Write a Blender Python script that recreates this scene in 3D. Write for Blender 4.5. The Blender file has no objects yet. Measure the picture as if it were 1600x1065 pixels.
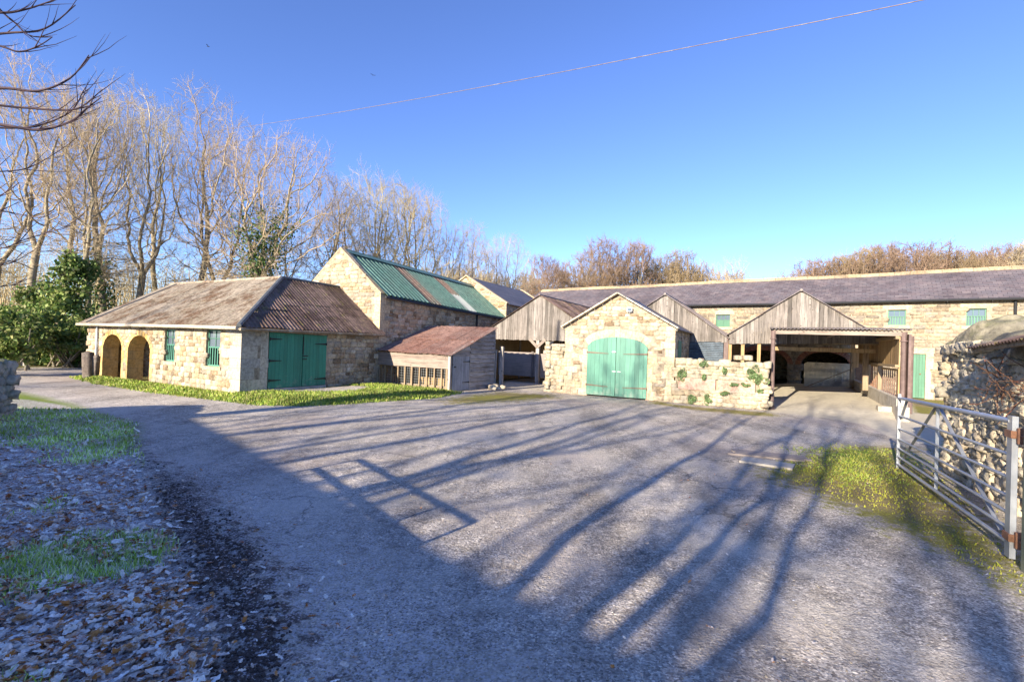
import bpy, math, random
import numpy as np
from mathutils import Vector, Matrix
from mathutils.geometry import tessellate_polygon

scene = bpy.context.scene
COL = scene.collection
PI = math.pi
SKY_STRENGTH = 0.12
SKY_SAT = 1.06
SKY_HUE = 0.515
SUN_ENERGY = 5.0
EXPOSURE = 1.45
OUT_H = 4.42
SHADOW_TREES = [
    (-13.5, -9.0, 'open_a', 0.4, 0.85, 1.2), (-19.5, -7.5, 'open_b', 1.9, 0.9, 1.2), (-10.8, -13.6, 'open_a', 3.0, 0.85, 1.2),
    (-22.0, -15.0, 'open_b', 4.4, 0.95, 1.2), (-16.0, -18.0, 'open_a', 5.1, 0.9, 1.0), (-27.0, -1.5, 'open_b', 0.9, 0.8, 1.1),
    (-16.5, -11.0, 'open_b', 2.2, 0.9, 1.2), (-31.0, 5.0, 'open_a', 2.6, 0.85, 1.1), (-12.6, -16.5, 'open_b', 1.4, 0.9, 1.0),
    (-4.6, -4.0, 'multi', 0.5, 1.0, 1.0)]
SH_LABELS = ['bare tree behind the viewpoint, nearest the roadside barn', 'spreading bare tree behind the left half of the roadside barn',
             'bare forked tree behind the right end of the roadside barn', 'tall bare tree in the back row left of centre behind the viewpoint',
             'broad bare tree in the back row behind the viewpoint', 'bare tree beside the lane left of the roadside barn',
             'leaning bare tree closest behind the viewpoint', 'slim bare tree farthest left along the lane', 'bare tree farthest behind the viewpoint on the right', 'young many stemmed tree close behind the viewpoint']
random.seed(7)

# ------------------------------------------------------------------ camera
CAM_H = 1.8
FPX = 750.0                       # focal length in photo pixels (1600 wide)
PITCH, ROLL = math.radians(0.57), math.radians(2.0)
cam_data = bpy.data.cameras.new('camera')
cam_data.sensor_width = 36.0
cam_data.lens = FPX / 1600 * 36.0
cam_data.clip_start = 0.05
cam_data.clip_end = 3000
cam = bpy.data.objects.new('camera', cam_data)
COL.objects.link(cam)
CM = Matrix.Rotation(PI / 2 + PITCH, 3, 'X') @ Matrix.Rotation(ROLL, 3, 'Z')
cam.matrix_world = Matrix.Translation((0, 0, CAM_H)) @ CM.to_4x4()
scene.camera = cam


def ray(px, py):
    return CM @ Vector(((px - 800) / FPX, -(py - 532.5) / FPX, -1))


def at(px, py, z=0.0):            # ground point seen at a photo position
    d = ray(px, py)
    t = (z - CAM_H) / d.z
    return Vector((d.x * t, d.y * t, z))


def aty(px, py, y):               # point seen at a photo position, y metres ahead
    d = ray(px, py)
    t = y / d.y
    return Vector((d.x * t, y, CAM_H + d.z * t))


# yard frame: u runs along the building fronts, v runs back
UX, UY = 0.88, -0.475
FROT = math.atan2(UY, UX)


def W(u, v, z=0.0):
    return Vector((UX * u - UY * v, UY * u + UX * v, z))


def UV(x, y):
    return UX * x + UY * y, -UY * x + UX * y


def atv(px, py, v):               # point on the plane v = const
    d = ray(px, py)
    t = v / (-UY * d.x + UX * d.y)
    p = Vector((d.x * t, d.y * t, CAM_H + d.z * t))
    return UX * p.x + UY * p.y, v, p.z


# ------------------------------------------------------------------ tagging
def empty(name, loc=(0, 0, 0), rz=0.0):
    o = bpy.data.objects.new(name, None)
    o.empty_display_size = 0.3
    COL.objects.link(o)
    o.location = loc
    o.rotation_euler = (0, 0, rz)
    return o


def tag(o, label=None, cat=None, group=None, kind=None):
    if label: o['label'] = label
    if cat: o['category'] = cat
    if group: o['group'] = group
    if kind: o['kind'] = kind
    return o


def thing(name, label, cat, loc=(0, 0, 0), rz=0.0, group=None):
    return tag(empty(name, loc, rz), label, cat, group)


def copy_tree(o, parent=None):
    c = o.copy()
    COL.objects.link(c)
    c.parent = parent
    for ch in list(o.children):
        copy_tree(ch, c)
    return c


# ------------------------------------------------------------------ mesh building
CUBE_V = None


class MB:
    def __init__(s):
        s.v = []
        s.f = []

    def add(s, vs, fs):
        b = len(s.v)
        s.v += [tuple(v) for v in vs]
        s.f += [tuple(i + b for i in f) for f in fs]

    def box(s, x0, x1, y0, y1, z0, z1):
        vs = [(x, y, z) for z in (z0, z1) for y in (y0, y1) for x in (x0, x1)]
        s.add(vs, [(0, 2, 3, 1), (4, 5, 7, 6), (0, 1, 5, 4), (2, 6, 7, 3), (0, 4, 6, 2), (1, 3, 7, 5)])
        return s

    def obox(s, c, ax, ay, az):     # centre and three half axes
        c, ax, ay, az = map(Vector, (c, ax, ay, az))
        vs = [c + ax * i + ay * j + az * k for k in (-1, 1) for j in (-1, 1) for i in (-1, 1)]
        s.add(vs, [(0, 2, 3, 1), (4, 5, 7, 6), (0, 1, 5, 4), (2, 6, 7, 3), (0, 4, 6, 2), (1, 3, 7, 5)])
        return s

    def bar(s, a, b, w, h=None, up=(0, 0, 1)):
        a, b = Vector(a), Vector(b)
        h = h or w
        d = (b - a)
        side = d.cross(Vector(up))
        if side.length < 1e-5: side = d.cross(Vector((1, 0, 0)))
        side.normalize()
        u = side.cross(d).normalized()
        return s.obox((a + b) / 2, d / 2, side * w / 2, u * h / 2)

    def tube(s, pts, r, k=8, caps=True):
        pts = [Vector(p) for p in pts]
        n = len(pts)
        rs = r if isinstance(r, (list, tuple)) else [r] * n
        b = len(s.v)
        t0 = (pts[1] - pts[0]).normalized()
        ref = t0.orthogonal().normalized()
        for i, p in enumerate(pts):
            t = (pts[min(i + 1, n - 1)] - pts[max(i - 1, 0)])
            if t.length < 1e-7: t = t0
            t.normalize()
            ref = (ref - t * ref.dot(t))
            if ref.length < 1e-5: ref = t.orthogonal()
            ref.normalize()
            bi = t.cross(ref)
            for j in range(k):
                a = 2 * PI * j / k
                s.v.append(tuple(p + (ref * math.cos(a) + bi * math.sin(a)) * rs[i]))
        for i in range(n - 1):
            for j in range(k):
                j2 = (j + 1) % k
                s.f.append((b + i * k + j, b + i * k + j2, b + (i + 1) * k + j2, b + (i + 1) * k + j))
        if caps:
            s.f.append(tuple(b + j for j in reversed(range(k))))
            s.f.append(tuple(b + (n - 1) * k + j for j in range(k)))
        return s

    def plate(s, loops, org, ax, ay, ext):     # polygon (with holes) extruded
        org, ax, ay, ext = map(Vector, (org, ax, ay, ext))
        L = [[Vector((a, b, 0)) for a, b in lp] for lp in loops]
        tris = tessellate_polygon(L)
        flat = [p for lp in L for p in lp]
        b = len(s.v)
        n = len(flat)
        P = [org + ax * p.x + ay * p.y for p in flat]
        s.v += [tuple(p) for p in P] + [tuple(p + ext) for p in P]
        nrm = ax.cross(ay)
        flip = nrm.dot(ext) > 0
        for t in tris:
            a, c, d = (flat[i] for i in t)
            ccw = (c - a).cross(d - a).z > 0
            tt = t if ccw != flip else tuple(reversed(t))
            s.f.append(tuple(b + i for i in tt))
            s.f.append(tuple(b + n + i for i in reversed(tt)))
        off = 0
        for li, lp in enumerate(L):
            m = len(lp)
            for i in range(m):
                j = (i + 1) % m
                s.f.append((b + off + i, b + off + j, b + n + off + j, b + n + off + i))
            off += m
        return s

    def build(s, name, mat, parent=None, smooth=False, recalc=True):
        me = bpy.data.meshes.new(name)
        me.from_pydata(s.v, [], s.f)
        me.validate()
        if recalc:
            import bmesh
            bm = bmesh.new()
            bm.from_mesh(me)
            bmesh.ops.recalc_face_normals(bm, faces=bm.faces)
            bm.to_mesh(me)
            bm.free()
        if smooth:
            me.shade_smooth()
        me.materials.append(mat)
        o = bpy.data.objects.new(name, me)
        COL.objects.link(o)
        o.parent = parent
        return o


def npmesh(name, verts, faces, mat, parent=None, smooth=False, attrs=None):
    """verts (n,3); faces (m,k) of equal size"""
    verts = np.asarray(verts, np.float32)
    faces = np.asarray(faces, np.int32)
    me = bpy.data.meshes.new(name)
    me.vertices.add(len(verts))
    me.vertices.foreach_set('co', verts.ravel())
    m, k = faces.shape
    me.loops.add(m * k)
    me.loops.foreach_set('vertex_index', faces.ravel())
    me.polygons.add(m)
    me.polygons.foreach_set('loop_start', np.arange(0, m * k, k, dtype=np.int32))
    if smooth:
        me.polygons.foreach_set('use_smooth', np.ones(m, bool))
    if attrs:
        for nme, a in attrs.items():
            at_ = me.attributes.new(nme, 'FLOAT', 'POINT')
            at_.data.foreach_set('value', np.asarray(a, np.float32))
    me.update(calc_edges=True)
    me.materials.append(mat)
    o = bpy.data.objects.new(name, me)
    COL.objects.link(o)
    o.parent = parent
    return o


def tubes(p0, p1, r0, r1, k):
    """independent frusta; returns verts, quads"""
    d = p1 - p0
    L = np.linalg.norm(d, axis=1, keepdims=True)
    d = d / np.maximum(L, 1e-6)
    ref = np.tile(np.array([[0.0, 0.0, 1.0]]), (len(d), 1))
    ref[np.abs(d[:, 2]) > 0.9] = (1, 0, 0)
    a = np.cross(d, ref)
    a /= np.linalg.norm(a, axis=1, keepdims=True)
    b = np.cross(d, a)
    ang = np.arange(k) * 2 * PI / k
    ring = a[:, None, :] * np.cos(ang)[None, :, None] + b[:, None, :] * np.sin(ang)[None, :, None]
    v0 = p0[:, None, :] + ring * r0[:, None, None]
    v1 = p1[:, None, :] + ring * r1[:, None, None]
    V = np.concatenate([v0, v1], 1).reshape(-1, 3)
    j = np.arange(k)
    j2 = (j + 1) % k
    q = np.stack([j, j2, j2 + k, j + k], 1)
    F = (q[None] + (np.arange(len(d)) * 2 * k)[:, None, None]).reshape(-1, 4)
    return V, F


def inst_mesh(base_v, base_f, M, T):
    """instances of a small base mesh baked into arrays. M (n,3,3), T (n,3)"""
    V = np.einsum('nij,kj->nki', M, base_v) + T[:, None, :]
    F = base_f[None] + (np.arange(len(T)) * len(base_v))[:, None, None]
    return V.reshape(-1, 3), F.reshape(-1, base_f.shape[1])


def rotz(a):
    c, s_ = np.cos(a), np.sin(a)
    z = np.zeros_like(a)
    o = np.ones_like(a)
    return np.stack([np.stack([c, -s_, z], -1), np.stack([s_, c, z], -1), np.stack([z, z, o], -1)], -2)


def rotx(a):
    c, s_ = np.cos(a), np.sin(a)
    z = np.zeros_like(a)
    o = np.ones_like(a)
    return np.stack([np.stack([o, z, z], -1), np.stack([z, c, -s_], -1), np.stack([z, s_, c], -1)], -2)


def rand_rot(rng, n):
    q = rng.normal(size=(n, 4))
    q /= np.linalg.norm(q, axis=1, keepdims=True)
    w, x, y, z = q.T
    return np.stack([np.stack([1 - 2 * (y * y + z * z), 2 * (x * y - z * w), 2 * (x * z + y * w)], -1),
                     np.stack([2 * (x * y + z * w), 1 - 2 * (x * x + z * z), 2 * (y * z - x * w)], -1),
                     np.stack([2 * (x * z - y * w), 2 * (y * z + x * w), 1 - 2 * (x * x + y * y)], -1)], -2)


# ------------------------------------------------------------------ stones
def _rock_base():
    n = 3
    vs, idx, fs = [], {}, []
    def vid(i, j, k):
        key = (i, j, k)
        if key not in idx:
            idx[key] = len(vs)
            p = np.array([i, j, k], float) / n * 2 - 1
            q = p / np.linalg.norm(p) * 1.25
            vs.append(p * 0.76 + q * 0.24)
        return idx[key]
    for a in range(n):
        for b in range(n):
            for side in (0, n):
                o = 1 if side else -1
                for quad in ([(side, a, b), (side, a + 1, b), (side, a + 1, b + 1), (side, a, b + 1)],
                             [(a, side, b), (a, side, b + 1), (a + 1, side, b + 1), (a + 1, side, b)],
                             [(a, b, side), (a + 1, b, side), (a + 1, b + 1, side), (a, b + 1, side)]):
                    if side == 0: quad = quad[::-1]
                    fs.append(tuple(vid(*t) for t in quad))
    return np.array(vs), np.array(fs)


ROCK_V, ROCK_F = _rock_base()


class Rocks:
    def __init__(s, seed):
        s.rng = np.random.default_rng(seed)
        s.V, s.F, s.n = [], [], 0

    def rock(s, c, ax, ay, az, jit=0.09):
        v = ROCK_V + s.rng.normal(0, jit, ROCK_V.shape)
        A = np.array([ax, ay, az], float)
        s.V.append(v @ A + np.array(c, float))
        s.F.append(ROCK_F + s.n)
        s.n += len(v)

    def face(s, org, ax, az, nrm, L, H, sw=(0.18, 0.5), sh=(0.09, 0.22), dep=0.13, top=None, skip=None, jit=0.07, rot=0.05, fill=1.0):
        """rubble facing: org corner, unit ax along, unit az up, nrm outward"""
        org, ax, az, nrm = (np.array(t, float) for t in (org, ax, az, nrm))
        z = 0.0
        while z < H:
            h = s.rng.uniform(*sh)
            x = -s.rng.uniform(0, 0.2)
            while x < L:
                w = s.rng.uniform(*sw) * (0.8 + h * 1.5)
                cx, cz = x + w / 2, z + h / 2
                hh = h
                x += w
                lim = H if top is None else top(min(max(cx, 0), L))
                if cz > lim or cx < -0.02 or cx > L + 0.02: continue
                if skip and skip(cx, cz): continue
                a = s.rng.normal(0, rot)
                ca, sa = math.cos(a), math.sin(a)
                A = ax * ca + az * sa
                B = az * ca - ax * sa
                d = dep * s.rng.uniform(0.8, 1.2)
                s.rock(org + ax * cx + az * cz - nrm * (dep * 0.75), A * w * 0.53 * fill, nrm * d, B * hh * 0.56 * fill, jit)
            z += h * 0.97

    def build(s, name, mat, parent=None, smooth=True):
        return npmesh(name, np.concatenate(s.V), np.concatenate(s.F), mat, parent, smooth)


# ------------------------------------------------------------------ corrugated / ribbed sheets
def corrugated(name, mat, parent, E0, E1, up, top, bottom=lambda s: 0.0, pitch=0.1, amp=0.018, rib=False,
               sheet_w=0.9, rows=1, seed=1, loose=0.012, sides=4, thick=0.008, sag=0.0):
    """sheets laid on a slope. E0-E1 eave line, up = unit up-slope vector, top(s)/bottom(s) slope extents"""
    rng = random.Random(seed)
    E0, E1, up = Vector(E0), Vector(E1), Vector(up).normalized()
    ax = (E1 - E0)
    L = ax.length
    ax.normalize()
    nrm = ax.cross(up)
    if nrm.z < 0: nrm = -nrm
    mb = MB()
    s0 = 0.0
    sheet_w = max(pitch, round(sheet_w / pitch) * pitch)
    while s0 < L - 1e-3:
        s1 = min(s0 + sheet_w, L)
        tmax = max(top(s0 + 1e-3), top(s1 - 1e-3), top((s0 + s1) / 2))
        rlen = tmax / rows
        for r in range(rows):
            off = rng.uniform(0, loose) + r * 0.004
            tilt = rng.uniform(-loose, loose) * 0.6
            skew = rng.uniform(-0.012, 0.012) if loose > 0.005 else 0
            ncol = max(2, int((s1 - s0) / pitch * sides) + 1)
            b = len(mb.v)
            ts = 5 if rows == 1 else 3
            for i in range(ncol):
                s = s0 + (s1 + 0.02 - s0) * i / (ncol - 1)
                sc = min(max(s, 0), L)
                lo = max(bottom(sc), r * rlen - (0.05 if r else 0) + skew)
                hi = min(top(sc), (r + 1) * rlen + 0.03)
                hi = max(hi, lo + 1e-4)
                ph = (s / pitch) % 1.0
                if rib:
                    n = amp if ph < 0.28 else 0.0
                    if 0.28 <= ph < 0.36 or ph > 0.92: n = amp * 0.5
                else:
                    n = amp * math.sin(2 * PI * ph)
                for j in range(ts):
                    f = j / (ts - 1)
                    t = lo + (hi - lo) * f
                    q = t / max(tmax, 0.01)
                    g = -sag * 4 * q * (1 - q) * (0.6 + 0.4 * math.sin(s * 1.3 + seed))
                    p = E0 + ax * s + up * t + nrm * (n + off + tilt * (i / ncol) + 0.006 * (r * 1.0) + g)
                    mb.v.append(tuple(p))
            for i in range(ncol - 1):
                for j in range(ts - 1):
                    a = b + i * ts + j
                    mb.f.append((a, a + ts, a + ts + 1, a + 1))
        s0 = s1
    o = mb.build(name, mat, parent, smooth=False, recalc=False)
    md = o.modifiers.new('thickness', 'SOLIDIFY')
    md.thickness = thick
    md.offset = 0
    return o


def boards(mb, x0, x1, z0f, z1f, y0, thick=0.022, w=0.12, gap=0.006, rng=random, axis='x', wob=0.0, proud=0.008):
    """vertical boards in the plane y = y0 (axis x) or x = y0 (axis y)"""
    x = x0
    while x < x1 - 0.01:
        ww = min(w * rng.uniform(0.85, 1.15), x1 - x)
        a, b = x + gap / 2, x + ww - gap / 2
        if x1 - (x + ww) < 0.03: b = x1
        dz = rng.uniform(0, wob)
        p = rng.uniform(0, proud)
        lo = [(a, z0f(a) - dz), (b, z0f(b) - dz)]
        hi = [(a, z1f(a)), (b, z1f(b))]
        if max(hi[0][1] - lo[0][1], hi[1][1] - lo[1][1]) < 0.02:
            x += ww
            continue
        vs = []
        for dy in (-p, thick - p):
            for (s, z) in (lo[0], lo[1], hi[1], hi[0]):
                vs.append((s, y0 + dy, z) if axis == 'x' else (y0 + dy, s, z))
        mb.add(vs, [(0, 1, 2, 3), (7, 6, 5, 4), (0, 4, 5, 1), (1, 5, 6, 2), (2, 6, 7, 3), (3, 7, 4, 0)])
        x += ww


def hboards(mb, x0, x1, z0, z1, y0, w=0.15, rng=random, axis='x', waney=0.0, lap=0.02, thick=0.02, top=None):
    """horizontal (weather) boards"""
    z = z0
    sgn = -1
    while z < z1 - 0.01:
        ww = w * rng.uniform(0.85, 1.2)
        n = 9
        zt = min(z + ww, z1)
        vs = []
        lim = [top(x0 + (x1 - x0) * i / (n - 1)) if top else 99 for i in range(n)]
        lowv = [min(z - 0.02 + rng.uniform(-waney, waney), lim[i] - 0.005) for i in range(n)]
        topv = [min(zt + 0.01, lim[i]) for i in range(n)]
        y_lo, y_hi = y0 - lap - rng.uniform(0, 0.01), y0 - 0.004
        if axis == 'y': y_lo, y_hi = y0 + lap + rng.uniform(0, 0.01), y0 + 0.004
        dth = thick if axis == 'x' else -thick
        for i in range(n):
            s = x0 + (x1 - x0) * i / (n - 1)
            for (y, zz) in ((y_lo, lowv[i]), (y_hi, topv[i]), (y_lo + dth, lowv[i]), (y_hi + dth, topv[i])):
                vs.append((s, y, zz) if axis == 'x' else (y, s, zz))
        fs = []
        for i in range(n - 1):
            a = i * 4
            b = a + 4
            fs += [(a, b, b + 1, a + 1), (a + 2, a + 3, b + 3, b + 2), (a, a + 2, b + 2, b), (a + 1, b + 1, b + 3, a + 3)]
        fs += [(0, 1, 3, 2), ((n - 1) * 4, (n - 1) * 4 + 2, (n - 1) * 4 + 3, (n - 1) * 4 + 1)]
        if topv[0] - lowv[0] > 0.02 or topv[-1] - lowv[-1] > 0.02:
            mb.add(vs, fs)
        z += ww
# ------------------------------------------------------------------ materials
class NM:
    def __init__(s, name):
        s.m = bpy.data.materials.new(name)
        s.m.use_nodes = True
        s.nt = s.m.node_tree
        s.nt.nodes.clear()
        s.out = s.nt.nodes.new('ShaderNodeOutputMaterial')
        s.b = s.nt.nodes.new('ShaderNodeBsdfPrincipled')
        s.nt.links.new(s.b.outputs[0], s.out.inputs[0])
        s._co = None

    def node(s, t, **kw):
        n = s.nt.nodes.new('ShaderNode' + t)
        for k, v in kw.items():
            setattr(n, k, v)
        return n

    def put(s, sock, v):
        if hasattr(v, 'is_output') or isinstance(v, bpy.types.NodeSocket):
            s.nt.links.new(v, sock)
        elif isinstance(v, (tuple, list)) and len(v) == 3 and sock.type == 'RGBA':
            sock.default_value = (*v, 1)
        else:
            sock.default_value = v

    def co(s):
        if s._co is None:
            s._co = s.node('TexCoord').outputs['Object']
        return s._co

    def map(s, scale=(1, 1, 1), vec=None, loc=(0, 0, 0)):
        n = s.node('Mapping')
        s.put(n.inputs['Vector'], vec if vec is not None else s.co())
        n.inputs['Scale'].default_value = scale
        n.inputs['Location'].default_value = loc
        return n.outputs[0]

    def noise(s, scale, detail=4, vec=None, rough=0.55, dist=0.0, color=False):
        n = s.node('TexNoise')
        s.put(n.inputs['Vector'], vec if vec is not None else s.co())
        n.inputs['Scale'].default_value = scale
        n.inputs['Detail'].default_value = detail
        n.inputs['Roughness'].default_value = rough
        n.inputs['Distortion'].default_value = dist
        return n.outputs['Color' if color else 'Fac']

    def voro(s, scale, vec=None, feature='F1', out='Distance', rnd=1.0):
        n = s.node('TexVoronoi', feature=feature)
        s.put(n.inputs['Vector'], vec if vec is not None else s.co())
        n.inputs['Scale'].default_value = scale
        n.inputs['Randomness'].default_value = rnd
        return n.outputs[out]

    def math(s, op, a, b=0.5, c=None, clamp=False):
        n = s.node('Math', operation=op, use_clamp=clamp)
        s.put(n.inputs[0], a)
        s.put(n.inputs[1], b)
        if c is not None: s.put(n.inputs[2], c)
        return n.outputs[0]

    def vmath(s, op, a, b):
        n = s.node('VectorMath', operation=op)
        s.put(n.inputs[0], a)
        s.put(n.inputs[1], b)
        return n.outputs[0]

    def ramp(s, fac, stops, mode='LINEAR'):
        n = s.node('ValToRGB')
        n.color_ramp.interpolation = mode
        el = n.color_ramp.elements
        while len(el) < len(stops): el.new(0.5)
        for e, (p, c) in zip(el, stops):
            e.position = p
            if not isinstance(c, (tuple, list)): c = (c, c, c)
            e.color = (*c, 1)
        s.put(n.inputs[0], fac)
        return n.outputs[0]

    def mix(s, f, a, b, mode='MIX'):
        n = s.node('Mix', data_type='RGBA', blend_type=mode)
        s.put(n.inputs[0], f)
        s.put(n.inputs[6], a)
        s.put(n.inputs[7], b)
        return n.outputs[2]

    def sep(s, v=None):
        n = s.node('SeparateXYZ')
        s.put(n.inputs[0], v if v is not None else s.co())
        return n.outputs

    def comb(s, x, y, z):
        n = s.node('CombineXYZ')
        for i, t in enumerate((x, y, z)): s.put(n.inputs[i], t)
        return n.outputs[0]

    def island(s):
        return s.node('NewGeometry').outputs['Random Per Island']

    def attr(s, name):
        return s.node('Attribute', attribute_name=name).outputs['Fac']

    def objrand(s):
        return s.node('ObjectInfo').outputs['Random']

    def bump(s, h, strength=0.5, dist=0.02, prev=None):
        n = s.node('Bump')
        n.inputs['Strength'].default_value = strength
        n.inputs['Distance'].default_value = dist
        s.put(n.inputs['Height'], h)
        if prev is not None: s.put(n.inputs['Normal'], prev)
        return n.outputs[0]

    def done(s, color, rough=0.85, normal=None, metal=0.0, spec=0.3, trans=None):
        s.put(s.b.inputs['Base Color'], color)
        s.put(s.b.inputs['Roughness'], rough)
        s.put(s.b.inputs['Metallic'], metal)
        s.b.inputs['Specular IOR Level'].default_value = spec
        if normal is not None: s.put(s.b.inputs['Normal'], normal)
        if trans:
            t = s.node('BsdfTranslucent')
            s.put(t.inputs[0], color)
            mx = s.node('MixShader')
            mx.inputs[0].default_value = trans
            s.nt.links.new(s.b.outputs[0], mx.inputs[1])
            s.nt.links.new(t.outputs[0], mx.inputs[2])
            s.nt.links.new(mx.outputs[0], s.out.inputs[0])
        return s.m


def m_stone(name, cols, mortar, sc=(3.6, 3.6, 8.2), mort=0.05, stain=(0.2, 0.17, 0.14), stain_amt=0.45, wet=0.0):
    g = NM(name)
    warp = g.noise(2.2, 3, color=True)
    wv = g.vmath('MULTIPLY_ADD', warp, (0.20, 0.20, 0.07))
    n = wv.node
    g.put(n.inputs[2], g.co())
    v = g.map(sc, wv)
    # two grains of stone so courses vary
    edge = g.voro(1.0, v, 'DISTANCE_TO_EDGE', 'Distance', 0.82)
    cid = g.voro(1.0, v, 'F1', 'Color', 0.82)
    r = g.sep(cid)
    stone = g.ramp(r[0], [(i / (len(cols) - 1), c) for i, c in enumerate(cols)])
    val = g.ramp(r[1], [(0, 0.68), (1, 1.25)])
    stone = g.mix(1.0, stone, val, 'MULTIPLY')
    fine = g.noise(14, 6, rough=0.7)
    stone = g.mix(1.0, stone, g.ramp(fine, [(0.25, 0.6), (0.55, 1.0), (0.8, 1.2)]), 'MULTIPLY')
    mfac = g.ramp(g.math('ADD', edge, g.math('MULTIPLY', g.math('SUBTRACT', fine, 0.5), 0.12)), [(0, 1.0), (mort, 1.0), (mort * 2.1, 0.0)])
    mn = g.noise(1.1, 4)
    mcol = g.mix(g.ramp(mn, [(0.4, 0), (0.65, 1)]), mortar, tuple(c * 0.55 for c in mortar))
    col = g.mix(mfac, stone, mcol)
    joint_shade = g.ramp(edge, [(0.0, 1.0), (mort * 0.9, 0.0)])
    cn = g.noise(2.7, 5, rough=0.7)
    col = g.mix(g.math('MULTIPLY', g.math('MULTIPLY', joint_shade, g.ramp(cn, [(0.42, 0), (0.56, 1)])), 0.75), col, (0.10, 0.075, 0.05))  # dark joint patches: shadow between the stones put into the colour
    big = g.noise(0.75, 5, rough=0.65)
    col = g.mix(g.math('MULTIPLY', g.ramp(big, [(0.5, 0), (0.72, 1)]), stain_amt), col, stain)
    lich = g.noise(3.3, 5, rough=0.75)
    col = g.mix(g.ramp(lich, [(0.66, 0), (0.8, 0.35)]), col, (0.62, 0.6, 0.5))
    h = g.math('MINIMUM', edge, 0.22)
    h2 = g.math('ADD', g.math('MULTIPLY', h, 3.0), g.math('MULTIPLY', fine, 0.45))
    h2 = g.math('ADD', h2, g.math('MULTIPLY', r[2], 0.35))
    return g.done(col, 0.92, g.bump(h2, 1.0, 0.06), spec=0.15)


def m_rock(name, cols, lichen=(0.45, 0.42, 0.33), lich=0.4, moss=0.0):
    g = NM(name)
    isl = g.island()
    c = g.ramp(isl, [(i / (len(cols) - 1), q) for i, q in enumerate(cols)])
    f = g.noise(11, 7, rough=0.7)
    c = g.mix(1.0, c, g.ramp(f, [(0.28, 0.45), (0.5, 0.95), (0.75, 1.35)]), 'MULTIPLY')
    c = g.mix(1.0, c, g.ramp(g.noise(0.8, 5, rough=0.65), [(0.35, 0.72), (0.5, 1.0), (0.65, 1.15)]), 'MULTIPLY')
    l = g.noise(4.2, 6, rough=0.75)
    c = g.mix(g.math('MULTIPLY', g.ramp(l, [(0.5, 0), (0.62, 1)]), lich), c, lichen)
    if moss:
        mm = g.noise(2.1, 5, rough=0.7)
        up = g.sep(g.node('NewGeometry').outputs['Normal'])[2]
        mf = g.math('MULTIPLY', g.ramp(mm, [(0.45, 0), (0.6, 1)]), g.ramp(up, [(0.1, 0.25), (0.7, 1)]))
        c = g.mix(g.math('MULTIPLY', mf, moss), c, (0.12, 0.14, 0.035))
    nb = g.bump(f, 0.8, 0.03)
    nb = g.bump(g.noise(38, 4, rough=0.7), 0.5, 0.008, nb)
    return g.done(c, 0.93, nb, spec=0.15)


def m_wood(name, cols, axis=2, grain=1.0, dirt=(0.06, 0.05, 0.04), dirt_amt=0.4, rough=0.85, knots=True, stain=None):
    g = NM(name)
    isl = g.island()
    c = g.ramp(isl, [(i / (len(cols) - 1), q) for i, q in enumerate(cols)])
    sc = [26.0, 26.0, 26.0]
    sc[axis] = 1.3
    off = g.comb(g.math('MULTIPLY', isl, 37.0), g.math('MULTIPLY', isl, 91.0), g.math('MULTIPLY', isl, 53.0))
    v = g.vmath('ADD', g.map(tuple(sc)), off)
    gr = g.noise(1.0, 6, v, rough=0.65, dist=0.4)
    c = g.mix(1.0, c, g.ramp(gr, [(0.28, 1 - 0.62 * grain), (0.5, 1.0), (0.75, 1 + 0.3 * grain)]), 'MULTIPLY')
    if knots:
        kv = g.vmath('ADD', g.map((7, 7, 7) if axis == 2 else (7, 7, 7)), off)
        k = g.voro(0.55, kv)
        c = g.mix(g.ramp(k, [(0.05, 0.85), (0.13, 0.0)]), c, (0.05, 0.035, 0.025))
    d = g.noise(1.4, 5, rough=0.7)
    c = g.mix(g.math('MULTIPLY', g.ramp(d, [(0.45, 0), (0.75, 1)]), dirt_amt), c, dirt)
    return g.done(c, rough, g.bump(gr, 0.5, 0.006), spec=0.2)


def m_paint(name, base, worn=(0.35, 0.33, 0.28), wear=0.25, axis=2, rough=0.5):
    g = NM(name)
    isl = g.island()
    c = g.mix(isl, tuple(x * 0.86 for x in base), tuple(min(1, x * 1.12) for x in base))
    sc = [30.0] * 3
    sc[axis] = 1.5
    gr = g.noise(1.0, 5, g.map(tuple(sc)), rough=0.65)
    c = g.mix(1.0, c, g.ramp(gr, [(0.3, 0.82), (0.7, 1.12)]), 'MULTIPLY')
    big = g.noise(1.7, 5, rough=0.7)
    c = g.mix(g.ramp(big, [(0.45, 0.0), (0.8, 0.35)]), c, tuple(x * 0.5 for x in base))
    z = g.sep()[2]
    w = g.noise(5, 6, rough=0.75)
    low = g.math('SUBTRACT', w, g.math('MULTIPLY', z, 0.28))
    c = g.mix(g.math('MULTIPLY', g.ramp(low, [(0.42, 0), (0.56, 1)]), wear), c, worn)
    return g.done(c, rough, g.bump(gr, 0.35, 0.004), spec=0.35)


def m_simple(name, base, var=0.25, scale=6, rough=0.8, metal=0.0, bump=0.3, spec=0.3, spots=None, bd=0.01):
    g = NM(name)
    f = g.noise(scale, 6, rough=0.65)
    c = g.mix(1.0, base, g.ramp(f, [(0.3, 1 - var), (0.7, 1 + var)]), 'MULTIPLY')
    if spots:
        s2 = g.noise(scale * 0.6, 5, rough=0.7)
        c = g.mix(g.ramp(s2, [(0.52, 0), (0.64, 1)]), c, spots)
    return g.done(c, rough, g.bump(f, bump, bd), metal, spec)


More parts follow.
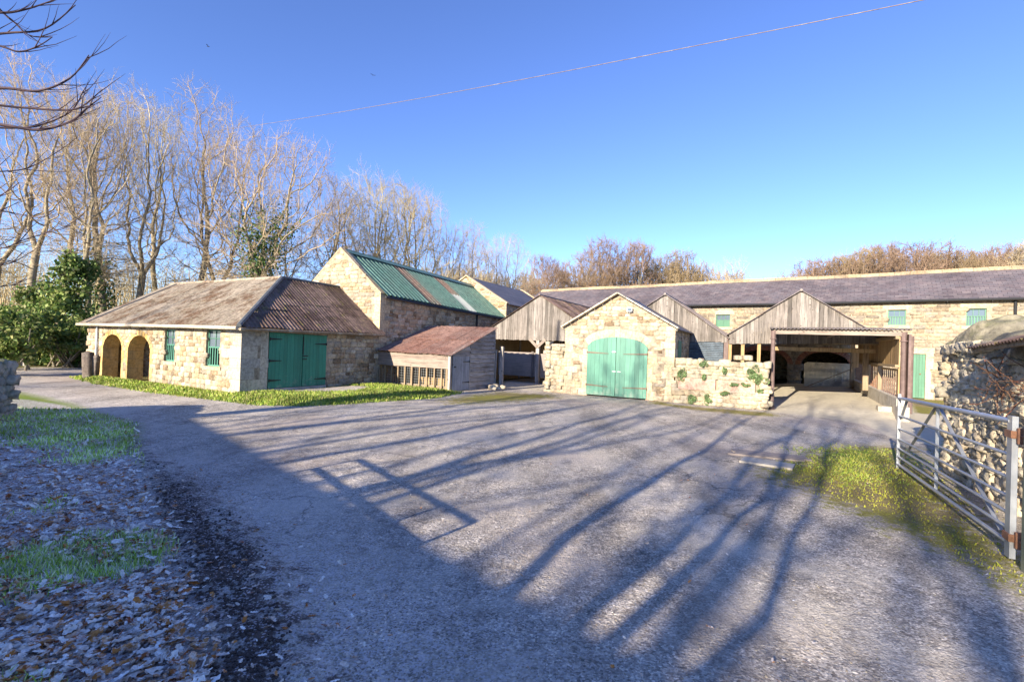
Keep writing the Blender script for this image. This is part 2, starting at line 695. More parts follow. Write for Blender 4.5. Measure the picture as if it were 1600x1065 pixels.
def m_slate(name, cols, bw=0.32, bh=0.2, slope=0.52, moss=0.35):
    g = NM(name)
    x, y, z = g.sep()
    v = g.comb(x, g.math('DIVIDE', z, slope), 0.0)
    n = g.node('TexBrick')
    g.put(n.inputs['Vector'], v)
    n.inputs['Color1'].default_value = (0, 0, 0, 1)
    n.inputs['Color2'].default_value = (1, 1, 1, 1)
    n.inputs['Mortar'].default_value = (0.5, 0.5, 0.5, 1)
    n.inputs['Scale'].default_value = 1
    n.inputs['Mortar Size'].default_value = 0.008
    n.inputs['Mortar Smooth'].default_value = 0.3
    n.inputs['Bias'].default_value = 0
    n.inputs['Brick Width'].default_value = bw
    n.inputs['Row Height'].default_value = bh
    c = g.ramp(n.outputs['Color'], [(i / (len(cols) - 1), q) for i, q in enumerate(cols)])
    c = g.mix(g.math('MULTIPLY', n.outputs['Fac'], 0.75), c, (0.02, 0.02, 0.022))
    st = g.noise(0.55, 6, g.map((1, 1, 0.5)), rough=0.7)
    c = g.mix(g.ramp(st, [(0.42, 0), (0.72, 0.65)]), c, tuple(q * 0.42 for q in cols[0]))
    st2 = g.noise(1.6, 6, rough=0.75)
    c = g.mix(g.ramp(st2, [(0.52, 0), (0.72, moss)]), c, (0.3, 0.22, 0.2))
    st3 = g.noise(7, 5, rough=0.7)
    c = g.mix(g.ramp(st3, [(0.6, 0), (0.7, 0.35)]), c, (0.34, 0.33, 0.3))
    h = g.math('SUBTRACT', g.math('MULTIPLY', n.outputs['Color'], 0.6), n.outputs['Fac'])
    return g.done(c, 0.6, g.bump(h, 0.6, 0.02), spec=0.35)


def m_sheet(name, cols, spot, spot_amt=0.8, moss=(0.2, 0.2, 0.05), moss_amt=0.3, rough=0.75, s1=1.1, metal=0.0, low=0.48):
    g = NM(name)
    isl = g.island()
    c = g.ramp(isl, [(i / (len(cols) - 1), q) for i, q in enumerate(cols)])
    a = g.noise(s1, 7, rough=0.72)
    c = g.mix(g.math('MULTIPLY', g.ramp(a, [(low, 0), (low + 0.12, 1)]), spot_amt), c, spot)
    a2 = g.noise(s1 * 4.5, 6, rough=0.75)
    c = g.mix(1.0, c, g.ramp(a2, [(0.35, 0.6), (0.5, 1.0), (0.66, 1.35)]), 'MULTIPLY')
    f = g.noise(18, 6, rough=0.75)
    c = g.mix(1.0, c, g.ramp(f, [(0.3, 0.7), (0.7, 1.25)]), 'MULTIPLY')
    ms = g.noise(4.5, 6, rough=0.8)
    c = g.mix(g.math('MULTIPLY', g.ramp(ms, [(0.55, 0), (0.66, 1)]), moss_amt), c, moss)
    return g.done(c, rough, g.bump(f, 0.4, 0.008), metal, spec=0.25)


M = {}
WARM = [(0.22, 0.14, 0.08), (0.44, 0.31, 0.17), (0.52, 0.40, 0.25), (0.33, 0.27, 0.20), (0.56, 0.43, 0.26)]
M['stone'] = m_stone('rubble_stone', WARM, (0.62, 0.54, 0.41))
M['stone_big'] = m_stone('gable_rubble', WARM, (0.60, 0.52, 0.38), sc=(2.9, 2.9, 7.0), mort=0.045)
M['stone_barn'] = m_stone('coursed_rubble', [(0.30, 0.23, 0.14), (0.38, 0.28, 0.16), (0.26, 0.22, 0.17), (0.42, 0.31, 0.18), (0.22, 0.165, 0.11)],
                          (0.54, 0.44, 0.28), sc=(2.6, 2.6, 7.2), mort=0.075, stain_amt=0.25)
M['stone_dark'] = m_stone('dark_rubble', [(0.18, 0.14, 0.10), (0.3, 0.23, 0.15), (0.22, 0.18, 0.14)], (0.3, 0.26, 0.2))
M['ashlar'] = m_rock('dressed_stone', [(0.50, 0.37, 0.21), (0.56, 0.45, 0.30), (0.44, 0.35, 0.24), (0.62, 0.50, 0.33)], lich=0.3)
M['ashlar_gold'] = m_rock('golden_stone', [(0.50, 0.31, 0.11), (0.56, 0.38, 0.16), (0.48, 0.33, 0.15)], lich=0.15)
M['ashlar_cream'] = m_rock('cream_dressed_stone', [(0.58, 0.42, 0.25), (0.62, 0.48, 0.32), (0.56, 0.38, 0.27)], lich=0.3)
M['ashlar_grey'] = m_rock('pale_ashlar', [(0.42, 0.37, 0.3), (0.52, 0.45, 0.34), (0.35, 0.32, 0.28)], lich=0.4)
M['pink_stone'] = m_rock('pink_sandstone', [(0.46, 0.27, 0.20), (0.50, 0.33, 0.26)], lichen=(0.5, 0.42, 0.33), lich=0.35)
M['rock'] = m_rock('field_stone', [(0.42, 0.34, 0.24), (0.60, 0.49, 0.34), (0.50, 0.43, 0.33), (0.68, 0.57, 0.41), (0.34, 0.28, 0.21)], lich=0.45, moss=0.25)
M['rock_dark'] = m_rock('dark_stone', [(0.13, 0.10, 0.085), (0.17, 0.14, 0.12)], lich=0.25)
M['rock_pale'] = m_rock('pale_field_stone', [(0.33, 0.26, 0.18), (0.46, 0.37, 0.25), (0.38, 0.33, 0.26), (0.52, 0.43, 0.30)], lich=0.5, moss=0.15)
M['rock_lane'] = m_rock('mossy_field_stone', [(0.26, 0.24, 0.2), (0.38, 0.34, 0.28), (0.32, 0.31, 0.28)], lich=0.55, moss=0.7)
M['boulder'] = m_rock('coping_stone', [(0.22, 0.195, 0.145), (0.26, 0.23, 0.17)], lichen=(0.16, 0.15, 0.10), lich=0.75, moss=0.3)
M['mortar_pale'] = m_simple('lime_mortar', (0.30, 0.245, 0.175), 0.5, 5, 0.95, spots=(0.13, 0.10, 0.075))
M['rubble_warm'] = m_rock('warm_rubble', [(0.16, 0.11, 0.07), (0.38, 0.285, 0.18), (0.47, 0.385, 0.27), (0.27, 0.23, 0.185), (0.50, 0.41, 0.28), (0.31, 0.205, 0.12), (0.54, 0.47, 0.37)], lichen=(0.42, 0.38, 0.3), lich=0.35)
M['rubble_barn'] = m_rock('barn_rubble', [(0.20, 0.155, 0.11), (0.32, 0.25, 0.165), (0.25, 0.215, 0.175), (0.38, 0.30, 0.2), (0.17, 0.14, 0.11), (0.28, 0.245, 0.2)], lichen=(0.46, 0.38, 0.26), lich=0.3)
M['mortar'] = m_simple('mortar', (0.3, 0.25, 0.18), 0.3, 9)
M['mortar_dark'] = m_simple('earth_core', (0.16, 0.13, 0.1), 0.4, 9)
M['brick'] = m_rock('old_brick', [(0.30, 0.11, 0.06), (0.38, 0.17, 0.09), (0.24, 0.1, 0.07)], lich=0.15)
M['board_grey'] = m_wood('weathered_board', [(0.10, 0.088, 0.078), (0.23, 0.20, 0.178), (0.15, 0.13, 0.115), (0.28, 0.25, 0.225)], 2, grain=1.3, dirt_amt=0.6)
M['board_grey_h'] = m_wood('weathered_lap_board', [(0.30, 0.26, 0.23), (0.42, 0.37, 0.33), (0.25, 0.21, 0.19)], 1, dirt_amt=0.5)
M['board_grey_x'] = m_wood('weathered_band_board', [(0.24, 0.185, 0.155), (0.29, 0.235, 0.195), (0.2, 0.16, 0.14)], 0)
M['board_dark'] = m_wood('tarred_board', [(0.10, 0.11, 0.12), (0.15, 0.16, 0.17)], 0, grain=0.6)
M['timber'] = m_wood('old_timber', [(0.26, 0.19, 0.12), (0.31, 0.23, 0.15)], 2)
M['timber_h'] = m_wood('old_beam', [(0.28, 0.2, 0.12), (0.34, 0.25, 0.15)], 0)
M['timber_warm'] = m_wood('warm_board', [(0.33, 0.21, 0.10), (0.38, 0.26, 0.13), (0.28, 0.18, 0.10)], 2, dirt_amt=0.15)
M['post_grey'] = m_wood('grey_post', [(0.36, 0.31, 0.27), (0.42, 0.38, 0.34)], 2)
M['green'] = m_paint('green_paint', (0.022, 0.19, 0.125), wear=0.3)
M['green_pale'] = m_paint('faded_green_paint', (0.08, 0.22, 0.16), wear=0.35)
M['green_win'] = m_paint('window_green', (0.055, 0.165, 0.10), wear=0.1)
M['green_post'] = m_paint('mossy_post_paint', (0.15, 0.17, 0.12), wear=0.3)
M['blue_door'] = m_wood('blue_grey_board', [(0.27, 0.27, 0.29), (0.33, 0.33, 0.35)], 2, grain=0.7)
M['iron'] = m_simple('black_iron', (0.03, 0.03, 0.032), 0.3, 12, 0.55, 0.5)
M['iron_red'] = m_simple('rusty_strap', (0.18, 0.11, 0.08), 0.4, 12, 0.7, 0.2)
M['post_iron'] = m_simple('red_oxide_column', (0.14, 0.095, 0.085), 0.35, 5, 0.6, 0.1, spots=(0.12, 0.08, 0.07))
M['rust'] = m_simple('rust', (0.22, 0.11, 0.065), 0.45, 12, 0.85)
M['galv'] = m_simple('galvanised_steel', (0.40, 0.42, 0.45), 0.16, 9, 0.42, 0.55, 0.15, 0.5, spots=(0.42, 0.42, 0.42))
M['black'] = m_simple('black_pipe', (0.02, 0.02, 0.022), 0.2, 9, 0.5)
M['gutter'] = m_simple('brown_gutter', (0.22, 0.15, 0.09), 0.4, 5, 0.7, spots=(0.35, 0.3, 0.22))
M['lead'] = m_simple('lead_flashing', (0.10, 0.11, 0.12), 0.3, 5, 0.6)
M['ridge'] = m_rock('ridge_stone', [(0.42, 0.30, 0.18), (0.48, 0.37, 0.24), (0.35, 0.26, 0.17)], lich=0.3)
M['slate'] = m_slate('purple_slate', [(0.105, 0.083, 0.088), (0.155, 0.125, 0.13), (0.125, 0.11, 0.12), (0.19, 0.155, 0.155)])
M['slate_dark'] = m_slate('grey_slate', [(0.09, 0.085, 0.1), (0.13, 0.12, 0.13), (0.11, 0.105, 0.12)], slope=0.6)
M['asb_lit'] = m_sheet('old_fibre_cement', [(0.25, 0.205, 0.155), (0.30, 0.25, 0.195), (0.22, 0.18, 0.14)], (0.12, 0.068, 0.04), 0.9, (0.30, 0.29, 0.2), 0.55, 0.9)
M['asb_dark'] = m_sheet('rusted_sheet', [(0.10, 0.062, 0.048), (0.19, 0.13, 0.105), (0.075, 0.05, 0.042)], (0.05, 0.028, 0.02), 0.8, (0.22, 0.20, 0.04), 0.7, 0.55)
M['rust_roof'] = m_sheet('rusty_corrugated', [(0.26, 0.14, 0.10), (0.31, 0.185, 0.14), (0.22, 0.13, 0.10), (0.29, 0.20, 0.165)], (0.21, 0.10, 0.07), 0.7, (0.34, 0.28, 0.27), 0.35, 0.7, 1.5)
M['green_roof'] = m_sheet('green_metal', [(0.095, 0.175, 0.135), (0.11, 0.195, 0.15), (0.10, 0.18, 0.14)], (0.14, 0.17, 0.13), 0.4, (0.13, 0.19, 0.15), 0.1, 0.35)
M['green_roof_rust'] = m_sheet('rusted_green_metal', [(0.25, 0.135, 0.095), (0.22, 0.15, 0.11)], (0.13, 0.17, 0.13), 0.6, (0.28, 0.18, 0.13), 0.3, 0.6, 2.0)
M['clear_sheet'] = m_simple('translucent_sheet', (0.42, 0.43, 0.38), 0.12, 4, 0.5)
M['tin'] = m_sheet('dull_corrugated', [(0.20, 0.17, 0.155), (0.26, 0.22, 0.2)], (0.15, 0.09, 0.06), 0.6, (0.3, 0.26, 0.2), 0.3, 0.7)
M['tin_dark'] = m_sheet('blue_black_sheet', [(0.10, 0.135, 0.17), (0.12, 0.15, 0.185)], (0.06, 0.08, 0.11), 0.5, (0.3, 0.32, 0.33), 0.3, 0.6)
M['panel_grey'] = m_wood('grey_panel', [(0.25, 0.21, 0.185), (0.28, 0.235, 0.21)], 0, grain=0.5, knots=False)
M['concrete'] = m_simple('concrete', (0.42, 0.38, 0.32), 0.25, 4, 0.9, spots=(0.33, 0.29, 0.23))
M['panel_white'] = m_simple('limewashed_panel', (0.50, 0.44, 0.33), 0.35, 2.0, 0.9, spots=(0.28, 0.25, 0.2))
M['bark'] = m_simple('bark', (0.20, 0.165, 0.125), 0.5, 5, 0.95, spots=(0.24, 0.24, 0.17), bump=0.8, bd=0.03)
M['bark_pale'] = m_simple('sunlit_ash_bark', (0.27, 0.22, 0.15), 0.5, 4, 0.95, spots=(0.17, 0.16, 0.09), bump=0.8, bd=0.03)
M['bark_dark'] = m_simple('dark_twig_bark', (0.075, 0.045, 0.05), 0.3, 5, 0.8)


def m_twig(name, cols):
    g = NM(name)
    r = g.objrand()
    c = g.ramp(r, [(i / (len(cols) - 1), q) for i, q in enumerate(cols)])
    f = g.noise(0.35, 3)
    c = g.mix(1.0, c, g.ramp(f, [(0.35, 0.75), (0.65, 1.25)]), 'MULTIPLY')
    return g.done(c, 0.9, spec=0.1)


M['twig'] = m_twig('bare_twigs', [(0.42, 0.345, 0.22), (0.43, 0.34, 0.235), (0.40, 0.34, 0.21)])
M['twig_gold'] = m_twig('golden_twigs', [(0.42, 0.33, 0.16), (0.42, 0.32, 0.19)])
M['twig_pink'] = m_twig('russet_twigs', [(0.42, 0.32, 0.21), (0.41, 0.32, 0.215)])
M['twig_far'] = m_twig('far_russet_twigs', [(0.26, 0.175, 0.125), (0.29, 0.21, 0.14)])
M['twig_far_gold'] = m_twig('far_golden_twigs', [(0.31, 0.235, 0.125), (0.28, 0.21, 0.13)])
M['brush'] = m_twig('woodland_brush', [(0.44, 0.34, 0.20), (0.4, 0.33, 0.19)])


def m_leaf(name, cols, rough=0.6, trans=0.25, clump=0.9):
    g = NM(name)
    c = g.ramp(g.island(), [(i / (len(cols) - 1), q) for i, q in enumerate(cols)])
    f = g.noise(clump, 3)
    c = g.mix(1.0, c, g.ramp(f, [(0.35, 0.6), (0.65, 1.35)]), 'MULTIPLY')
    return g.done(c, rough, spec=0.3, trans=trans)


M['ivy'] = m_leaf('ivy_leaf', [(0.035, 0.085, 0.02), (0.07, 0.13, 0.03), (0.11, 0.17, 0.04)])
M['ivy_light'] = m_leaf('sunlit_ivy_leaf', [(0.05, 0.10, 0.025), (0.10, 0.17, 0.035), (0.20, 0.26, 0.06), (0.26, 0.27, 0.10)])
M['laurel'] = m_leaf('shrub_leaf', [(0.07, 0.13, 0.025), (0.14, 0.22, 0.045), (0.24, 0.30, 0.07), (0.32, 0.31, 0.12)])
M['hedge'] = m_leaf('hedge_leaf', [(0.05, 0.10, 0.025), (0.09, 0.17, 0.035), (0.19, 0.16, 0.06)])
M['clump'] = m_leaf('cushion_leaf', [(0.10, 0.17, 0.05), (0.17, 0.27, 0.10), (0.26, 0.36, 0.18), (0.2, 0.2, 0.1)], clump=6)
M['grass'] = m_leaf('grass_blade', [(0.15, 0.24, 0.03), (0.24, 0.34, 0.05), (0.36, 0.40, 0.08), (0.42, 0.38, 0.16)], 0.6, 0.35, 1.6)
M['moss_blade'] = m_leaf('mossy_tuft', [(0.16, 0.13, 0.04), (0.30, 0.31, 0.03), (0.42, 0.44, 0.05), (0.28, 0.20, 0.08)], 0.7, 0.3)
M['frost_grass'] = m_leaf('frosted_grass_blade', [(0.26, 0.46, 0.04), (0.42, 0.60, 0.10), (0.60, 0.72, 0.30), (0.88, 0.90, 0.75)], 0.7, 0.25)
M['berry'] = m_leaf('rose_twig_leaf', [(0.26, 0.10, 0.065), (0.34, 0.2, 0.12), (0.2, 0.11, 0.08)])


def m_leaflitter():
    g = NM('fallen_leaf')
    isl = g.island()
    c = g.ramp(isl, [(0.0, (0.24, 0.06, 0.02)), (0.16, (0.50, 0.19, 0.04)), (0.32, (0.42, 0.22, 0.09)), (0.40, (0.12, 0.07, 0.05)),
                     (0.50, (0.66, 0.50, 0.38)), (0.66, (0.80, 0.70, 0.60)), (0.85, (0.92, 0.88, 0.82)), (1.0, (0.58, 0.36, 0.22))])
    f = g.noise(22, 5, rough=0.7)
    c = g.mix(g.ramp(f, [(0.48, 0), (0.64, 0.7)]), c, (0.94, 0.92, 0.88))
    c = g.mix(1.0, c, g.ramp(g.noise(50, 3), [(0.3, 0.7), (0.7, 1.2)]), 'MULTIPLY')
    return g.done(c, 0.75, g.bump(f, 0.5, 0.01), spec=0.2)


M['litter'] = m_leaflitter()
g = NM('glass_pane')
M['glass'] = g.done((0.10, 0.13, 0.16), 0.06, spec=0.8)
M['dark'] = m_simple('dark_interior', (0.02, 0.017, 0.014), 0.3, 4)
M['tarp'] = m_simple('blue_tarpaulin', (0.03, 0.10, 0.42), 0.3, 6, 0.4)


def m_ground():
    g = NM('ground_surface')
    pos = g.node('NewGeometry').outputs['Position']
    fine = g.noise(45, 5, pos, rough=0.75)
    mid = g.noise(6, 6, pos, rough=0.7)
    big = g.noise(0.7, 6, pos, rough=0.65)
    def mask(a, amt=0.9, w=0.16):
        n = g.math('ADD', g.attr(a), g.math('MULTIPLY', g.math('SUBTRACT', g.math('ADD', g.math('MULTIPLY', mid, 0.65), g.math('MULTIPLY', fine, 0.35)), 0.5), amt))
        return g.ramp(n, [(0.5 - w, 0), (0.5 + w, 1)])
    # worn tarmac with exposed chippings, scuffs and fine cracks
    chip = g.voro(80, pos, 'F1', 'Color')
    cr = g.sep(chip)
    chip2 = g.sep(g.voro(26, pos, 'F1', 'Color'))
    tar = g.ramp(cr[0], [(0, (0.19, 0.162, 0.138)), (0.35, (0.36, 0.31, 0.262)), (0.7, (0.49, 0.43, 0.362)), (0.9, (0.60, 0.53, 0.445)), (1, (0.82, 0.73, 0.61))])
    tar = g.mix(1.0, tar, g.ramp(chip2[0], [(0.0, 0.78), (0.5, 1.0), (1.0, 1.18)]), 'MULTIPLY')
    tar = g.mix(1.0, tar, g.ramp(mid, [(0.3, 0.68), (0.5, 1.0), (0.72, 1.28)]), 'MULTIPLY')
    tar = g.mix(g.ramp(big, [(0.46, 0), (0.62, 0.72)]), tar, g.mix(cr[1], (0.42, 0.375, 0.315), (0.66, 0.59, 0.50)))
    warm = g.noise(0.35, 4, pos)
    tar = g.mix(g.ramp(warm, [(0.5, 0), (0.66, 0.4)]), tar, (0.34, 0.25, 0.205))
    streak = g.noise(1.0, 6, g.map((1.1, 0.28, 1), pos), rough=0.7)
    tar = g.mix(1.0, tar, g.ramp(streak, [(0.36, 0.66), (0.5, 1.0), (0.66, 1.22)]), 'MULTIPLY')
    wv_ = g.vmath('MULTIPLY_ADD', g.noise(1.6, 4, pos, color=True), (0.9, 0.9, 0.0))
    g.put(wv_.node.inputs[2], pos)
    crk = g.voro(0.42, wv_, 'DISTANCE_TO_EDGE', 'Distance')
    ckm = g.math('MULTIPLY', g.ramp(crk, [(0.0, 1.0), (0.006, 0.0)]), g.ramp(g.noise(0.5, 3, pos), [(0.48, 0), (0.56, 0.7)]))
    tar = g.mix(ckm, tar, (0.06, 0.055, 0.05))
    # worn pale wheel patches
    # fallen frost dust in the shaded lane
    frost = mask('m_frost', 1.2, 0.3)
    tar = g.mix(g.math('MULTIPLY', frost, g.ramp(cr[2], [(0.5, 0.0), (0.8, 0.75)])), tar, (0.62, 0.58, 0.60))
    conc = g.mix(g.ramp(mid, [(0.35, 0), (0.7, 1)]), (0.48, 0.42, 0.32), (0.62, 0.55, 0.43))
    grass = g.mix(g.ramp(fine, [(0.35, 0), (0.7, 1)]), (0.09, 0.14, 0.015), (0.24, 0.34, 0.03))
    grass = g.mix(g.ramp(big, [(0.4, 0), (0.65, 0.6)]), grass, (0.26, 0.25, 0.07))
    moss = g.mix(g.ramp(fine, [(0.38, 0), (0.62, 1)]), (0.13, 0.095, 0.045), (0.30, 0.30, 0.03))
    moss = g.mix(g.ramp(big, [(0.45, 0), (0.6, 0.7)]), moss, (0.26, 0.19, 0.11))
    mud = g.mix(g.ramp(mid, [(0.35, 0), (0.65, 1)]), (0.035, 0.026, 0.024), (0.13, 0.095, 0.08))
    mud = g.mix(g.ramp(cr[2], [(0.78, 0), (0.9, 0.8)]), mud, (0.55, 0.48, 0.48))
    lit = g.ramp(cr[1], [(0, (0.20, 0.11, 0.07)), (0.3, (0.46, 0.34, 0.29)), (0.55, (0.74, 0.68, 0.66)), (1, (0.88, 0.88, 0.9))])
    lit = g.mix(g.ramp(mid, [(0.45, 0), (0.65, 0.6)]), lit, (0.14, 0.10, 0.08))
    wood = g.mix(g.ramp(mid, [(0.35, 0), (0.65, 1)]), (0.16, 0.10, 0.05), (0.14, 0.16, 0.05))
    c = tar
    c = g.mix(mask('m_conc', 0.35, 0.12), c, conc)
    c = g.mix(mask('m_wood', 0.8), c, wood)
    c = g.mix(mask('m_moss', 2.4, 0.12), c, moss)
    c = g.mix(mask('m_grass', 0.8), c, grass)
    c = g.mix(mask('m_mud', 2.2, 0.12), c, mud)
    c = g.mix(mask('m_lit', 0.9), c, lit)
    h = g.math('ADD', g.math('MULTIPLY', g.voro(55, pos), 0.5), g.math('MULTIPLY', fine, 0.8))
    n1 = g.bump(h, 0.9, 0.016)
    n1 = g.bump(g.math('ADD', chip2[1], g.math('MULTIPLY', mid, 2.0)), 0.7, 0.022, n1)
    return g.done(c, 0.88, n1, spec=0.25)


M['ground'] = m_ground()
# ------------------------------------------------------------------ sun and sky
SUN_EL = math.radians(18.5)
SH = Vector((-0.6, -0.8, 0)).normalized()        # towards the sun, on the map
SUN_DIR = Vector((SH.x * math.cos(SUN_EL), SH.y * math.cos(SUN_EL), math.sin(SUN_EL)))
world = bpy.data.worlds.new('World')
scene.world = world
world.use_nodes = True
wn = world.node_tree
bg = wn.nodes['Background']
sky = wn.nodes.new('ShaderNodeTexSky')
sky.sky_type = 'NISHITA'
sky.sun_disc = False
sky.sun_elevation = SUN_EL
sky.sun_rotation = math.atan2(SUN_DIR.x, SUN_DIR.y)
sky.air_density = 0.9
sky.dust_density = 0.0
sky.ozone_density = 4.0
sky.altitude = 800
hs_ = wn.nodes.new('ShaderNodeHueSaturation')
hs_.inputs['Saturation'].default_value = SKY_SAT
hs_.inputs['Hue'].default_value = SKY_HUE
wn.links.new(sky.outputs[0], hs_.inputs['Color'])
wn.links.new(hs_.outputs[0], bg.inputs[0])
bg.inputs[1].default_value = SKY_STRENGTH
sl = bpy.data.lights.new('sun', 'SUN')
sl.energy = SUN_ENERGY
sl.angle = math.radians(0.5)
sl.color = (1.0, 0.89, 0.71)
so = bpy.data.objects.new('sun', sl)
COL.objects.link(so)
so.rotation_euler = (-SUN_DIR).to_track_quat('-Z', 'Y').to_euler()
scene.view_settings.view_transform = 'Standard'
scene.view_settings.look = 'None'
scene.view_settings.gamma = 1
scene.view_settings.exposure = EXPOSURE
scene.cycles.max_bounces = 6
scene.cycles.transparent_max_bounces = 8


# ------------------------------------------------------------------ ground masks
def sdf(poly, x, y):
    """signed distance, positive inside"""
    P = np.array([(p[0], p[1]) for p in poly], float)
    n = len(P)
    best = np.full(x.shape, 1e9)
    inside = np.zeros(x.shape, bool)
    for i in range(n):
        a, b = P[i], P[(i + 1) % n]
        ex, ey = b - a
        L2 = ex * ex + ey * ey + 1e-9
        t = np.clip(((x - a[0]) * ex + (y - a[1]) * ey) / L2, 0, 1)
        d = np.hypot(x - a[0] - t * ex, y - a[1] - t * ey)
        best = np.minimum(best, d)
        c = ((a[1] > y) != (b[1] > y)) & (x < ex * (y - a[1]) / (ey if abs(ey) > 1e-9 else 1e-9) + a[0])
        inside ^= c
    return np.where(inside, best, -best)


def G(pts): return [at(*p) for p in pts]


POLY = {}
POLY['lit'] = G([(-60, 628), (40, 622), (110, 632), (205, 660), (212, 730), (255, 820), (280, 930), (310, 1065), (320, 1300), (-1500, 1300), (-1500, 700)])
POLY['verge_green'] = G([(-60, 622), (30, 612), (110, 630), (215, 662), (210, 700), (140, 720), (60, 700), (-60, 690)])
POLY['mud'] = G([(215, 690), (290, 735), (385, 800), (450, 880), (490, 980), (520, 1065), (560, 1300), (280, 1300), (270, 1065), (240, 900), (205, 780)])
POLY['frost'] = G([(40, 612), (200, 640), (300, 690), (480, 770), (640, 880), (760, 960), (900, 1100), (300, 1300), (200, 760), (60, 640)])
POLY['grass'] = G([(112, 590), (150, 600), (230, 613), (330, 624), (400, 632), (470, 634), (540, 631), (600, 627), (680, 622), (722, 614)]) + \
    [W(-10.4, 14.6), W(-14.0, 14.75), W(-14.2, 14.6), W(-14.2, 9.0), W(-24.3, 9.0)]
POLY['apron'] = [W(-14.0, 9.8), W(-14.0, 12.6), W(-12.6, 12.9), W(-11.9, 11.6), W(-12.4, 10.2), W(-13.3, 9.6)]
POLY['moss1'] = G([(690, 624), (780, 612), (860, 616), (870, 622), (800, 627), (700, 632)])
POLY['moss2'] = G([(1015, 622), (1060, 632), (1120, 637), (1200, 643), (1235, 652), (1180, 650), (1080, 640), (1010, 630)])
POLY['moss3'] = G([(1215, 715), (1290, 697), (1400, 692), (1445, 700), (1480, 745), (1570, 830), (1640, 880), (1640, 960), (1540, 900), (1440, 850), (1360, 815), (1290, 790), (1240, 765), (1170, 745)])
POLY['moss4'] = G([(1475, 738), (1600, 800), (1700, 860), (1700, 640), (1480, 620)])
POLY['lush'] = G([(1275, 704), (1330, 698), (1395, 705), (1385, 745), (1340, 760), (1290, 740)])
POLY['moss5'] = G([(1420, 622), (1480, 622), (1485, 650), (1430, 645)])
POLY['conc'] = G([(1203, 643), (1290, 653), (1350, 663), (1395, 684), (1480, 700), (1500, 660)]) + [W(9, 22), W(6, 28), W(-1.5, 30), W(-1.5, 21), W(0.0, 17.8)]
POLY['conc2'] = [W(-10.2, 18.6), W(-8.5, 17.6), W(-7.3, 18.0), W(-3, 21.2), W(-1.5, 24), W(-1.5, 31), W(-13, 31), W(-13, 21)]
POLY['drive'] = [at(-60, 580), at(60, 573), at(137, 575), W(-24.3, 9.2), W(-14.0, 9.2), W(-13.9, 14.7), W(-10.5, 14.7), W(-10.5, 18.5), W(-12, 22), W(-12, 30),
                 W(9, 29.5), W(14, 22), W(20, 18), (30, 8), (30, -30), (-30, -30), (-30, -2), (-14, 3), (-22, 21), (-40, 26), (-40, 30)]


def vnoise(x, y, seed, s):
    rng = np.random.default_rng(seed)
    out = 0
    for i in range(7):
        a = rng.uniform(0, 2 * PI)
        k = s * rng.uniform(0.6, 1.7)
        out = out + np.sin((x * math.cos(a) + y * math.sin(a)) * k + rng.uniform(0, 6.28) + 1.3 * np.sin((x * math.sin(a) - y * math.cos(a)) * k * 0.7 + i))
    return out / 7


def sm(x): x = np.clip(x, 0, 1); return x * x * (3 - 2 * x)


def masks(x, y):
    m = {}
    def a(name, w, off=0.0): return np.clip(0.5 + (sdf(POLY[name], x, y) + off) / w, 0, 1)
    vg = a('verge_green', 1.2)
    m['m_lit'] = np.clip(a('lit', 0.5) - vg * 0.45 - 0.35 * np.clip(vnoise(x, y, 4, 2.2) - 0.15, 0, 1), 0, 1)
    m['m_mud'] = a('mud', 1.3) * 0.8 + 0.12 * vnoise(x, y, 61, 5) * (a('mud', 1.3) > 0.1)
    m['m_frost'] = a('frost', 2.4)
    ap = a('apron', 0.5)
    m['m_grass'] = np.maximum.reduce([a('grass', 0.5) * (1 - ap), vg * 0.95, a('lush', 1.2) * 0.68])
    m['m_moss'] = np.maximum.reduce([a('moss1', 2.2) * 0.95, a('moss2', 0.8) * 0.7, a('moss3', 1.5) * 0.84, a('moss4', 0.6), a('moss5', 0.5)])
    m['m_conc'] = np.maximum(a('conc', 0.25), a('conc2', 0.4))
    m['m_wood'] = 1 - a('drive', 1.0)
    m['m_wood'] = np.minimum(m['m_wood'], 1 - a('grass', 0.4))
    return m


def height(x, y):
    u, v = UV(x, y)
    z = 0.012 * vnoise(x, y, 1, 1.1) + 0.03 * vnoise(x, y, 2, 0.25)
    z = z * sm((np.hypot(x, y)) / 6)
    dl = sdf(POLY['lit'], x, y)
    z = z + 0.07 * sm(dl / 1.2) + 0.02 * vnoise(x, y, 8, 5.5) * sm(dl / 0.3) + 0.12 * sm((dl - 1.0) / 3)
    dm = sdf(POLY['mud'], x, y)
    z = z + (0.022 * vnoise(x, y, 9, 11.0) + 0.02) * sm(dm / 0.25 + 0.3)
    dg = sdf(POLY['grass'], x, y)
    z = z + np.clip(0.14 * sm(dg / 0.9 + 0.05), 0, 1) + 0.015 * vnoise(x, y, 11, 4) * sm(dg / 0.3)
    # shed floor climbs gently to the back
    f = sm((v - 17.6) / 1.0) * sm((u + 1.5) / 2.5) * (1 - sm((u - 3.45) / 0.25))
    z = z + f * (np.clip(0.028 * (v - 17.6), 0, 0.27) + 0.055 * np.clip(u, 0, 3.4))
    # wooded rise beyond the farm
    r = np.hypot(x, y)
    z = z + 9 * sm((v - 45) / 90) * sm((r - 45) / 80)
    return z


def hz(x, y):
    return float(height(np.array([float(x)]), np.array([float(y)]))[0])


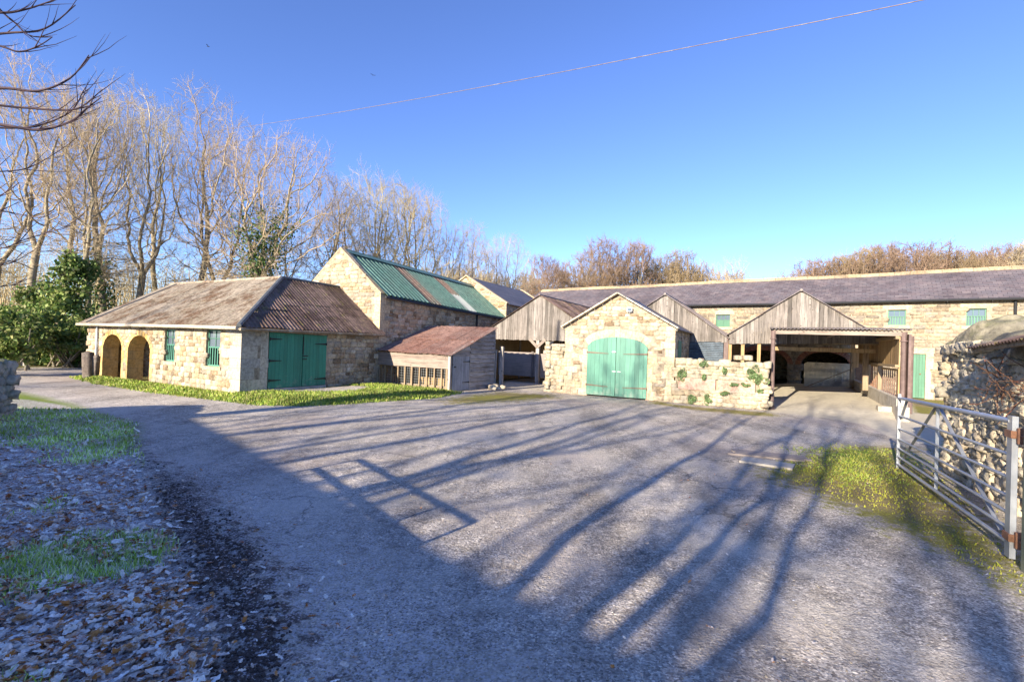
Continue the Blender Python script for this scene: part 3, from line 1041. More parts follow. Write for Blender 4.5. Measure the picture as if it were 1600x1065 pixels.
def build_ground():
    front = np.linspace(-66, 66, 330)
    rest = np.linspace(66, 294, 44)[1:-1]
    A = np.radians(np.concatenate([front, rest]))
    nA = len(A)
    R = [0.35]
    while R[-1] < 1500:
        R.append(R[-1] * (1.035 if R[-1] < 2 else 1.0145 if R[-1] < 34 else 1.06))
    R = np.array(R)
    rr, aa = np.meshgrid(R, A, indexing='ij')
    x = (rr * np.sin(aa)).ravel()
    y = (rr * np.cos(aa)).ravel()
    z = height(x, y)
    x = np.append(x, 0); y = np.append(y, 0); z = np.append(z, hz(0, 0))
    V = np.stack([x, y, z], 1)
    m = masks(x, y)
    i = np.arange(len(R) - 1)[:, None] * nA
    j = np.arange(nA)[None]
    j2 = (j + 1) % nA
    F = np.stack([i + j, i + nA + j, i + nA + j2, i + j2], -1).reshape(-1, 4)
    c = V[F].mean(1)
    cm = masks(c[:, 0], c[:, 1])
    cls = np.zeros(len(F), int)
    cu, cv = UV(c[:, 0], c[:, 1])
    cls[:] = 0                                   # yard
    cls[(c[:, 0] < -7.0)] = 1                    # lane
    cls[cm['m_wood'] > 0.5] = 2
    cls[cm['m_conc'] > 0.5] = 3
    cls[cm['m_moss'] > 0.5] = 4
    cls[sdf(POLY['grass'], c[:, 0], c[:, 1]) > 0] = 5
    cls[sdf(POLY['lit'], c[:, 0], c[:, 1]) > 0] = 6
    names = ['yard', 'lane', 'ground', 'concrete_floor', 'mossy_ground', 'grass_strip', 'leafy_verge']
    for k, nme in enumerate(names):
        f = F[cls == k]
        if not len(f): continue
        used = np.unique(f)
        re = np.full(len(V), -1)
        re[used] = np.arange(len(used))
        o = npmesh(nme, V[used], re[f], M['ground'], None, True, {q: a_[used] for q, a_ in m.items()})
        o['kind'] = 'structure'


build_ground()


# ------------------------------------------------------------------ scattered ground cover
def polar_scatter(rng, n, poly, r0, r1, a0, a1, w=0.0, power=1.0):
    """points whose density thins with distance"""
    t = rng.random(n) ** power
    r = r0 * (r1 / r0) ** t
    a = np.radians(rng.uniform(a0, a1, n))
    x, y = r * np.sin(a), r * np.cos(a)
    d = sdf(POLY[poly], x, y) if isinstance(poly, str) else poly(x, y)
    k = d + rng.uniform(-w, w, n) > 0
    return x[k], y[k]


def blades(name, mat, x, y, rng, h=(0.05, 0.12), w=0.006, label=None, cat=None, wr=0.0, dz=0.0):
    n = len(x)
    z = height(x, y) - 0.005 + dz
    a = rng.uniform(0, 2 * PI, n)
    hh = rng.uniform(h[0], h[1], n)
    r = np.hypot(x, y)
    ww = w + r * wr
    lean = rng.uniform(0.1, 0.75, n) * hh
    la = rng.uniform(0, 2 * PI, n)
    b = np.stack([x, y, z], 1)
    d = np.stack([np.cos(a), np.sin(a), 0 * a], 1) * ww[:, None]
    mid = b + np.stack([np.cos(la) * lean * 0.35, np.sin(la) * lean * 0.35, hh * 0.6], 1)
    tip = b + np.stack([np.cos(la) * lean, np.sin(la) * lean, hh], 1)
    V = np.stack([b - d, b + d, mid + d * 0.7, mid - d * 0.7, tip + d * 0.15, tip - d * 0.15], 1).reshape(-1, 3)
    F = (np.array([[0, 1, 2, 3], [3, 2, 4, 5]])[None] + (np.arange(n) * 6)[:, None, None]).reshape(-1, 4)
    return tag(npmesh(name, V, F, mat), label, cat, None, 'stuff')


rng = np.random.default_rng(5)
x, y = polar_scatter(rng, 170000, 'grass', 8, 32, -50, 0, 0.12)
u_, v_ = UV(x, y)
k = ~((u_ < -14.1) & (v_ > 8.9)) & (sdf(POLY['apron'], x, y) < 0.05) & ~((u_ < -10.5) & (v_ > 14.7))
x, y = x[k], y[k]
blades('grass', M['grass'], x, y, rng, (0.03, 0.10), 0.004, 'bright sunlit grass growing along the foot of the cart shed', 'grass', 0.0009)
# mossy turf
def moss_d(x, y): return np.maximum.reduce([sdf(POLY['moss3'], x, y) * 0.6 - 0.25 + 0.5 * vnoise(x, y, 21, 2.0), sdf(POLY['moss4'], x, y)])
x, y = polar_scatter(rng, 45000, moss_d, 3.5, 14, 18, 55, 0.25)
blades('mossy_turf', M['moss_blade'], x, y, rng, (0.008, 0.035), 0.003, 'short yellow green mossy turf beside the metal gate', 'moss', 0.0006)
x, y = polar_scatter(rng, 60000, lambda x, y: sdf(POLY['lush'], x, y) + 0.35 * vnoise(x, y, 22, 3), 4, 14, 18, 50, 0.5)
blades('lush_turf', M['grass'], x, y, rng, (0.01, 0.04), 0.003, 'brighter grassy patch in the moss near the drain boards', 'grass', 0.0006)
# frosty verge grass
def vg_d(x, y):
    return np.minimum(sdf(POLY['lit'], x, y), np.maximum(0.9 * vnoise(x, y, 31, 2.6) - 0.22, sdf(POLY['verge_green'], x, y) * 0.7 + 0.1 + 0.3 * vnoise(x, y, 33, 3)))
x, y = polar_scatter(rng, 150000, vg_d, 1.9, 15, -60, -16, 0.12)
blades('frosty_grass', M['frost_grass'], x, y, rng, (0.015, 0.07), 0.0016, 'frosted grass tufts poking through leaf litter', 'grass', 0.0007)

# fallen leaves: small cupped leaves with lobed outline
LV, LF = [], []
prof = [0.12, 0.62, 0.42, 0.85, 0.5, 0.72, 0.1]
for i, wv in enumerate(prof):
    t = i / (len(prof) - 1)
    for j in (-1, 0, 1):
        LV.append((j * wv * 0.5, t * 1.3 - 0.65, 0.16 * j * j * wv + 0.22 * (t - 0.5) ** 2))
for i in range(len(prof) - 1):
    for j in range(2):
        a_ = i * 3 + j
        LF.append((a_, a_ + 1, a_ + 4, a_ + 3))
LV, LF = np.array(LV), np.array(LF)


def leaves(name, n, poly, r0, r1, a0, a1, size, label, seed, w=0.2, keep=None, grow=0.0):
    rng = np.random.default_rng(seed)
    x, y = polar_scatter(rng, n, poly, r0, r1, a0, a1, w)
    if keep is not None:
        k = keep(x, y) + rng.uniform(-0.3, 0.3, len(x)) > 0
        x, y = x[k], y[k]
    n = len(x)
    r = np.hypot(x, y)
    s = rng.uniform(size[0], size[1], n) * (1 + grow * r)
    Mx = rotz(rng.uniform(0, 2 * PI, n)) @ rotx(rng.normal(0, 0.45, n)) @ rotz(rng.uniform(0, 2 * PI, n))
    flat = rng.uniform(0.3, 1.9, n) * rng.choice([-1, 1], n)
    S = np.zeros((n, 3, 3))
    S[:, 0, 0] = s * rng.uniform(0.6, 1.1, n); S[:, 1, 1] = s; S[:, 2, 2] = s * flat
    z = height(x, y) + rng.uniform(0.004, 0.03, n) + s * 0.12
    V, F = inst_mesh(LV, LF, Mx @ S, np.stack([x, y, z], 1))
    return tag(npmesh(name, V, F, M['litter'], None, False), label, 'leaves', None, 'stuff')


def lit_keep(x, y): return 0.35 - 0.6 * np.clip(vg_d(x, y) * 3 + 0.3, 0, 1) + 0.8 * vnoise(x, y, 41, 4)
leaves('fallen_leaves', 30000, 'lit', 1.8, 13, -62, -15, (0.018, 0.075), 'frosted and brown fallen leaves covering the shaded verge', 6, 0.16, lit_keep)
leaves('scattered_leaves', 900, 'mud', 1.8, 9, -45, -8, (0.02, 0.045), 'odd brown and frosted leaves on the muddy lane edge', 8, 0.6)
leaves('yard_leaves', 340, 'drive', 2.5, 16, -40, 48, (0.014, 0.03), 'few small brown leaves lying about the yard', 9, 0.1)
# clods and chippings
rk = Rocks(3)
rg = np.random.default_rng(12)
x, y = polar_scatter(rg, 16000, lambda x, y: sdf(POLY['mud'], x, y) - 0.24 + 0.3 * vnoise(x, y, 51, 6), 1.8, 10, -45, -6, 0.1)
for i in range(len(x)):
    s = rg.uniform(0.002, 0.009) * (0.8 + 0.09 * math.hypot(x[i], y[i]))
    a = rg.uniform(0, 6.28)
    rk.rock((x[i], y[i], hz(x[i], y[i]) + s * 0.3), (s * math.cos(a), s * math.sin(a), 0), (-s * math.sin(a), s * math.cos(a), 0), (0, 0, s * 0.7), 0.15) if i < 6500 else None
M['clod'] = m_simple('muddy_clod', (0.075, 0.055, 0.048), 0.4, 30, 0.95)
tag(rk.build('mud_clods', M['clod']), 'dark lumps of mud along the lane edge', 'mud', None, 'stuff')
rk = Rocks(4)
x, y = polar_scatter(rg, 3000, 'drive', 1.9, 9, -30, 48, 0)
for i in range(len(x)):
    s = rg.uniform(0.002, 0.0045)
    a = rg.uniform(0, 6.28)
    rk.rock((x[i], y[i], hz(x[i], y[i]) + s * 0.2), (s * math.cos(a), s * math.sin(a), 0), (-s * math.sin(a), s * math.cos(a), 0), (0, 0, s * 0.6), 0.15)
tag(rk.build('loose_chippings', M['rock_pale']), 'loose pale stone chippings strewn on the yard surface', 'gravel', None, 'stuff')
# ------------------------------------------------------------------ helpers for buildings
def quoins(mb, x0, x1, y0, y1, z0, z1, rng, h=0.3, long=0.55, short=0.3, proud=0.012, sx=-1, sy=1, faces='xy'):
    """corner stones at corner (x0,y0); the wall runs sx along x and sy along y"""
    z = z0
    k = 0
    while z < z1 - 0.05:
        hh = min(h * rng.uniform(0.85, 1.15), z1 - z)
        a, b = (long, short) if k % 2 else (short, long)
        a *= rng.uniform(0.85, 1.15); b *= rng.uniform(0.85, 1.15)
        p = proud * rng.uniform(0.5, 1.3)
        xa, xb = sorted((x0 - sx * p, x0 + sx * a))
        ya, yb = sorted((y0 - sy * p, y0 + sy * b))
        mb.box(xa, xb, ya, yb, z + 0.006, z + hh - 0.006)
        z += hh
        k += 1


def blocks(mb, x0, x1, z0, z1, y0, y1, rng, h=0.3, w=0.5, axis='x'):
    """coursed dressed blocks filling a rectangle"""
    z = z0
    while z < z1 - 0.04:
        hh = min(h * rng.uniform(0.85, 1.15), z1 - z)
        x = x0 - (rng.uniform(0, w * 0.5))
        while x < x1 - 0.02:
            ww = w * rng.uniform(0.6, 1.3)
            a, b = max(x, x0), min(x + ww, x1)
            p = rng.uniform(0, 0.006)
            if b - a > 0.05:
                if axis == 'x': mb.box(a + 0.004, b - 0.004, y0 - p, y1, z + 0.004, z + hh - 0.004)
                else: mb.box(y0 + p, y1, a + 0.004, b - 0.004, z + 0.004, z + hh - 0.004)
            x += ww
        z += hh


def arch_loop(cx, hw, z0, zs, zc, n=14):
    pts = [(cx - hw, z0)]
    for i in range(n + 1):
        a = PI - PI * i / n
        pts.append((cx + hw * math.cos(a), zs + (zc - zs) * math.sin(a)))
    pts.append((cx + hw, z0))
    return pts


def rect(x0, x1, z0, z1): return [(x0, z0), (x1, z0), (x1, z1), (x0, z1)]


def strap(mb, p, d, L, nrm, w=0.05):
    """long tapering strap hinge"""
    p, d, nrm = Vector(p), Vector(d).normalized(), Vector(nrm).normalized()
    up = d.cross(nrm).normalized()
    if up.z < 0: up = -up
    a, b = p, p + d * L
    vs = []
    for q in (nrm * 0.0, nrm * 0.014):
        vs += [a - up * w / 2 + q, b - up * w * 0.18 + q, b + up * w * 0.18 + q, a + up * w / 2 + q]
    mb.add(vs, [(0, 1, 2, 3), (7, 6, 5, 4), (0, 4, 5, 1), (1, 5, 6, 2), (2, 6, 7, 3), (3, 7, 4, 0)])
    mb.tube([a - up * w * 0.8 + nrm * 0.012, a + up * w * 0.8 + nrm * 0.012], 0.016, 6)


rnd = random.Random(11)

# ================================================================== cart shed (left, two arches)
u0, v0 = -14.07, 8.88
S = thing('cart_shed', 'low stone cart shed with two round arches and a mossy corrugated hipped roof', 'shed', W(u0, v0), FROT)
EV = 2.12
def lx(px): return atv(px, 560, 8.88)[0] - u0
def ey(px):                                  # along the end wall
    d = ray(px, 560)
    t = u0 / (UX * d.x + UY * d.y)
    return (-UY * d.x + UX * d.y) * t - v0
a1 = arch_loop((lx(160) + lx(190)) / 2, (lx(190) - lx(160)) / 2, -0.25, 1.15, 1.72)
a2 = arch_loop((lx(199) + lx(234.5)) / 2, (lx(234.5) - lx(199)) / 2, -0.25, 1.12, 1.72)
w1 = rect(lx(256), lx(272.5), 0.86, 1.95)
w2 = rect(lx(321), lx(343), 0.82, 1.98)
XL = lx(137)
mb = MB()
body = [(XL, -0.3), (a1[0][0], -0.3)] + a1[1:-1][::1] + [(a1[-1][0], -0.3), (a2[0][0], -0.3)] + a2[1:-1] + [(a2[-1][0], -0.3), (0, -0.3), (0, EV), (XL, EV)]
mb.plate([body, w1, w2], (0, 0, 0), (1, 0, 0), (0, 0, 1), (0, 0.5, 0))
mb.build('wall', M['mortar_pale'], S)
def skip_cart(cx, cz):
    x = XL + cx
    if x > -0.55: return True
    for arc in (a1, a2):
        c_ = (arc[0][0] + arc[-1][0]) / 2; h_ = (arc[-1][0] - arc[0][0]) / 2 + 0.17
        if abs(x - c_) < h_ and cz - 0.15 < 1.14 + 0.72 * math.sqrt(max(0, 1 - ((x - c_) / h_) ** 2)): return True
    for w_ in (w1, w2):
        if w_[0][0] - 0.1 < x < w_[1][0] + 0.1 and w_[0][1] - 0.1 < cz - 0.15 < w_[2][1] + 0.08: return True
    return False
rk = Rocks(201)
rk.face((XL, 0, -0.15), (1, 0, 0), (0, 0, 1), (0, -1, 0), -XL, EV + 0.12, (0.16, 0.42), (0.1, 0.2), 0.05, skip=skip_cart, jit=0.085, rot=0.05, fill=0.90)
rk.build('facing_stone', M['rubble_warm'], S)
dy0, dy1 = ey(419), ey(509.5)
mb = MB()
YE = 5.76
mb.plate([[(0.5, -0.3), (dy0, -0.3), (dy0, 1.97), (dy1, 1.93), (dy1, -0.3), (YE, -0.3), (YE, EV), (0.5, EV)]], (0, 0, 0), (0, 1, 0), (0, 0, 1), (-0.45, 0, 0))
mb.plate([[(0.5, -0.3), (YE, -0.3), (YE, EV), (3.0, 3.9), (0.5, EV + 0.3)]], (XL, 0, 0), (0, 1, 0), (0, 0, 1), (0.45, 0, 0))
mb.box(XL + 0.45, -0.45, YE - 0.45, YE, -0.3, EV)
mb.build('side_wall', M['mortar_pale'], S)
rk = Rocks(202)
rk.face((0, 0, -0.15), (0, 1, 0), (0, 0, 1), (1, 0, 0), YE, EV + 0.1, (0.16, 0.45), (0.09, 0.2), 0.05, skip=lambda cx, cz: cx < dy1 + 0.12 or cz > EV + 0.05, jit=0.085, rot=0.05, fill=0.90)
rk.build('facing_stone', M['rubble_warm'], S)
mb = MB()
quoins(mb, 0, 0, 0, 0, -0.2, EV, rnd, 0.34, 0.5, 0.86, 0.012)
blocks(mb, 0.62, dy0 - 0.015, -0.2, EV - 0.02, -0.1, 0.008, rnd, 0.34, 0.4, 'y')
mb.build('quoin', M['ashlar_grey'], S)
# arch linings of golden dressed stone
for arc in (a1, a2):
    mb = MB()
    n = len(arc)
    zb = -0.2
    pts = [(arc[0][0], zb), (arc[0][0], 0.15), (arc[0][0], 0.48), (arc[0][0], 0.8)] + arc[1:-1] + [(arc[-1][0], 0.8), (arc[-1][0], 0.48), (arc[-1][0], 0.15), (arc[-1][0], zb)]
    cx = (arc[0][0] + arc[-1][0]) / 2
    for i in range(len(pts) - 1):
        a, b = Vector((pts[i][0], 0, pts[i][1])), Vector((pts[i + 1][0], 0, pts[i + 1][1]))
        d = (b - a).normalized()
        nr = Vector((-d.z, 0, d.x))
        mid = (a + b) / 2
        if nr.dot(Vector((cx - mid.x, 0, 0.9 - mid.z))) > 0: nr = -nr
        for q in range(2):
            y_a, y_b = (-0.004 if i % 2 else -0.009) + q * 0.255, 0.25 + q * 0.26
            e = nr * -0.014
            vs = []
            for yy in (y_a, y_b):
                for p in (a + e + d * 0.004, b + e - d * 0.004, b + nr * 0.17 - d * 0.004, a + nr * 0.17 + d * 0.004):
                    vs.append((p.x, yy, p.z))
            mb.add(vs, [(0, 1, 2, 3), (7, 6, 5, 4), (0, 4, 5, 1), (1, 5, 6, 2), (2, 6, 7, 3), (3, 7, 4, 0)])
    mb.build('arch_surround', M['ashlar_gold'], S)
mb = MB()
mb.box(XL + 0.5, lx(245), 1.5, 1.8, -0.2, 2.1)
mb.box(lx(245), lx(245) + 0.2, 0.5, 1.8, -0.2, 2.1)
mb.build('inner_wall', M['stone_big'], S)
# windows: glazed top, slatted hopper below
for (wr, slats) in ((w1, 5), (w2, 5)):
    x0_, x1_ = wr[0][0], wr[1][0]
    z0_, z1_ = wr[0][1], wr[2][1]
    yy = 0.07
    fr = MB()
    t = 0.045
    zm = z0_ + (z1_ - z0_) * 0.52
    for b in ((x0_, x0_ + t, z0_, z1_), (x1_ - t, x1_, z0_, z1_), (x0_ + t, x1_ - t, z1_ - t, z1_), (x0_ + t, x1_ - t, z0_, z0_ + t), (x0_ + t, x1_ - t, zm - t / 2, zm + t / 2)):
        fr.box(b[0], b[1], yy, yy + 0.06, b[2], b[3])
    f = MB()
    for i in range(slats):
        cx = x0_ + t + (x1_ - x0_ - 2 * t) * (i + 0.5) / slats
        f.box(cx - 0.02, cx + 0.02, yy + 0.008, yy + 0.035, z0_ + t, zm - t / 2)
    wf = fr.build('window', M['green_pale'], S)
    f.build('slat', M['green_pale'], wf)
    f = MB()
    f.box(x0_ + t, x1_ - t, yy + 0.03, yy + 0.035, zm, z1_ - t)
    f.build('pane', M['glass'], wf)
    f = MB()
    for i in (1,):
        cx = (x0_ + x1_) / 2
        f.box(cx - 0.011, cx + 0.011, yy + 0.012, yy + 0.03, zm + t / 2, z1_ - t)
    f.box(x0_ + t, x1_ - t, yy + 0.014, yy + 0.028, (zm + z1_) / 2 - 0.011, (zm + z1_) / 2 + 0.011)
    f.build('glazing_bar', M['green_win'], wf)
    f = MB()
    f.box(x0_ - 0.1, x1_ + 0.1, -0.03, 0.2, z0_ - 0.12, z0_ - 0.002)
    f.build('sill', M['ashlar'], wf)
# big green double doors on the end wall
def door_leaf(name, x, y0_, y1_, z0_, z1_, mat, parent, n=8):
    m = MB()
    boards(m, y0_, y1_, lambda s: z0_, lambda s: z1_(s), x, thick=-0.03, w=(y1_ - y0_) / n, gap=0.005, rng=rnd, axis='y', proud=-0.004)
    return m.build(name, mat, parent)
ym = dy0 + (dy1 - dy0) * 0.56
zt = lambda s: 1.97 - 0.04 * (s - dy0) / (dy1 - dy0) - 0.01
L1 = door_leaf('door', 0.015, dy0 + 0.01, ym - 0.012, 0.17, zt, M['green'], S, 9)
L2 = door_leaf('door', 0.015, ym + 0.012, dy1 - 0.01, 0.17, zt, M['green'], S, 7)
for z in (0.42, 1.05, 1.75):
    m = MB(); strap(m, (0.028, dy0 + 0.03, z), (0, 1, 0), 0.42, (1, 0, 0), 0.06); m.build('hinge', M['iron'], L1)
for z in (0.40, 1.62):
    m = MB(); strap(m, (0.028, dy1 - 0.03, z), (0, -1, 0), 0.48, (1, 0, 0), 0.06); m.build('hinge', M['iron'], L2)
m = MB(); m.box(0.028, 0.05, ym - 0.02, ym + 0.2, 1.19, 1.22); m.box(0.028, 0.05, ym - 0.02, ym + 0.15, 1.08, 1.11); m.box(0.028, 0.04, ym - 0.014, ym + 0.014, 1.25, 1.85)
m.build('latch', M['iron'], L1)
m = MB(); m.box(-0.44, 0.05, dy0 + 0.002, dy1 - 0.002, -0.2, 0.155); m.build('threshold', M['concrete'], S)
# roofs
APX, APY, RZ = -2.4, 3.0, 4.05
E = 0.25
zE = EV - 0.02
sl_f = math.hypot(APY + E, RZ - zE)
XR = XL - 0.2
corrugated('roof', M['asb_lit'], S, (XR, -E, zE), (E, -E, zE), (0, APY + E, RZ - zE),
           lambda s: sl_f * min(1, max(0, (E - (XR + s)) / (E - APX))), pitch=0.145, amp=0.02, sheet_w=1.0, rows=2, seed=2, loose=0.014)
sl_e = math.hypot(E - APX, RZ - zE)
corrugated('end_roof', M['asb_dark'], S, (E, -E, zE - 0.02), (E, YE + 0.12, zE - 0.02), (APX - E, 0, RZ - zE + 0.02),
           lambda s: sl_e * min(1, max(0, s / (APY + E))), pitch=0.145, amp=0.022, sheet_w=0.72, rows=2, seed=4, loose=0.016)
mb = MB()
mb.add([(XR, APY, RZ - 0.01), (APX, APY, RZ - 0.01), (APX, YE + 0.2, zE), (XR, YE + 0.2, zE)], [(0, 1, 2, 3)])
mb.add([(APX, APY, RZ - 0.01), (APX, YE + 0.1, RZ - 0.01), (-5.0, YE + 0.1, zE)], [(0, 1, 2)])
mb.build('back_roof', M['asb_lit'], S)
mb = MB()
mb.tube([(E + 0.02, -E - 0.02, zE + 0.02), (APX, APY, RZ + 0.04)], [0.07, 0.075], 7)
mb.tube([(APX, APY, RZ + 0.05), (APX, YE, RZ + 0.03)], 0.055, 7)
mb.build('hip_flashing', M['lead'], S)
mb = MB()
mb.tube([(XR, APY, RZ + 0.02), (APX, APY, RZ + 0.04)], 0.07, 7)
mb.build('ridge_capping', M['asb_lit'], S)
mb = MB()
mb.bar((XR + 0.62, -E, zE + 0.04), (XR + 0.62, APY, RZ + 0.03), 0.05, 0.05)
mb.build('roof_batten', M['lead'], S)
mb = MB()
mb.tube([(XR, -E - 0.06, zE - 0.05), (-2.7, -E - 0.06, zE - 0.045), (E, -E - 0.06, zE - 0.06)], 0.055, 8)
mb.build('gutter', M['ashlar_grey'], S)
mb = MB()
mb.tube([(E + 0.05, -E, zE - 0.09), (E + 0.05, YE, zE - 0.07)], 0.045, 8)
mb.box(0.002, 0.06, -0.02, YE - 0.2, zE - 0.07, zE - 0.005)
mb.build('gutter', M['gutter'], S)
mb = MB()
xp = lx(153)
mb.tube([(xp, -0.06, zE - 0.1), (xp, -0.06, -0.1)], 0.04, 8)
mb.build('downpipe', M['galv'], S)

# leaning stone stub by its far corner
p = at(137, 592)
rk = Rocks(21)
rk.rock((0, 0, 0.42), (0.13, 0.02, 0), (0, 0.12, 0), (-0.03, 0, 0.55), 0.05)
rk.rock((0.2, 0.1, 0.38), (0.08, 0, 0), (0, 0.09, 0), (0.02, 0, 0.46), 0.05)
o = rk.build('guard_stone', M['rock_dark'])
o.location = (p.x, p.y, hz(p.x, p.y))
tag(o, 'dark upright guard stones at the far corner of the cart shed', 'guard stone')

# blue tarp and rubble by its end wall
p = at(531, 598)
mb = MB()
rr = random.Random(4)
gx, gy = 9, 6
for i in range(gx):
    for j in range(gy):
        fx, fy = i / (gx - 1) - 0.5, j / (gy - 1) - 0.5
        mb.v.append((fx * 0.8, fy * 0.5, 0.24 * (1 - (abs(fx) * 1.8) ** 2) * (1 - (abs(fy) * 1.8) ** 2) + rr.uniform(0, 0.06)))
for i in range(gx - 1):
    for j in range(gy - 1):
        a = i * gy + j
        mb.f.append((a, a + gy, a + gy + 1, a + 1))
o = mb.build('tarpaulin', M['tarp'], None, recalc=False)
o.location = (p.x, p.y, hz(p.x, p.y) + 0.0)
o.rotation_euler = (0, 0, 0.5)
tag(o, 'crumpled blue tarpaulin lying at the foot of the cart shed end wall', 'tarpaulin')
for i, (px, py, sc, lab) in enumerate([(553, 596, 1.0, 'small heap of grey rubble between the blue tarpaulin and the rusty shed'), (575, 597, 1.2, 'loose heap of broken slabs against the corner of the rusty shed')]):
    p = at(px, py)
    rk = Rocks(30 + i)
    for k in range(13):
        s = rk.rng.uniform(0.05, 0.13) * sc
        a = rk.rng.uniform(0, 6.28)
        rk.rock((rk.rng.normal(0, 0.16), rk.rng.normal(0, 0.12), rk.rng.uniform(0.02, 0.16)), (s * math.cos(a), s * math.sin(a), s * 0.2), (-s * math.sin(a) * 0.6, s * math.cos(a) * 0.6, 0), (0, -s * 0.2, s * 0.4), 0.12)
    o = rk.build('rubble_heap', M['rock'])
    o.location = (p.x, p.y, hz(p.x, p.y))
    tag(o, lab, 'rubble', 'rubble heaps by the cart shed')

# ================================================================== tall barn with green roof
S = thing('stone_barn', 'tall stone barn with green ribbed metal roof and rust streaks', 'barn', W(-14.07, 14.65), FROT)
mb = MB()
mb.plate([[(-4.85, -0.3), (0, -0.3), (0, 3.74), (-2.42, 5.76), (-4.85, 3.74)]], (0, 0, 0), (1, 0, 0), (0, 0, 1), (0, 0.45, 0))
mb.build('gable_wall', M['mortar_pale'], S)
rk = Rocks(203)
rk.face((-4.85, 0, 1.6), (1, 0, 0), (0, 0, 1), (0, -1, 0), 4.85, 4.2, (0.2, 0.5), (0.11, 0.22), 0.055, top=lambda s: 2.02 + 2.02 * (1 - abs(s - 2.43) / 2.43), skip=lambda cx, cz: cx > 4.35 and cz < 2.1, jit=0.085, rot=0.05, fill=0.90)
rk.build('facing_stone', M['rubble_warm'], S)
rk = Rocks(204)
rk.face((0, 0.3, 0), (0, 1, 0), (0, 0, 1), (1, 0, 0), 10.0, 3.7, (0.2, 0.55), (0.1, 0.22), 0.055, top=lambda s: 3.56 - 0.024 * s, skip=lambda cx, cz: cx < 0.2, jit=0.085, rot=0.05, fill=0.90)
rk.build('facing_stone', M['rubble_warm'], S)
mb = MB()
mb.plate([[(0.45, -0.3), (10.3, -0.3), (10.3, 3.42), (0.45, 3.66)]], (0, 0, 0), (0, 1, 0), (0, 0, 1), (-0.45, 0, 0))
mb.build('side_wall', M['stone_big'], S); mb = MB()
mb.plate([[(0.45, -0.3), (10.3, -0.3), (10.3, 3.42), (0.45, 3.66)]], (-4.4, 0, 0), (0, 1, 0), (0, 0, 1), (-0.45, 0, 0))
mb.build('side_wall', M['stone_big'], S)
mb = MB()
quoins(mb, 0, 0, 0, 0, 0, 3.7, rnd, 0.3, 0.5, 0.3)
mb.build('quoin', M['ashlar'], S)
upv = Vector((-2.56, 0, 1.98))
sll = upv.length
eave = lambda yy: (0.14, yy, 3.68 - 0.27 * yy / 10.3)
for nm, ya, yb, mt, lo, hi, sd in (('roof', 0.16, 3.1, 'green_roof', 0, 1, 1), ('rusty_sheet', 3.1, 3.9, 'green_roof_rust', 0, 1, 2), ('roof', 3.9, 6.2, 'green_roof', 0, 1, 3),
                                   ('rusty_sheet', 6.2, 7.0, 'green_roof_rust', 0.42, 1, 4), ('clear_sheet', 6.2, 7.0, 'clear_sheet', 0, 0.45, 5), ('roof', 7.0, 10.35, 'green_roof', 0, 1, 6)):
    corrugated(nm, M[mt], S, eave(ya), eave(yb), upv, lambda s, h=hi: sll * h, lambda s, l=lo: sll * l, pitch=0.27, amp=0.065, rib=True, sheet_w=0.8, rows=1, seed=sd, loose=0.003, sides=12)
corrugated('west_roof', M['green_roof'], S, (-4.99, 0.16, 3.68), (-4.99, 10.35, 3.41), (2.56, 0, 1.98), lambda s: sll, pitch=0.2, amp=0.04, rib=True, seed=9, loose=0.003, sides=12)
mb = MB()
for sgn in (1, -1):
    mb.obox((-2.42 + sgn * 0.11, 5.25, 5.56), (0.12, 0, -0.09 * sgn), (0, 5.1, -0.135), (0.004, 0, 0.008))
mb.build('ridge_capping', M['green_roof'], S)
mb = MB()
for i in range(9):
    t0, t1 = i / 9, (i + 1) / 9
    for sgn in (1, -1):
        a = Vector((-2.42 + sgn * 2.43 * (1 - t0), 0.1, 3.76 + 2.02 * t0))
        b = Vector((-2.42 + sgn * 2.43 * (1 - t1), 0.1, 3.76 + 2.02 * t1))
        mb.bar(a, b, 0.22, 0.05)
mb.build('verge_stone', M['ridge'], S)
mb = MB()
yd = atv(743, 500, 20)[1]
def along(px, uu):
    d = ray(px, 520)
    t = uu / (UX * d.x + UY * d.y)
    return (-UY * d.x + UX * d.y) * t
yd = along(743, -14.07) - 14.65
mb.tube([(0.07, yd, 3.5), (0.07, yd, 0.3)], 0.05, 8)
mb.build('downpipe', M['black'], S)
mb = MB()
mb.tube([(0.19, 0.1, 3.60), (0.19, 10.3, 3.34)], 0.05, 6)
mb.build('gutter', M['black'], S)

# ================================================================== slate barn beyond
S = thing('slate_barn', 'stone barn with dark slate roof and pale gable coping behind the green roofed barn', 'barn', W(-13.94, 24.97), FROT)
mb = MB()
mb.plate([[(-5.8, -0.3), (0, -0.3), (0, 4.35), (-2.9, 6.0), (-5.8, 4.35)]], (0, 0, 0), (1, 0, 0), (0, 0, 1), (0, 0.4, 0))
mb.build('gable_wall', M['stone_big'], S); mb = MB()
mb.plate([[(-5.8, -0.3), (0, -0.3), (0, 4.35), (-2.9, 6.0), (-5.8, 4.35)]], (0, 7.6, 0), (1, 0, 0), (0, 0, 1), (0, -0.4, 0))
mb.build('gable_wall', M['stone_big'], S)
mb = MB()
mb.box(-0.4, 0, 0.4, 7.2, -0.3, 4.3)
mb.build('side_wall', M['stone'], S); mb = MB()
mb.box(-5.8, -5.4, 0.4, 7.2, -0.3, 4.3)
mb.build('side_wall', M['stone'], S)
mb = MB()
mb.add([(0.15, 0.1, 4.27), (0.15, 7.6, 4.27), (-2.9, 7.6, 6.02), (-2.9, 0.1, 6.02)], [(0, 1, 2, 3)])
mb.add([(-5.95, 0.1, 4.27), (-5.95, 7.6, 4.27), (-2.9, 7.6, 6.02), (-2.9, 0.1, 6.02)], [(3, 2, 1, 0)])
o = mb.build('roof', M['slate_dark'], S, recalc=False)
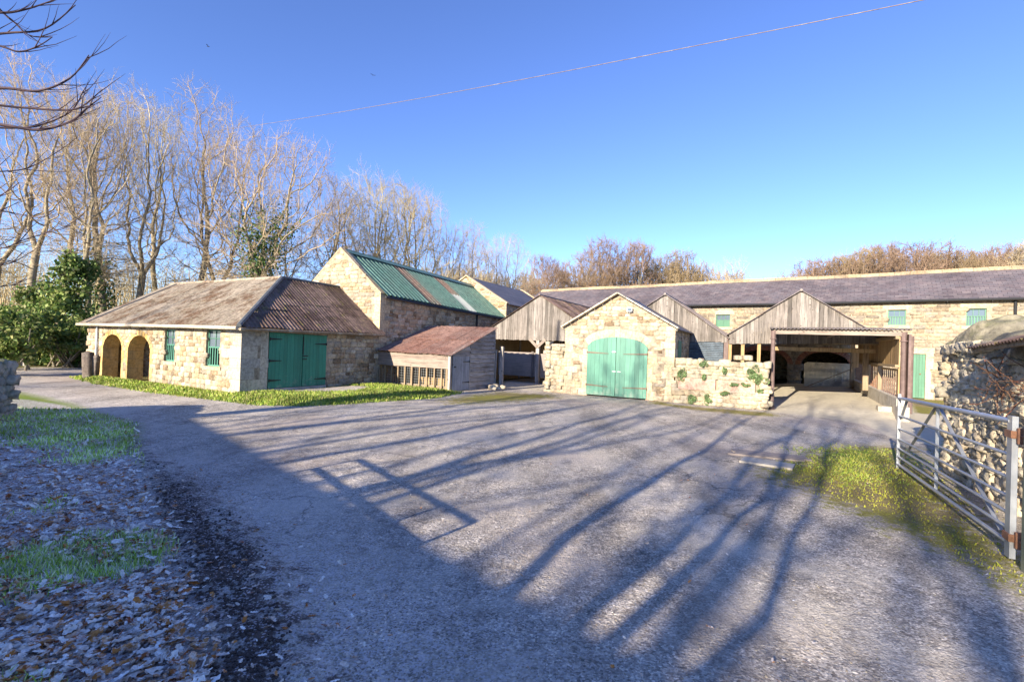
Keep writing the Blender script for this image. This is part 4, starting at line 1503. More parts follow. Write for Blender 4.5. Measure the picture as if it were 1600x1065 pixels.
md = o.modifiers.new('thick', 'SOLIDIFY'); md.thickness = 0.04
for yy in (0.05, 7.62):
    mb = MB()
    for sgn in (1, -1):
        mb.bar((-2.9 + sgn * 2.98, yy, 4.32), (-2.9, yy, 6.08), 0.3, 0.07)
    mb.build('coping', M['ridge'], S)

# ================================================================== long two storey barn on the right
LB = Vector((18.9, 22.5, 0))
LROT = math.atan2(-0.6, 0.8)
S = thing('long_barn', 'long two storey stone barn with purple slate roof and green shuttered windows', 'barn', LB, LROT)
LE, LRZ, LW = 4.62, 6.28, 6.0
def bx(px, py=520):                                  # local x on the barn front
    d = ray(px, py)
    # (t*d - LB) . normal = 0, normal = (.6,.8)
    t = (LB.x * 0.6 + LB.y * 0.8) / (d.x * 0.6 + d.y * 0.8)
    return (d.x * t - LB.x) * 0.8 - (d.y * t - LB.y) * 0.6
X0, X1 = -23.0, 12.0
wins = [(bx(1386.5), bx(1415), 3.42, 4.16), (bx(1509), bx(1541), 3.40, 4.17), (bx(1118), bx(1140), 3.30, 4.02), (bx(1640), bx(1676), 3.4, 4.17)]
dx0, dx1 = bx(1412), bx(1447.5)
arcs = [arch_loop((bx(1252) + bx(1330)) / 2, (bx(1330) - bx(1252)) / 2, -0.3, 1.35, 2.05),
        arch_loop(bx(1232) - 1.25, 1.25, -0.3, 1.35, 2.05), arch_loop(bx(1232) - 4.6, 1.25, -0.3, 1.35, 2.05), arch_loop(bx(1232) - 7.9, 1.25, -0.3, 1.35, 2.05)]
outer = [(X0, -0.4)]
for a in sorted(arcs, key=lambda q: q[0][0]):
    outer += [(a[0][0], -0.4)] + a[1:-1] + [(a[-1][0], -0.4)]
outer += [(dx0, -0.4), (dx0, 2.08), (dx1, 2.08), (dx1, -0.4), (X1, -0.4), (X1, LE), (X0, LE)]
mb = MB()
mb.plate([outer] + [rect(w[0], w[1], w[2], w[3]) for w in wins], (0, 0, 0), (1, 0, 0), (0, 0, 1), (0, 0.5, 0))
mb.build('wall', M['mortar_pale'], S)
def skip_barn(cx, cz):
    x = X0 + cx
    for w_ in wins:
        if w_[0] - 0.24 < x < w_[1] + 0.24 and w_[2] - 0.2 < cz < w_[3] + 0.3: return True
    if dx0 - 0.14 < x < dx1 + 0.34 and cz < 2.42: return True
    for arc in arcs:
        c_ = (arc[0][0] + arc[-1][0]) / 2; h_ = (arc[-1][0] - arc[0][0]) / 2
        if abs(x - c_) < h_ + 0.05 and cz < 1.4: return True
        if cz >= 1.4 and ((x - c_) / (h_ + 0.3)) ** 2 + ((cz - 1.35) / 1.02) ** 2 < 1: return True
    return False
rk = Rocks(206)
rk.face((X0, 0, 0), (1, 0, 0), (0, 0, 1), (0, -1, 0), X1 - X0, LE - 0.1, (0.22, 0.62), (0.12, 0.21), 0.05, skip=skip_barn, jit=0.07, rot=0.03, fill=0.89)
rk.build('facing_stone', M['rubble_barn'], S)
mb = MB()
mb.box(X0, X1, LW - 0.5, LW, -0.3, LE)
for xx in (X0, X1 - 0.5):
    mb.plate([[(0.5, -0.3), (LW - 0.5, -0.3), (LW - 0.5, LE), (3.0, LRZ - 0.15), (0.5, LE)]], (xx, 0, 0), (0, 1, 0), (0, 0, 1), (0.5, 0, 0))
mb.build('back_wall', M['stone_barn'], S)
mb = MB()
mb.box(X0 + 0.6, X1 - 0.6, 0.6, LW - 0.6, 2.3, 2.5)
mb.build('upper_floor', M['timber_h'], S)
for arc in arcs:
    mb = MB()
    cx = (arc[0][0] + arc[-1][0]) / 2
    hw = (arc[-1][0] - arc[0][0]) / 2
    nb = 26
    for i in range(nb):
        a0, a1_ = PI - PI * i / nb, PI - PI * (i + 1) / nb
        def pt(a, k): return Vector((cx + (hw + k) * math.cos(a), 0, 1.35 + (0.70 + k) * math.sin(a)))
        g_ = 0.006
        q = [pt(a0 - g_, -0.01), pt(a1_ + g_, -0.01), pt(a1_ + g_, 0.24), pt(a0 - g_, 0.24)]
        vs = [(p_.x, -0.02 - (i % 3) * 0.003, p_.z) for p_ in q] + [(p_.x, 0.3, p_.z) for p_ in q]
        mb.add(vs, [(0, 1, 2, 3), (7, 6, 5, 4), (0, 4, 5, 1), (1, 5, 6, 2), (2, 6, 7, 3), (3, 7, 4, 0)])
    mb.build('brick_arch', M['brick'], S)
# roof with a slightly wavering slate plane
mb = MB()
n = 60
for side in (0, 1):
    b = len(mb.v)
    for i in range(n + 1):
        xx = X0 - 0.1 + (X1 - X0 + 0.2) * i / n
        for j in range(5):
            f = j / 4
            yy = (-0.22 + 3.22 * f) if side == 0 else (LW + 0.22 - 3.22 * f)
            zz = (LE - 0.05) + (LRZ - LE + 0.05) * f + 0.02 * math.sin(xx * 0.9 + side) * math.sin(f * PI) + 0.018 * math.sin(xx * 0.55)
            mb.v.append((xx, yy, zz))
    for i in range(n):
        for j in range(4):
            a = b + i * 5 + j
            mb.f.append((a, a + 5, a + 6, a + 1))
o = mb.build('roof', M['slate'], S, recalc=False)
md = o.modifiers.new('thick', 'SOLIDIFY'); md.thickness = 0.05; md.offset = 0
mb = MB()
xx = X0
while xx < X1:
    w_ = rnd.uniform(0.5, 0.8)
    for sgn in (1, -1):
        mb.obox((xx + w_ / 2, 3.0 - sgn * 0.09, LRZ + 0.015 + 0.018 * math.sin(xx * 0.55) + rnd.uniform(-0.008, 0.008)), (w_ / 2 - 0.006, 0, 0), (0, 0.12, 0.062 * sgn), (0, -0.015, 0.035))
    xx += w_
mb.build('ridge_stone', M['ridge'], S)
mb = MB()
pts = [(X0 + (X1 - X0) * i / 12, -0.27, LE - 0.09 + 0.015 * math.sin(i * 1.7)) for i in range(13)]
mb.tube(pts, 0.065, 8)
for i in range(24):
    xx = X0 + (X1 - X0) * (i + 0.5) / 24
    mb.box(xx - 0.01, xx + 0.01, -0.3, 0.0, LE - 0.16, LE - 0.13)
mb.build('gutter', M['black'], S)


def shutter_window(S, w, mat, lit=3, half='slat'):
    x0_, x1_, z0_, z1_ = w
    t = 0.045
    yy = 0.09
    zm = z0_ + (z1_ - z0_) * 0.56
    fr = MB()
    for b in ((x0_, x0_ + t, z0_, z1_), (x1_ - t, x1_, z0_, z1_), (x0_ + t, x1_ - t, z1_ - t, z1_), (x0_ + t, x1_ - t, z0_, z0_ + t), (x0_ + t, x1_ - t, zm - 0.018, zm + 0.018)):
        fr.box(b[0], b[1], yy, yy + 0.07, b[2], b[3])
    wf = fr.build('window', mat, S)
    f = MB()
    if half == 'slat':
        n = 6
        for i in range(n):
            cx = x0_ + t + (x1_ - x0_ - 2 * t) * (i + 0.5) / n
            f.box(cx - 0.026, cx + 0.026, yy + 0.008, yy + 0.03, z0_ + t, zm - 0.018)
        f.build('slat', mat, wf)
    else:
        for i in range(2):
            a = x0_ + t + (x1_ - x0_ - 2 * t) * i / 2
            f.box(a + 0.004, a + (x1_ - x0_ - 2 * t) / 2 - 0.004, yy + 0.01, yy + 0.03, z0_ + t, zm - 0.018)
        f.build('shutter', mat, wf)
    for i in range(1, lit):
        f = MB()
        cx = x0_ + t + (x1_ - x0_ - 2 * t) * i / lit
        f.box(cx - 0.011, cx + 0.011, yy + 0.015, yy + 0.04, zm + 0.018, z1_ - t)
        f.build('glazing_bar', mat, wf)
    f = MB()
    f.box(x0_ + t, x1_ - t, yy + 0.045, yy + 0.05, z0_ + t, z1_ - t)
    f.build('pane', M['glass'], wf)
    f = MB()
    f.box(x0_ - 0.2, x1_ + 0.2, -0.006, 0.08, z1_ + 0.003, z1_ + 0.24)
    f.build('lintel', M['ashlar'], wf)
    f = MB()
    f.box(x0_ - 0.15, x1_ + 0.15, -0.035, 0.09, z0_ - 0.15, z0_ - 0.003)
    f.build('sill', M['ashlar'], wf)


for i, w in enumerate(wins):
    shutter_window(S, w, M['green_win'], 3, 'board' if i == 2 else 'slat')
m = MB()
boards(m, dx0 + 0.01, dx1 - 0.01, lambda s: 0.03, lambda s: 2.06, 0.06, 0.03, (dx1 - dx0) / 7, 0.004, rnd)
dd = m.build('door', M['green_win'], S)
m = MB(); m.tube([(dx1 - 0.18, 0.045, 1.15), (dx1 - 0.18, 0.02, 1.15)], 0.03, 8); m.build('handle', M['rust'], dd)
m = MB(); m.box(dx0 - 0.1, dx1 + 0.3, -0.008, 0.1, 2.083, 2.34); m.box(dx1 + 0.003, dx1 + 0.28, -0.006, 0.1, 1.3, 2.08); m.box(dx1 + 0.003, dx1 + 0.2, -0.009, 0.1, 0.7, 1.297); m.box(dx1 + 0.003, dx1 + 0.3, -0.006, 0.1, -0.1, 0.697)
m.build('door_surround', M['ashlar'], S)
mb = MB()
xd = bx(1446) + 5.2
mb.tube([(bx(1585), -0.1, LE - 0.1), (bx(1585), -0.1, 0)], 0.05, 8)
mb.build('downpipe', M['black'], S)

# ================================================================== rusty roofed lean-to
S = thing('poultry_shed', 'low lean-to shed with rusty corrugated roof and wire mesh front', 'shed', W(-14.05, 14.65), FROT)
LL, LD = 3.56, 3.2
zr = lambda yy: 1.40 + (yy + 0.15) * 0.345
corrugated('roof', M['rust_roof'], S, (-0.02, -0.16, 1.41), (LL + 0.12, -0.16, 1.37), (0, 3.42, 3.42 * 0.345), lambda s: 3.42 * 1.058 - 0.05 * math.sin(s * 9) ** 2,
           lambda s: 0.03 * math.sin(s * 11 + 1) ** 2 + 0.03 * math.sin(s * 3), pitch=0.085, amp=0.014, sheet_w=0.7, rows=2, seed=12, loose=0.022, sag=0.03)
mb = MB()
hboards(mb, 0.0, LL - 0.05, 0.87, 1.36, -0.01, 0.17, rnd, 'x', 0.006, 0.012)
mb.build('fascia_board', M['board_grey_x'], S)
for i, fx in enumerate([0.02, 0.32, 0.66, 1.0, 1.36, 1.68, 2.08, 2.44, 2.8, 3.14, 3.36]):
    m = MB()
    w_ = 0.085 if i in (5, 10) else 0.055
    m.box(fx, fx + w_, 0.012, 0.07, -0.05, 0.90)
    m.build('front_post', M['timber'], S)
m = MB(); m.box(LL - 0.07, LL + 0.03, -0.03, 0.06, -0.05, 1.40); m.build('corner_post', M['post_grey'], S)
m = MB()
xx = 0.05
while xx < LL - 0.1:
    m.tube([(xx, 0.09, 0.0), (xx, 0.09, 0.88)], 0.0045, 4, False); xx += 0.1
zz = 0.08
while zz < 0.88:
    m.tube([(0.03, 0.092, zz), (LL - 0.08, 0.092, zz)], 0.0045, 4, False); zz += 0.1
m.build('wire_mesh', M['galv'], S)
mb = MB()
hboards(mb, 0.05, LL - 0.1, -0.02, 0.18, 0.11, 0.12, rnd, 'x', 0.0, 0.01)
mb.build('kick_board', M['timber_h'], S)
m = MB(); m.box(0.08, LL - 0.06, 1.4, 1.44, 0.0, 1.6); m.build('inner_partition', M['timber_warm'], S)
mb = MB()
hboards(mb, 1.30, LD, 0.0, 3.0, LL, 0.17, rnd, 'y', 0.028, 0.055, top=lambda s: zr(s) - 0.02)
hboards(mb, 0.07, 1.29, 1.36, 3.0, LL, 0.17, rnd, 'y', 0.02, 0.05, top=lambda s: zr(s) - 0.02)
mb.build('side_boarding', M['board_grey_h'], S)
m = MB(); boards(m, 0.13, 1.24, lambda s: 0.02, lambda s: 1.34, LL + 0.035, -0.03, 0.16, 0.004, rnd, 'y', proud=-0.003)
dd = m.build('door', M['blue_door'], S)
for z in (0.32, 1.12):
    m = MB(); strap(m, (LL + 0.045, 1.22, z), (0, -1, 0), 0.45, (1, 0, 0), 0.035); m.build('hinge', M['iron'], dd)
m = MB(); m.box(LL + 0.04, LL + 0.07, 0.2, 0.3, 0.9, 0.95); m.build('handle', M['iron'], dd)
m = MB(); m.box(LL - 0.05, LL + 0.03, LD - 0.06, LD + 0.03, -0.05, 2.3); m.build('side_post', M['post_grey'], S); m = MB(); m.box(LL + 0.0, LL + 0.045, 1.245, 1.30, 0, 1.4); m.build('side_post', M['post_grey'], S)
m = MB(); m.box(0.02, LL - 0.02, LD - 0.04, LD, 0.0, 2.45); m.build('back_wall', M['board_grey'], S)

p = W(-10.15, 17.95)
m = MB(); m.box(-0.07, 0.07, -0.06, 0.06, -0.05, 1.75); m.obox((-0.3, -0.02, 0.75), (0.012, 0.01, 0.85), (0.05, 0, 0), (0, 0.012, 0))
o = m.build('fence_post', M['post_grey']); o.location = p; o.rotation_euler = (0, 0, FROT)
tag(o, 'square grey timber post standing at the back corner of the rusty shed', 'post')
p = W(-10.1, 17.3)
rk = Rocks(41)
for k in range(22):
    s = rk.rng.uniform(0.05, 0.12)
    rk.rock((rk.rng.normal(0, 0.16), rk.rng.normal(-0.1, 0.5), rk.rng.uniform(0.0, 0.14)), (s, s * 0.2, 0), (0, s * 0.7, s * 0.2), (0, 0, s * 0.5), 0.12)
o = rk.build('stone_pile', M['rock']); o.location = p
tag(o, 'scattered grey stones and weeds at the foot of the waney side boards', 'stones')

# ================================================================== open timber sheds
def gable_shed(label, ul, ur, apex_u, apex_z, eave_z, board_z, depth, extra, roofmat='tin', name='timber_shed'):
    S = thing(name, label, 'shed', W(ul, 21.14), FROT, 'boarded timber sheds across the yard')
    w = ur - ul
    ax_ = apex_u - ul
    roof = lambda s: eave_z + (apex_z - eave_z) * (s / ax_ if s < ax_ else (w - s) / (w - ax_))
    m = MB()
    boards(m, 0, w, lambda s: board_z(s), lambda s: roof(min(max(s, 0), w)) - 0.015, 0, 0.022, 0.125, 0.006, rnd, wob=0.03, proud=0.012)
    m.build('gable_boarding', M['board_grey'], S)
    for (xa, xb, sg) in ((0, ax_, 1), (w, ax_, -1)):
        d = Vector((xb - xa, 0, apex_z - eave_z))
        L_ = d.length
        dn = d.normalized()
        st = Vector((xa, -0.12, eave_z)) - dn * 0.12
        corrugated('roof', M[roofmat], S, st, st + Vector((0, depth + 0.12, 0)), d, lambda s: L_ + 0.12, pitch=0.146, amp=0.022, sheet_w=1.0, rows=2, seed=int(ul * 10) + sg, loose=0.01, sides=4)
        m = MB()
        m.bar(Vector((xa, 0.06, eave_z - 0.06)), Vector((xb, 0.06, apex_z - 0.06)), 0.05, 0.12)
        m.build('rafter', M['timber_h'], S)
    m = MB()
    m.tube([(ax_, -0.14, apex_z + 0.03), (ax_, depth, apex_z + 0.03)], 0.05, 6)
    m.build('ridge_capping', M[roofmat], S)
    m = MB()
    m.box(0, w, 0.026, 0.14, board_z(w / 2) + 0.0, board_z(w / 2) + 0.17)
    m.build('tie_beam', M['timber_h'], S)
    for yy in np.arange(2.2, depth, 2.2):
        m = MB()
        m.box(0, w, yy, yy + 0.1, eave_z - 0.15, eave_z)
        m.bar((0, yy + 0.05, eave_z - 0.04), (ax_, yy + 0.05, apex_z - 0.08), 0.06, 0.12)
        m.bar((w, yy + 0.05, eave_z - 0.04), (ax_, yy + 0.05, apex_z - 0.08), 0.06, 0.12)
        m.build('roof_truss', M['timber_h'], S)
    return S, w, ax_, roof


S1, w, ax_, roof = gable_shed('weathered timber shed with wide boarded gable, beside the rusty roofed lean-to', -12.57, -7.4, -9.93, 4.28, 2.72, lambda s: 2.12, 9.2, None, 'asb_dark')
def post(S, x, y, z0, z1, w_=0.13, mat='post_grey', nm='post'):
    m = MB(); m.box(x - w_ / 2, x + w_ / 2, y - w_ / 2, y + w_ / 2, z0, z1); return m.build(nm, M[mat], S)
cxp = atv(839, 560, 21.14)[0] + 12.57
post(S1, cxp, 0.1, 0, 2.12, 0.17)
for sgn in (1, -1):
    m = MB(); m.bar((cxp, 0.0, 1.78), (cxp + sgn * 0.42, 0.0, 2.16), 0.06, 0.14); m.build('knee_brace', M['board_grey_x'], S1)
post(S1, 0.05, 0.1, 0, 2.7)
post(S1, w - 0.08, 0.1, 0, 2.7)
for yy in (3.0, 6.0, 9.0):
    post(S1, 0.05, yy, 0, 2.7); post(S1, w - 0.05, yy, 0, 2.7); post(S1, cxp, yy, 0, 2.7)
m = MB(); m.box(0.35, cxp - 0.13, 0.12, 0.16, 0.32, 1.5); m.build('lower_panel', M['panel_grey'], S1)
m = MB(); m.box(cxp + 0.13, w - 0.2, 0.12, 0.16, 0.30, 1.46); m.build('lower_panel', M['panel_grey'], S1)
m = MB(); m.box(0.0, w, 9.0, 9.06, 0.0, 2.7); m.box(0.0, 0.05, 0.3, 9.0, 0.0, 2.6); m.build('back_boarding', M['timber_warm'], S1)
m = MB(); m.box(cxp - 0.35, cxp - 0.22, 0.09, 0.117, 0.28, 1.55); m.build('panel_batten', M['board_grey'], S1)

S2, w, ax_, roof = gable_shed('weathered timber shed between the stone walls, with corrugated cladding on its right', -6.7, -1.58, -4.03, 4.2, 2.45, lambda s: 2.25, 8.6, None)
post(S2, w - 0.02, 0.1, 0, 2.4, 0.16, 'post_iron')
post(S2, 0.1, 0.1, 0, 2.4)
m = MB()
zz = 0.7
while zz < 2.26:
    m.tube([(2.3, 0.03, zz), (w - 0.12, 0.03, zz)], 0.026, 6); zz += 0.075
m.build('corrugated_cladding', M['tin_dark'], S2)
m = MB(); m.box(2.3, w - 0.12, 0.06, 0.1, 0.0, 2.3); m.build('backing_board', M['board_dark'], S2)
for yy in (2.8, 5.6, 8.4): post(S2, w, yy, 0, 2.4, 0.12, 'timber')

S3, w, ax_, roof = gable_shed('open timber shed with tall boarded gable and corrugated canopy on iron columns', -1.5, 3.4, 0.95, 4.25, 2.58, lambda s: 2.2 + 0.03 * s, 7.8, None)
for xx, mt in ((0.05, 'timber_warm'), (atv(1160, 560, 21.2)[0] + 1.5, 'timber_warm'), (atv(1185.5, 560, 21.2)[0] + 1.5, 'timber_warm')):
    post(S3, xx, 0.12, 0, 2.3, 0.12, mt)
post(S3, 4.62, 0.9, 0.6, 2.5, 0.17, 'timber'); m = MB(); m.box(4.1, 4.3, 0.05, 0.1, 1.45, 2.15); m.build('hanging_board', M['timber'], S3)
post(S3, 4.75, 5.2, 0.3, 2.5, 0.16, 'timber')
for yy in (2.6, 5.2): post(S3, 0.0, yy, 0, 2.5, 0.14, 'timber')
m = MB(); m.box(1.6, 4.75, -0.12, -0.02, 1.98, 2.12); m.build('cross_beam', M['timber_warm'], S3)
m = MB()
boards(m, -3.1, 4.6, lambda s: 1.55, lambda s: 2.55, 4.86, 0.022, 0.17, 0.005, rnd, 'y')
m.build('side_boarding', M['timber_warm'], S3)
m = MB(); m.box(4.76, 4.85, -3.15, 4.6, 1.56, 1.64); m.box(4.76, 4.85, -3.15, 4.6, 2.4, 2.5); m.build('side_rail', M['timber_h'], S3)
# canopy
x0c, x1c = 1.56, 4.96
m = MB()
CZ = 2.66
corrugated('canopy', M['tin'], S3, (x0c - 0.12, -3.3, CZ), (x1c + 0.16, -3.3, CZ + 0.01), (0, 3.4, 0.20), lambda s: 3.34, pitch=0.105, amp=0.022, sheet_w=0.8, rows=1, seed=33, loose=0.008, sides=6)
m = MB()
m.box(x0c, x1c, -3.15, -3.05, CZ - 0.17, CZ - 0.03)
m.box(x0c, x1c, -1.6, -1.5, CZ - 0.05, CZ + 0.06)
for xx in (x0c + 0.02, (x0c + x1c) / 2, x1c - 0.1): m.box(xx, xx + 0.08, -3.04, -0.15, CZ - 0.16, CZ - 0.06)
m.build('canopy_frame', M['board_grey_x'], S3)
for xx in (x0c, x1c):
    m = MB()
    m.tube([(xx, -3.1, -0.05), (xx, -3.1, 0.1), (xx, -3.1, 0.101), (xx, -3.1, 2.32), (xx, -3.1, 2.321), (xx, -3.1, 2.36), (xx, -3.1, 2.361), (xx, -3.1, CZ - 0.06)],
           [0.1, 0.1, 0.072, 0.066, 0.1, 0.1, 0.072, 0.085], 12)
    m.build('column', M['post_iron'], S3)
m = MB(); m.box(x1c + 0.10, x1c + 0.16, -3.2, -2.6, 0.3, 2.55); m.build('edge_board', M['post_iron'], S3)
m = MB(); m.tube([(x1c + 0.22, -3.0, 2.5), (x1c + 0.22, -3.0, 0.2)], 0.04, 8); m.build('downpipe', M['post_iron'], S3)

# concrete panel, kerb and rails inside
p0 = atv(1256, 600, 27.4)[0]; p1 = 3.28
S = thing('concrete_panel', 'large upright pale concrete panel at the back of the open shed', 'panel', W(p0, 27.4, 0.35), FROT)
wd = p1 - p0
m = MB()
rc = 0.12
loop = [(0, 0), (wd, 0), (wd, 1.16), (rc, 1.16), (rc * 0.3, 1.16 - rc * 0.3), (0, 1.16 - rc)]
m.plate([loop], (0, 0, 0), (1, 0, 0), (0, 0, 1), (0, 0.12, 0))
m.build('slab', M['panel_white'], S)
m = MB()
for fx in (0.7, 0.84): m.box(wd * fx, wd * fx + 0.03, -0.006, 0.0, 0.3, 1.0)
m.build('pale_streak', M['clear_sheet'], S)

S = thing('kerb_wall', 'low concrete kerb wall running back along the open shed floor', 'wall', W(3.30, 17.9), FROT)
m = MB()
L_ = 9.3
n = 12
for i in range(n):
    a, b = L_ * i / n, L_ * (i + 1) / n
    m.obox((0.13, (a + b) / 2, 0.28 + 0.02 * (a + b) / 2), (0.13, 0, 0), (0, (b - a) / 2 - 0.003, 0.02 * (b - a) / 2), (0, 0, 0.36))
m.build('concrete_kerb', M['concrete'], S)
m = MB(); m.box(-0.02, 0.26, -0.25, -0.02, -0.1, 0.42); m.build('end_block', M['concrete'], S)
m = MB(); m.box(-0.35, -0.01, 0.5, 0.9, 0.0, 0.34); m.build('step_block', M['ashlar_grey'], S)
for k, (ya, yb, mt) in enumerate(((0.25, 2.9, 'iron_red'), (3.3, 5.0, 'rust'), (5.25, 9.0, 'iron_red'))):
    R_ = MB()
    zb = 0.66 + 0.02 * ya
    R_.box(0.10, 0.15, ya, yb, zb + 0.78, zb + 0.84)
    R_.box(0.06, 0.19, ya - 0.06, ya + 0.03, zb - 0.05, zb + 0.92)
    rail = R_.build('railing', M['timber' if k else 'timber_warm'], S)
    b_ = MB()
    yy = ya + 0.15
    while yy < yb - 0.05:
        b_.tube([(0.125, yy, zb - 0.05), (0.125, yy, zb + 0.79)], 0.017, 6, False); yy += 0.30
    b_.build('railing_bars', M[mt], rail)
m = MB()
a = Vector(atv(1262, 604, 25.5)); b = Vector(atv(1337, 571, 27.0))
m.tube([W(*a) if False else W(a[0], a[1], 0.45), W(b[0], b[1], 1.35)], 0.022, 6)
o = m.build('leaning_pole', M['timber']); tag(o, 'thin pole leaning diagonally across the concrete panel', 'pole')

# floor slab joint stones and boxes on the left inside the shed
for k, (px, py, sc, lab) in enumerate([(1228, 552, 0.11, 'small pale block on top of the garden wall beside the iron column'), (1153, 560, 0.10, 'rounded pale stone on the garden wall near the shed post')]):
    u_, v_, z_ = atv(px - 60 if k == 0 else px, 561, 17.85)
    rk = Rocks(60 + k)
    rk.rock((0, 0, sc * 0.8), (sc * 1.2, 0, 0), (0, sc, 0), (0, 0, sc * 0.8), 0.04)
    o = rk.build('loose_stone', M['rock_pale']); o.location = W(u_, 17.87, 1.58)
    tag(o, lab, 'stone', 'loose stones on the garden wall')

# ================================================================== centre stone building with arched doors
u0, v0 = -7.15, 17.7
S = thing('gabled_store', 'small gabled stone store with faded green arched double doors', 'shed', W(u0, v0), FROT)
cw, cd = 4.15, 3.45
dl, dr = atv(916.5, 600, v0)[0] - u0, atv(1010.5, 600, v0)[0] - u0
dc = (dl + dr) / 2
dh = (dr - dl) / 2
def dz(s): return 1.80 + 0.46 * max(0, 1 - ((s - dc) / (dh + 0.001)) ** 2) ** 0.42
op = [(dl + 0.03, -0.3)] + [(dl + 0.03 + (2 * dh - 0.06) * i / 14, dz(dl + 2 * dh * (0.01 + 0.98 * i / 14)) - 0.02) for i in range(15)] + [(dr - 0.03, -0.3)]
ce, ca = 2.66, 3.86
mb = MB()
mb.plate([[(0, -0.3)] + op + [(cw, -0.3), (cw, ce), (cw / 2, ca), (0, ce)]], (0, 0, 0), (1, 0, 0), (0, 0, 1), (0, 0.45, 0))
mb.build('front_wall', M['mortar_pale'], S)
def skip_store(cx, cz):
    if (cx < 0.42 or cx > cw - 0.42) and cz < 2.5: return True
    if dl - 0.26 < cx < dr + 0.26 and cz < 1.85: return True
    return abs(cx - dc) < dh + 0.14 and cz < dz(min(max(cx, dl + 0.05), dr - 0.05)) + 0.36
rk = Rocks(205)
rk.face((0, 0, 0), (1, 0, 0), (0, 0, 1), (0, -1, 0), cw, 3.9, (0.15, 0.42), (0.09, 0.19), 0.055, top=lambda s: ce - 0.06 + (ca - ce) * (1 - abs(s - cw / 2) / (cw / 2)), skip=skip_store, jit=0.085, rot=0.05, fill=0.90)
rk.build('facing_stone', M['rubble_warm'], S)
mb = MB()
mb.box(cw - 0.45, cw, 0.45, cd, -0.3, ce); mb.build('side_wall', M['stone'], S); mb = MB()
mb.box(0, 0.45, 0.45, cd, -0.3, ce); mb.build('side_wall', M['stone'], S); mb = MB()
mb.plate([[(0.45, -0.3), (cw - 0.45, -0.3), (cw - 0.45, ce), (cw / 2, ca - 0.1), (0.45, ce)]], (0, cd, 0), (1, 0, 0), (0, 0, 1), (0, -0.4, 0))
mb.build('back_wall', M['stone'], S)
mb = MB()
quoins(mb, cw, 0, 0, 0, 0, ce - 0.1, rnd, 0.27, 0.5, 0.3, 0.012, -1, 1)
mb.build('quoin', M['ashlar'], S); mb = MB()
quoins(mb, 0, 0, 0, 0, 0, ce - 0.1, rnd, 0.27, 0.5, 0.3, 0.012, 1, 1)
mb.build('quoin', M['ashlar'], S)
# door surround: jamb blocks and voussoirs
mb = MB()
for sgn, xe in ((-1, dl + 0.03), (1, dr - 0.03)):
    z = 0.0
    k = 0
    while z < 1.75:
        h = rnd.uniform(0.26, 0.42)
        w_ = 0.22 if k % 2 else 0.36
        h = min(h, 1.78 - z)
        xa, xb = sorted((xe, xe + sgn * w_))
        mb.box(xa, xb, -0.012 - 0.004 * (k % 2), 0.3, z + 0.004, z + h - 0.004)
        z += h; k += 1
N_ = 11
for i in range(N_):
    f0, f1 = i / N_, (i + 1) / N_
    sA, sB = dl + 0.03 + (2 * dh - 0.06) * f0, dl + 0.03 + (2 * dh - 0.06) * f1
    q = []
    for s in (sA + 0.003, sB - 0.003):
        dirx = (s - dc) / dh
        q.append((Vector((s, 0, dz(s) - 0.015)), Vector((s + dirx * 0.16, 0, dz(s) + 0.30 - 0.08 * dirx * dirx))))
    pr = -0.014 - 0.003 * (i % 2)
    vs = [(p_.x, pr, p_.z) for p_ in (q[0][0], q[1][0], q[1][1], q[0][1])] + [(p_.x, 0.3, p_.z) for p_ in (q[0][0], q[1][0], q[1][1], q[0][1])]
    mb.add(vs, [(0, 1, 2, 3), (7, 6, 5, 4), (0, 4, 5, 1), (1, 5, 6, 2), (2, 6, 7, 3), (3, 7, 4, 0)])
mb.build('door_surround', M['ashlar_cream'], S)
def arched_leaf(xa, xb, ang, hinge_x):
    m = MB()
    boards(m, xa - hinge_x, xb - hinge_x, lambda s: 0.05, lambda s: dz(min(max(s + hinge_x, dl + 0.015), dr - 0.015)), 0, 0.035, 0.165, 0.005, rnd, proud=0.003)
    o = m.build('door', M['green_pale'], S)
    o.location = (hinge_x, -0.05, 0)
    o.rotation_euler = (0, 0, ang)
    return o
lA = arched_leaf(dl, dc - 0.012, -0.03, dl)
lB = arched_leaf(dc + 0.012, dr, 0.07, dr)
for o, sg in ((lA, 1), (lB, -1)):
    for z, tlt in ((0.42, -0.0), (1.66, 0.0)):
        m = MB(); strap(m, (0.0, -0.012, z), (sg, 0, -0.03), 0.86, (0, -1, 0), 0.05); m.build('hinge', M['iron_red'], o)
m = MB(); m.box(1.02, 1.35, -0.04, -0.01, 0.96, 0.99); m.box(1.0, 1.14, -0.05, -0.01, 1.68, 1.72); m.build('latch', M['galv'], lA)
# verges and roof
mb = MB()
for sgn in (1, -1):
    for i in range(7):
        t0, t1 = i / 7 + 0.004, (i + 1) / 7 - 0.004
        P = lambda t: Vector((cw / 2 + sgn * (cw / 2 + 0.14) * (1 - t), -0.04, ce - 0.05 + (ca - ce + 0.1) * t))
        mb.bar(P(t0), P(t1), 0.34, 0.05)
mb.build('verge_stone', M['ashlar_grey'], S)
mb = MB()
for sgn in (1, -1):
    xe = cw / 2 + sgn * (cw / 2 + 0.16)
    mb.add([(xe, 0.1, ce - 0.08), (xe, cd, ce - 0.08), (cw / 2, cd, ca + 0.02), (cw / 2, 0.1, ca + 0.02)], [(0, 1, 2, 3)])
o = mb.build('roof', M['slate_dark'], S, recalc=False)
md = o.modifiers.new('thick', 'SOLIDIFY'); md.thickness = 0.04
m = MB()
boards(m, 0.75, 1.45, lambda s: 1.0, lambda s: 2.2, cw + 0.012, -0.03, 0.14, 0.004, rnd, 'y')
m.build('shutter', M['green'], S)
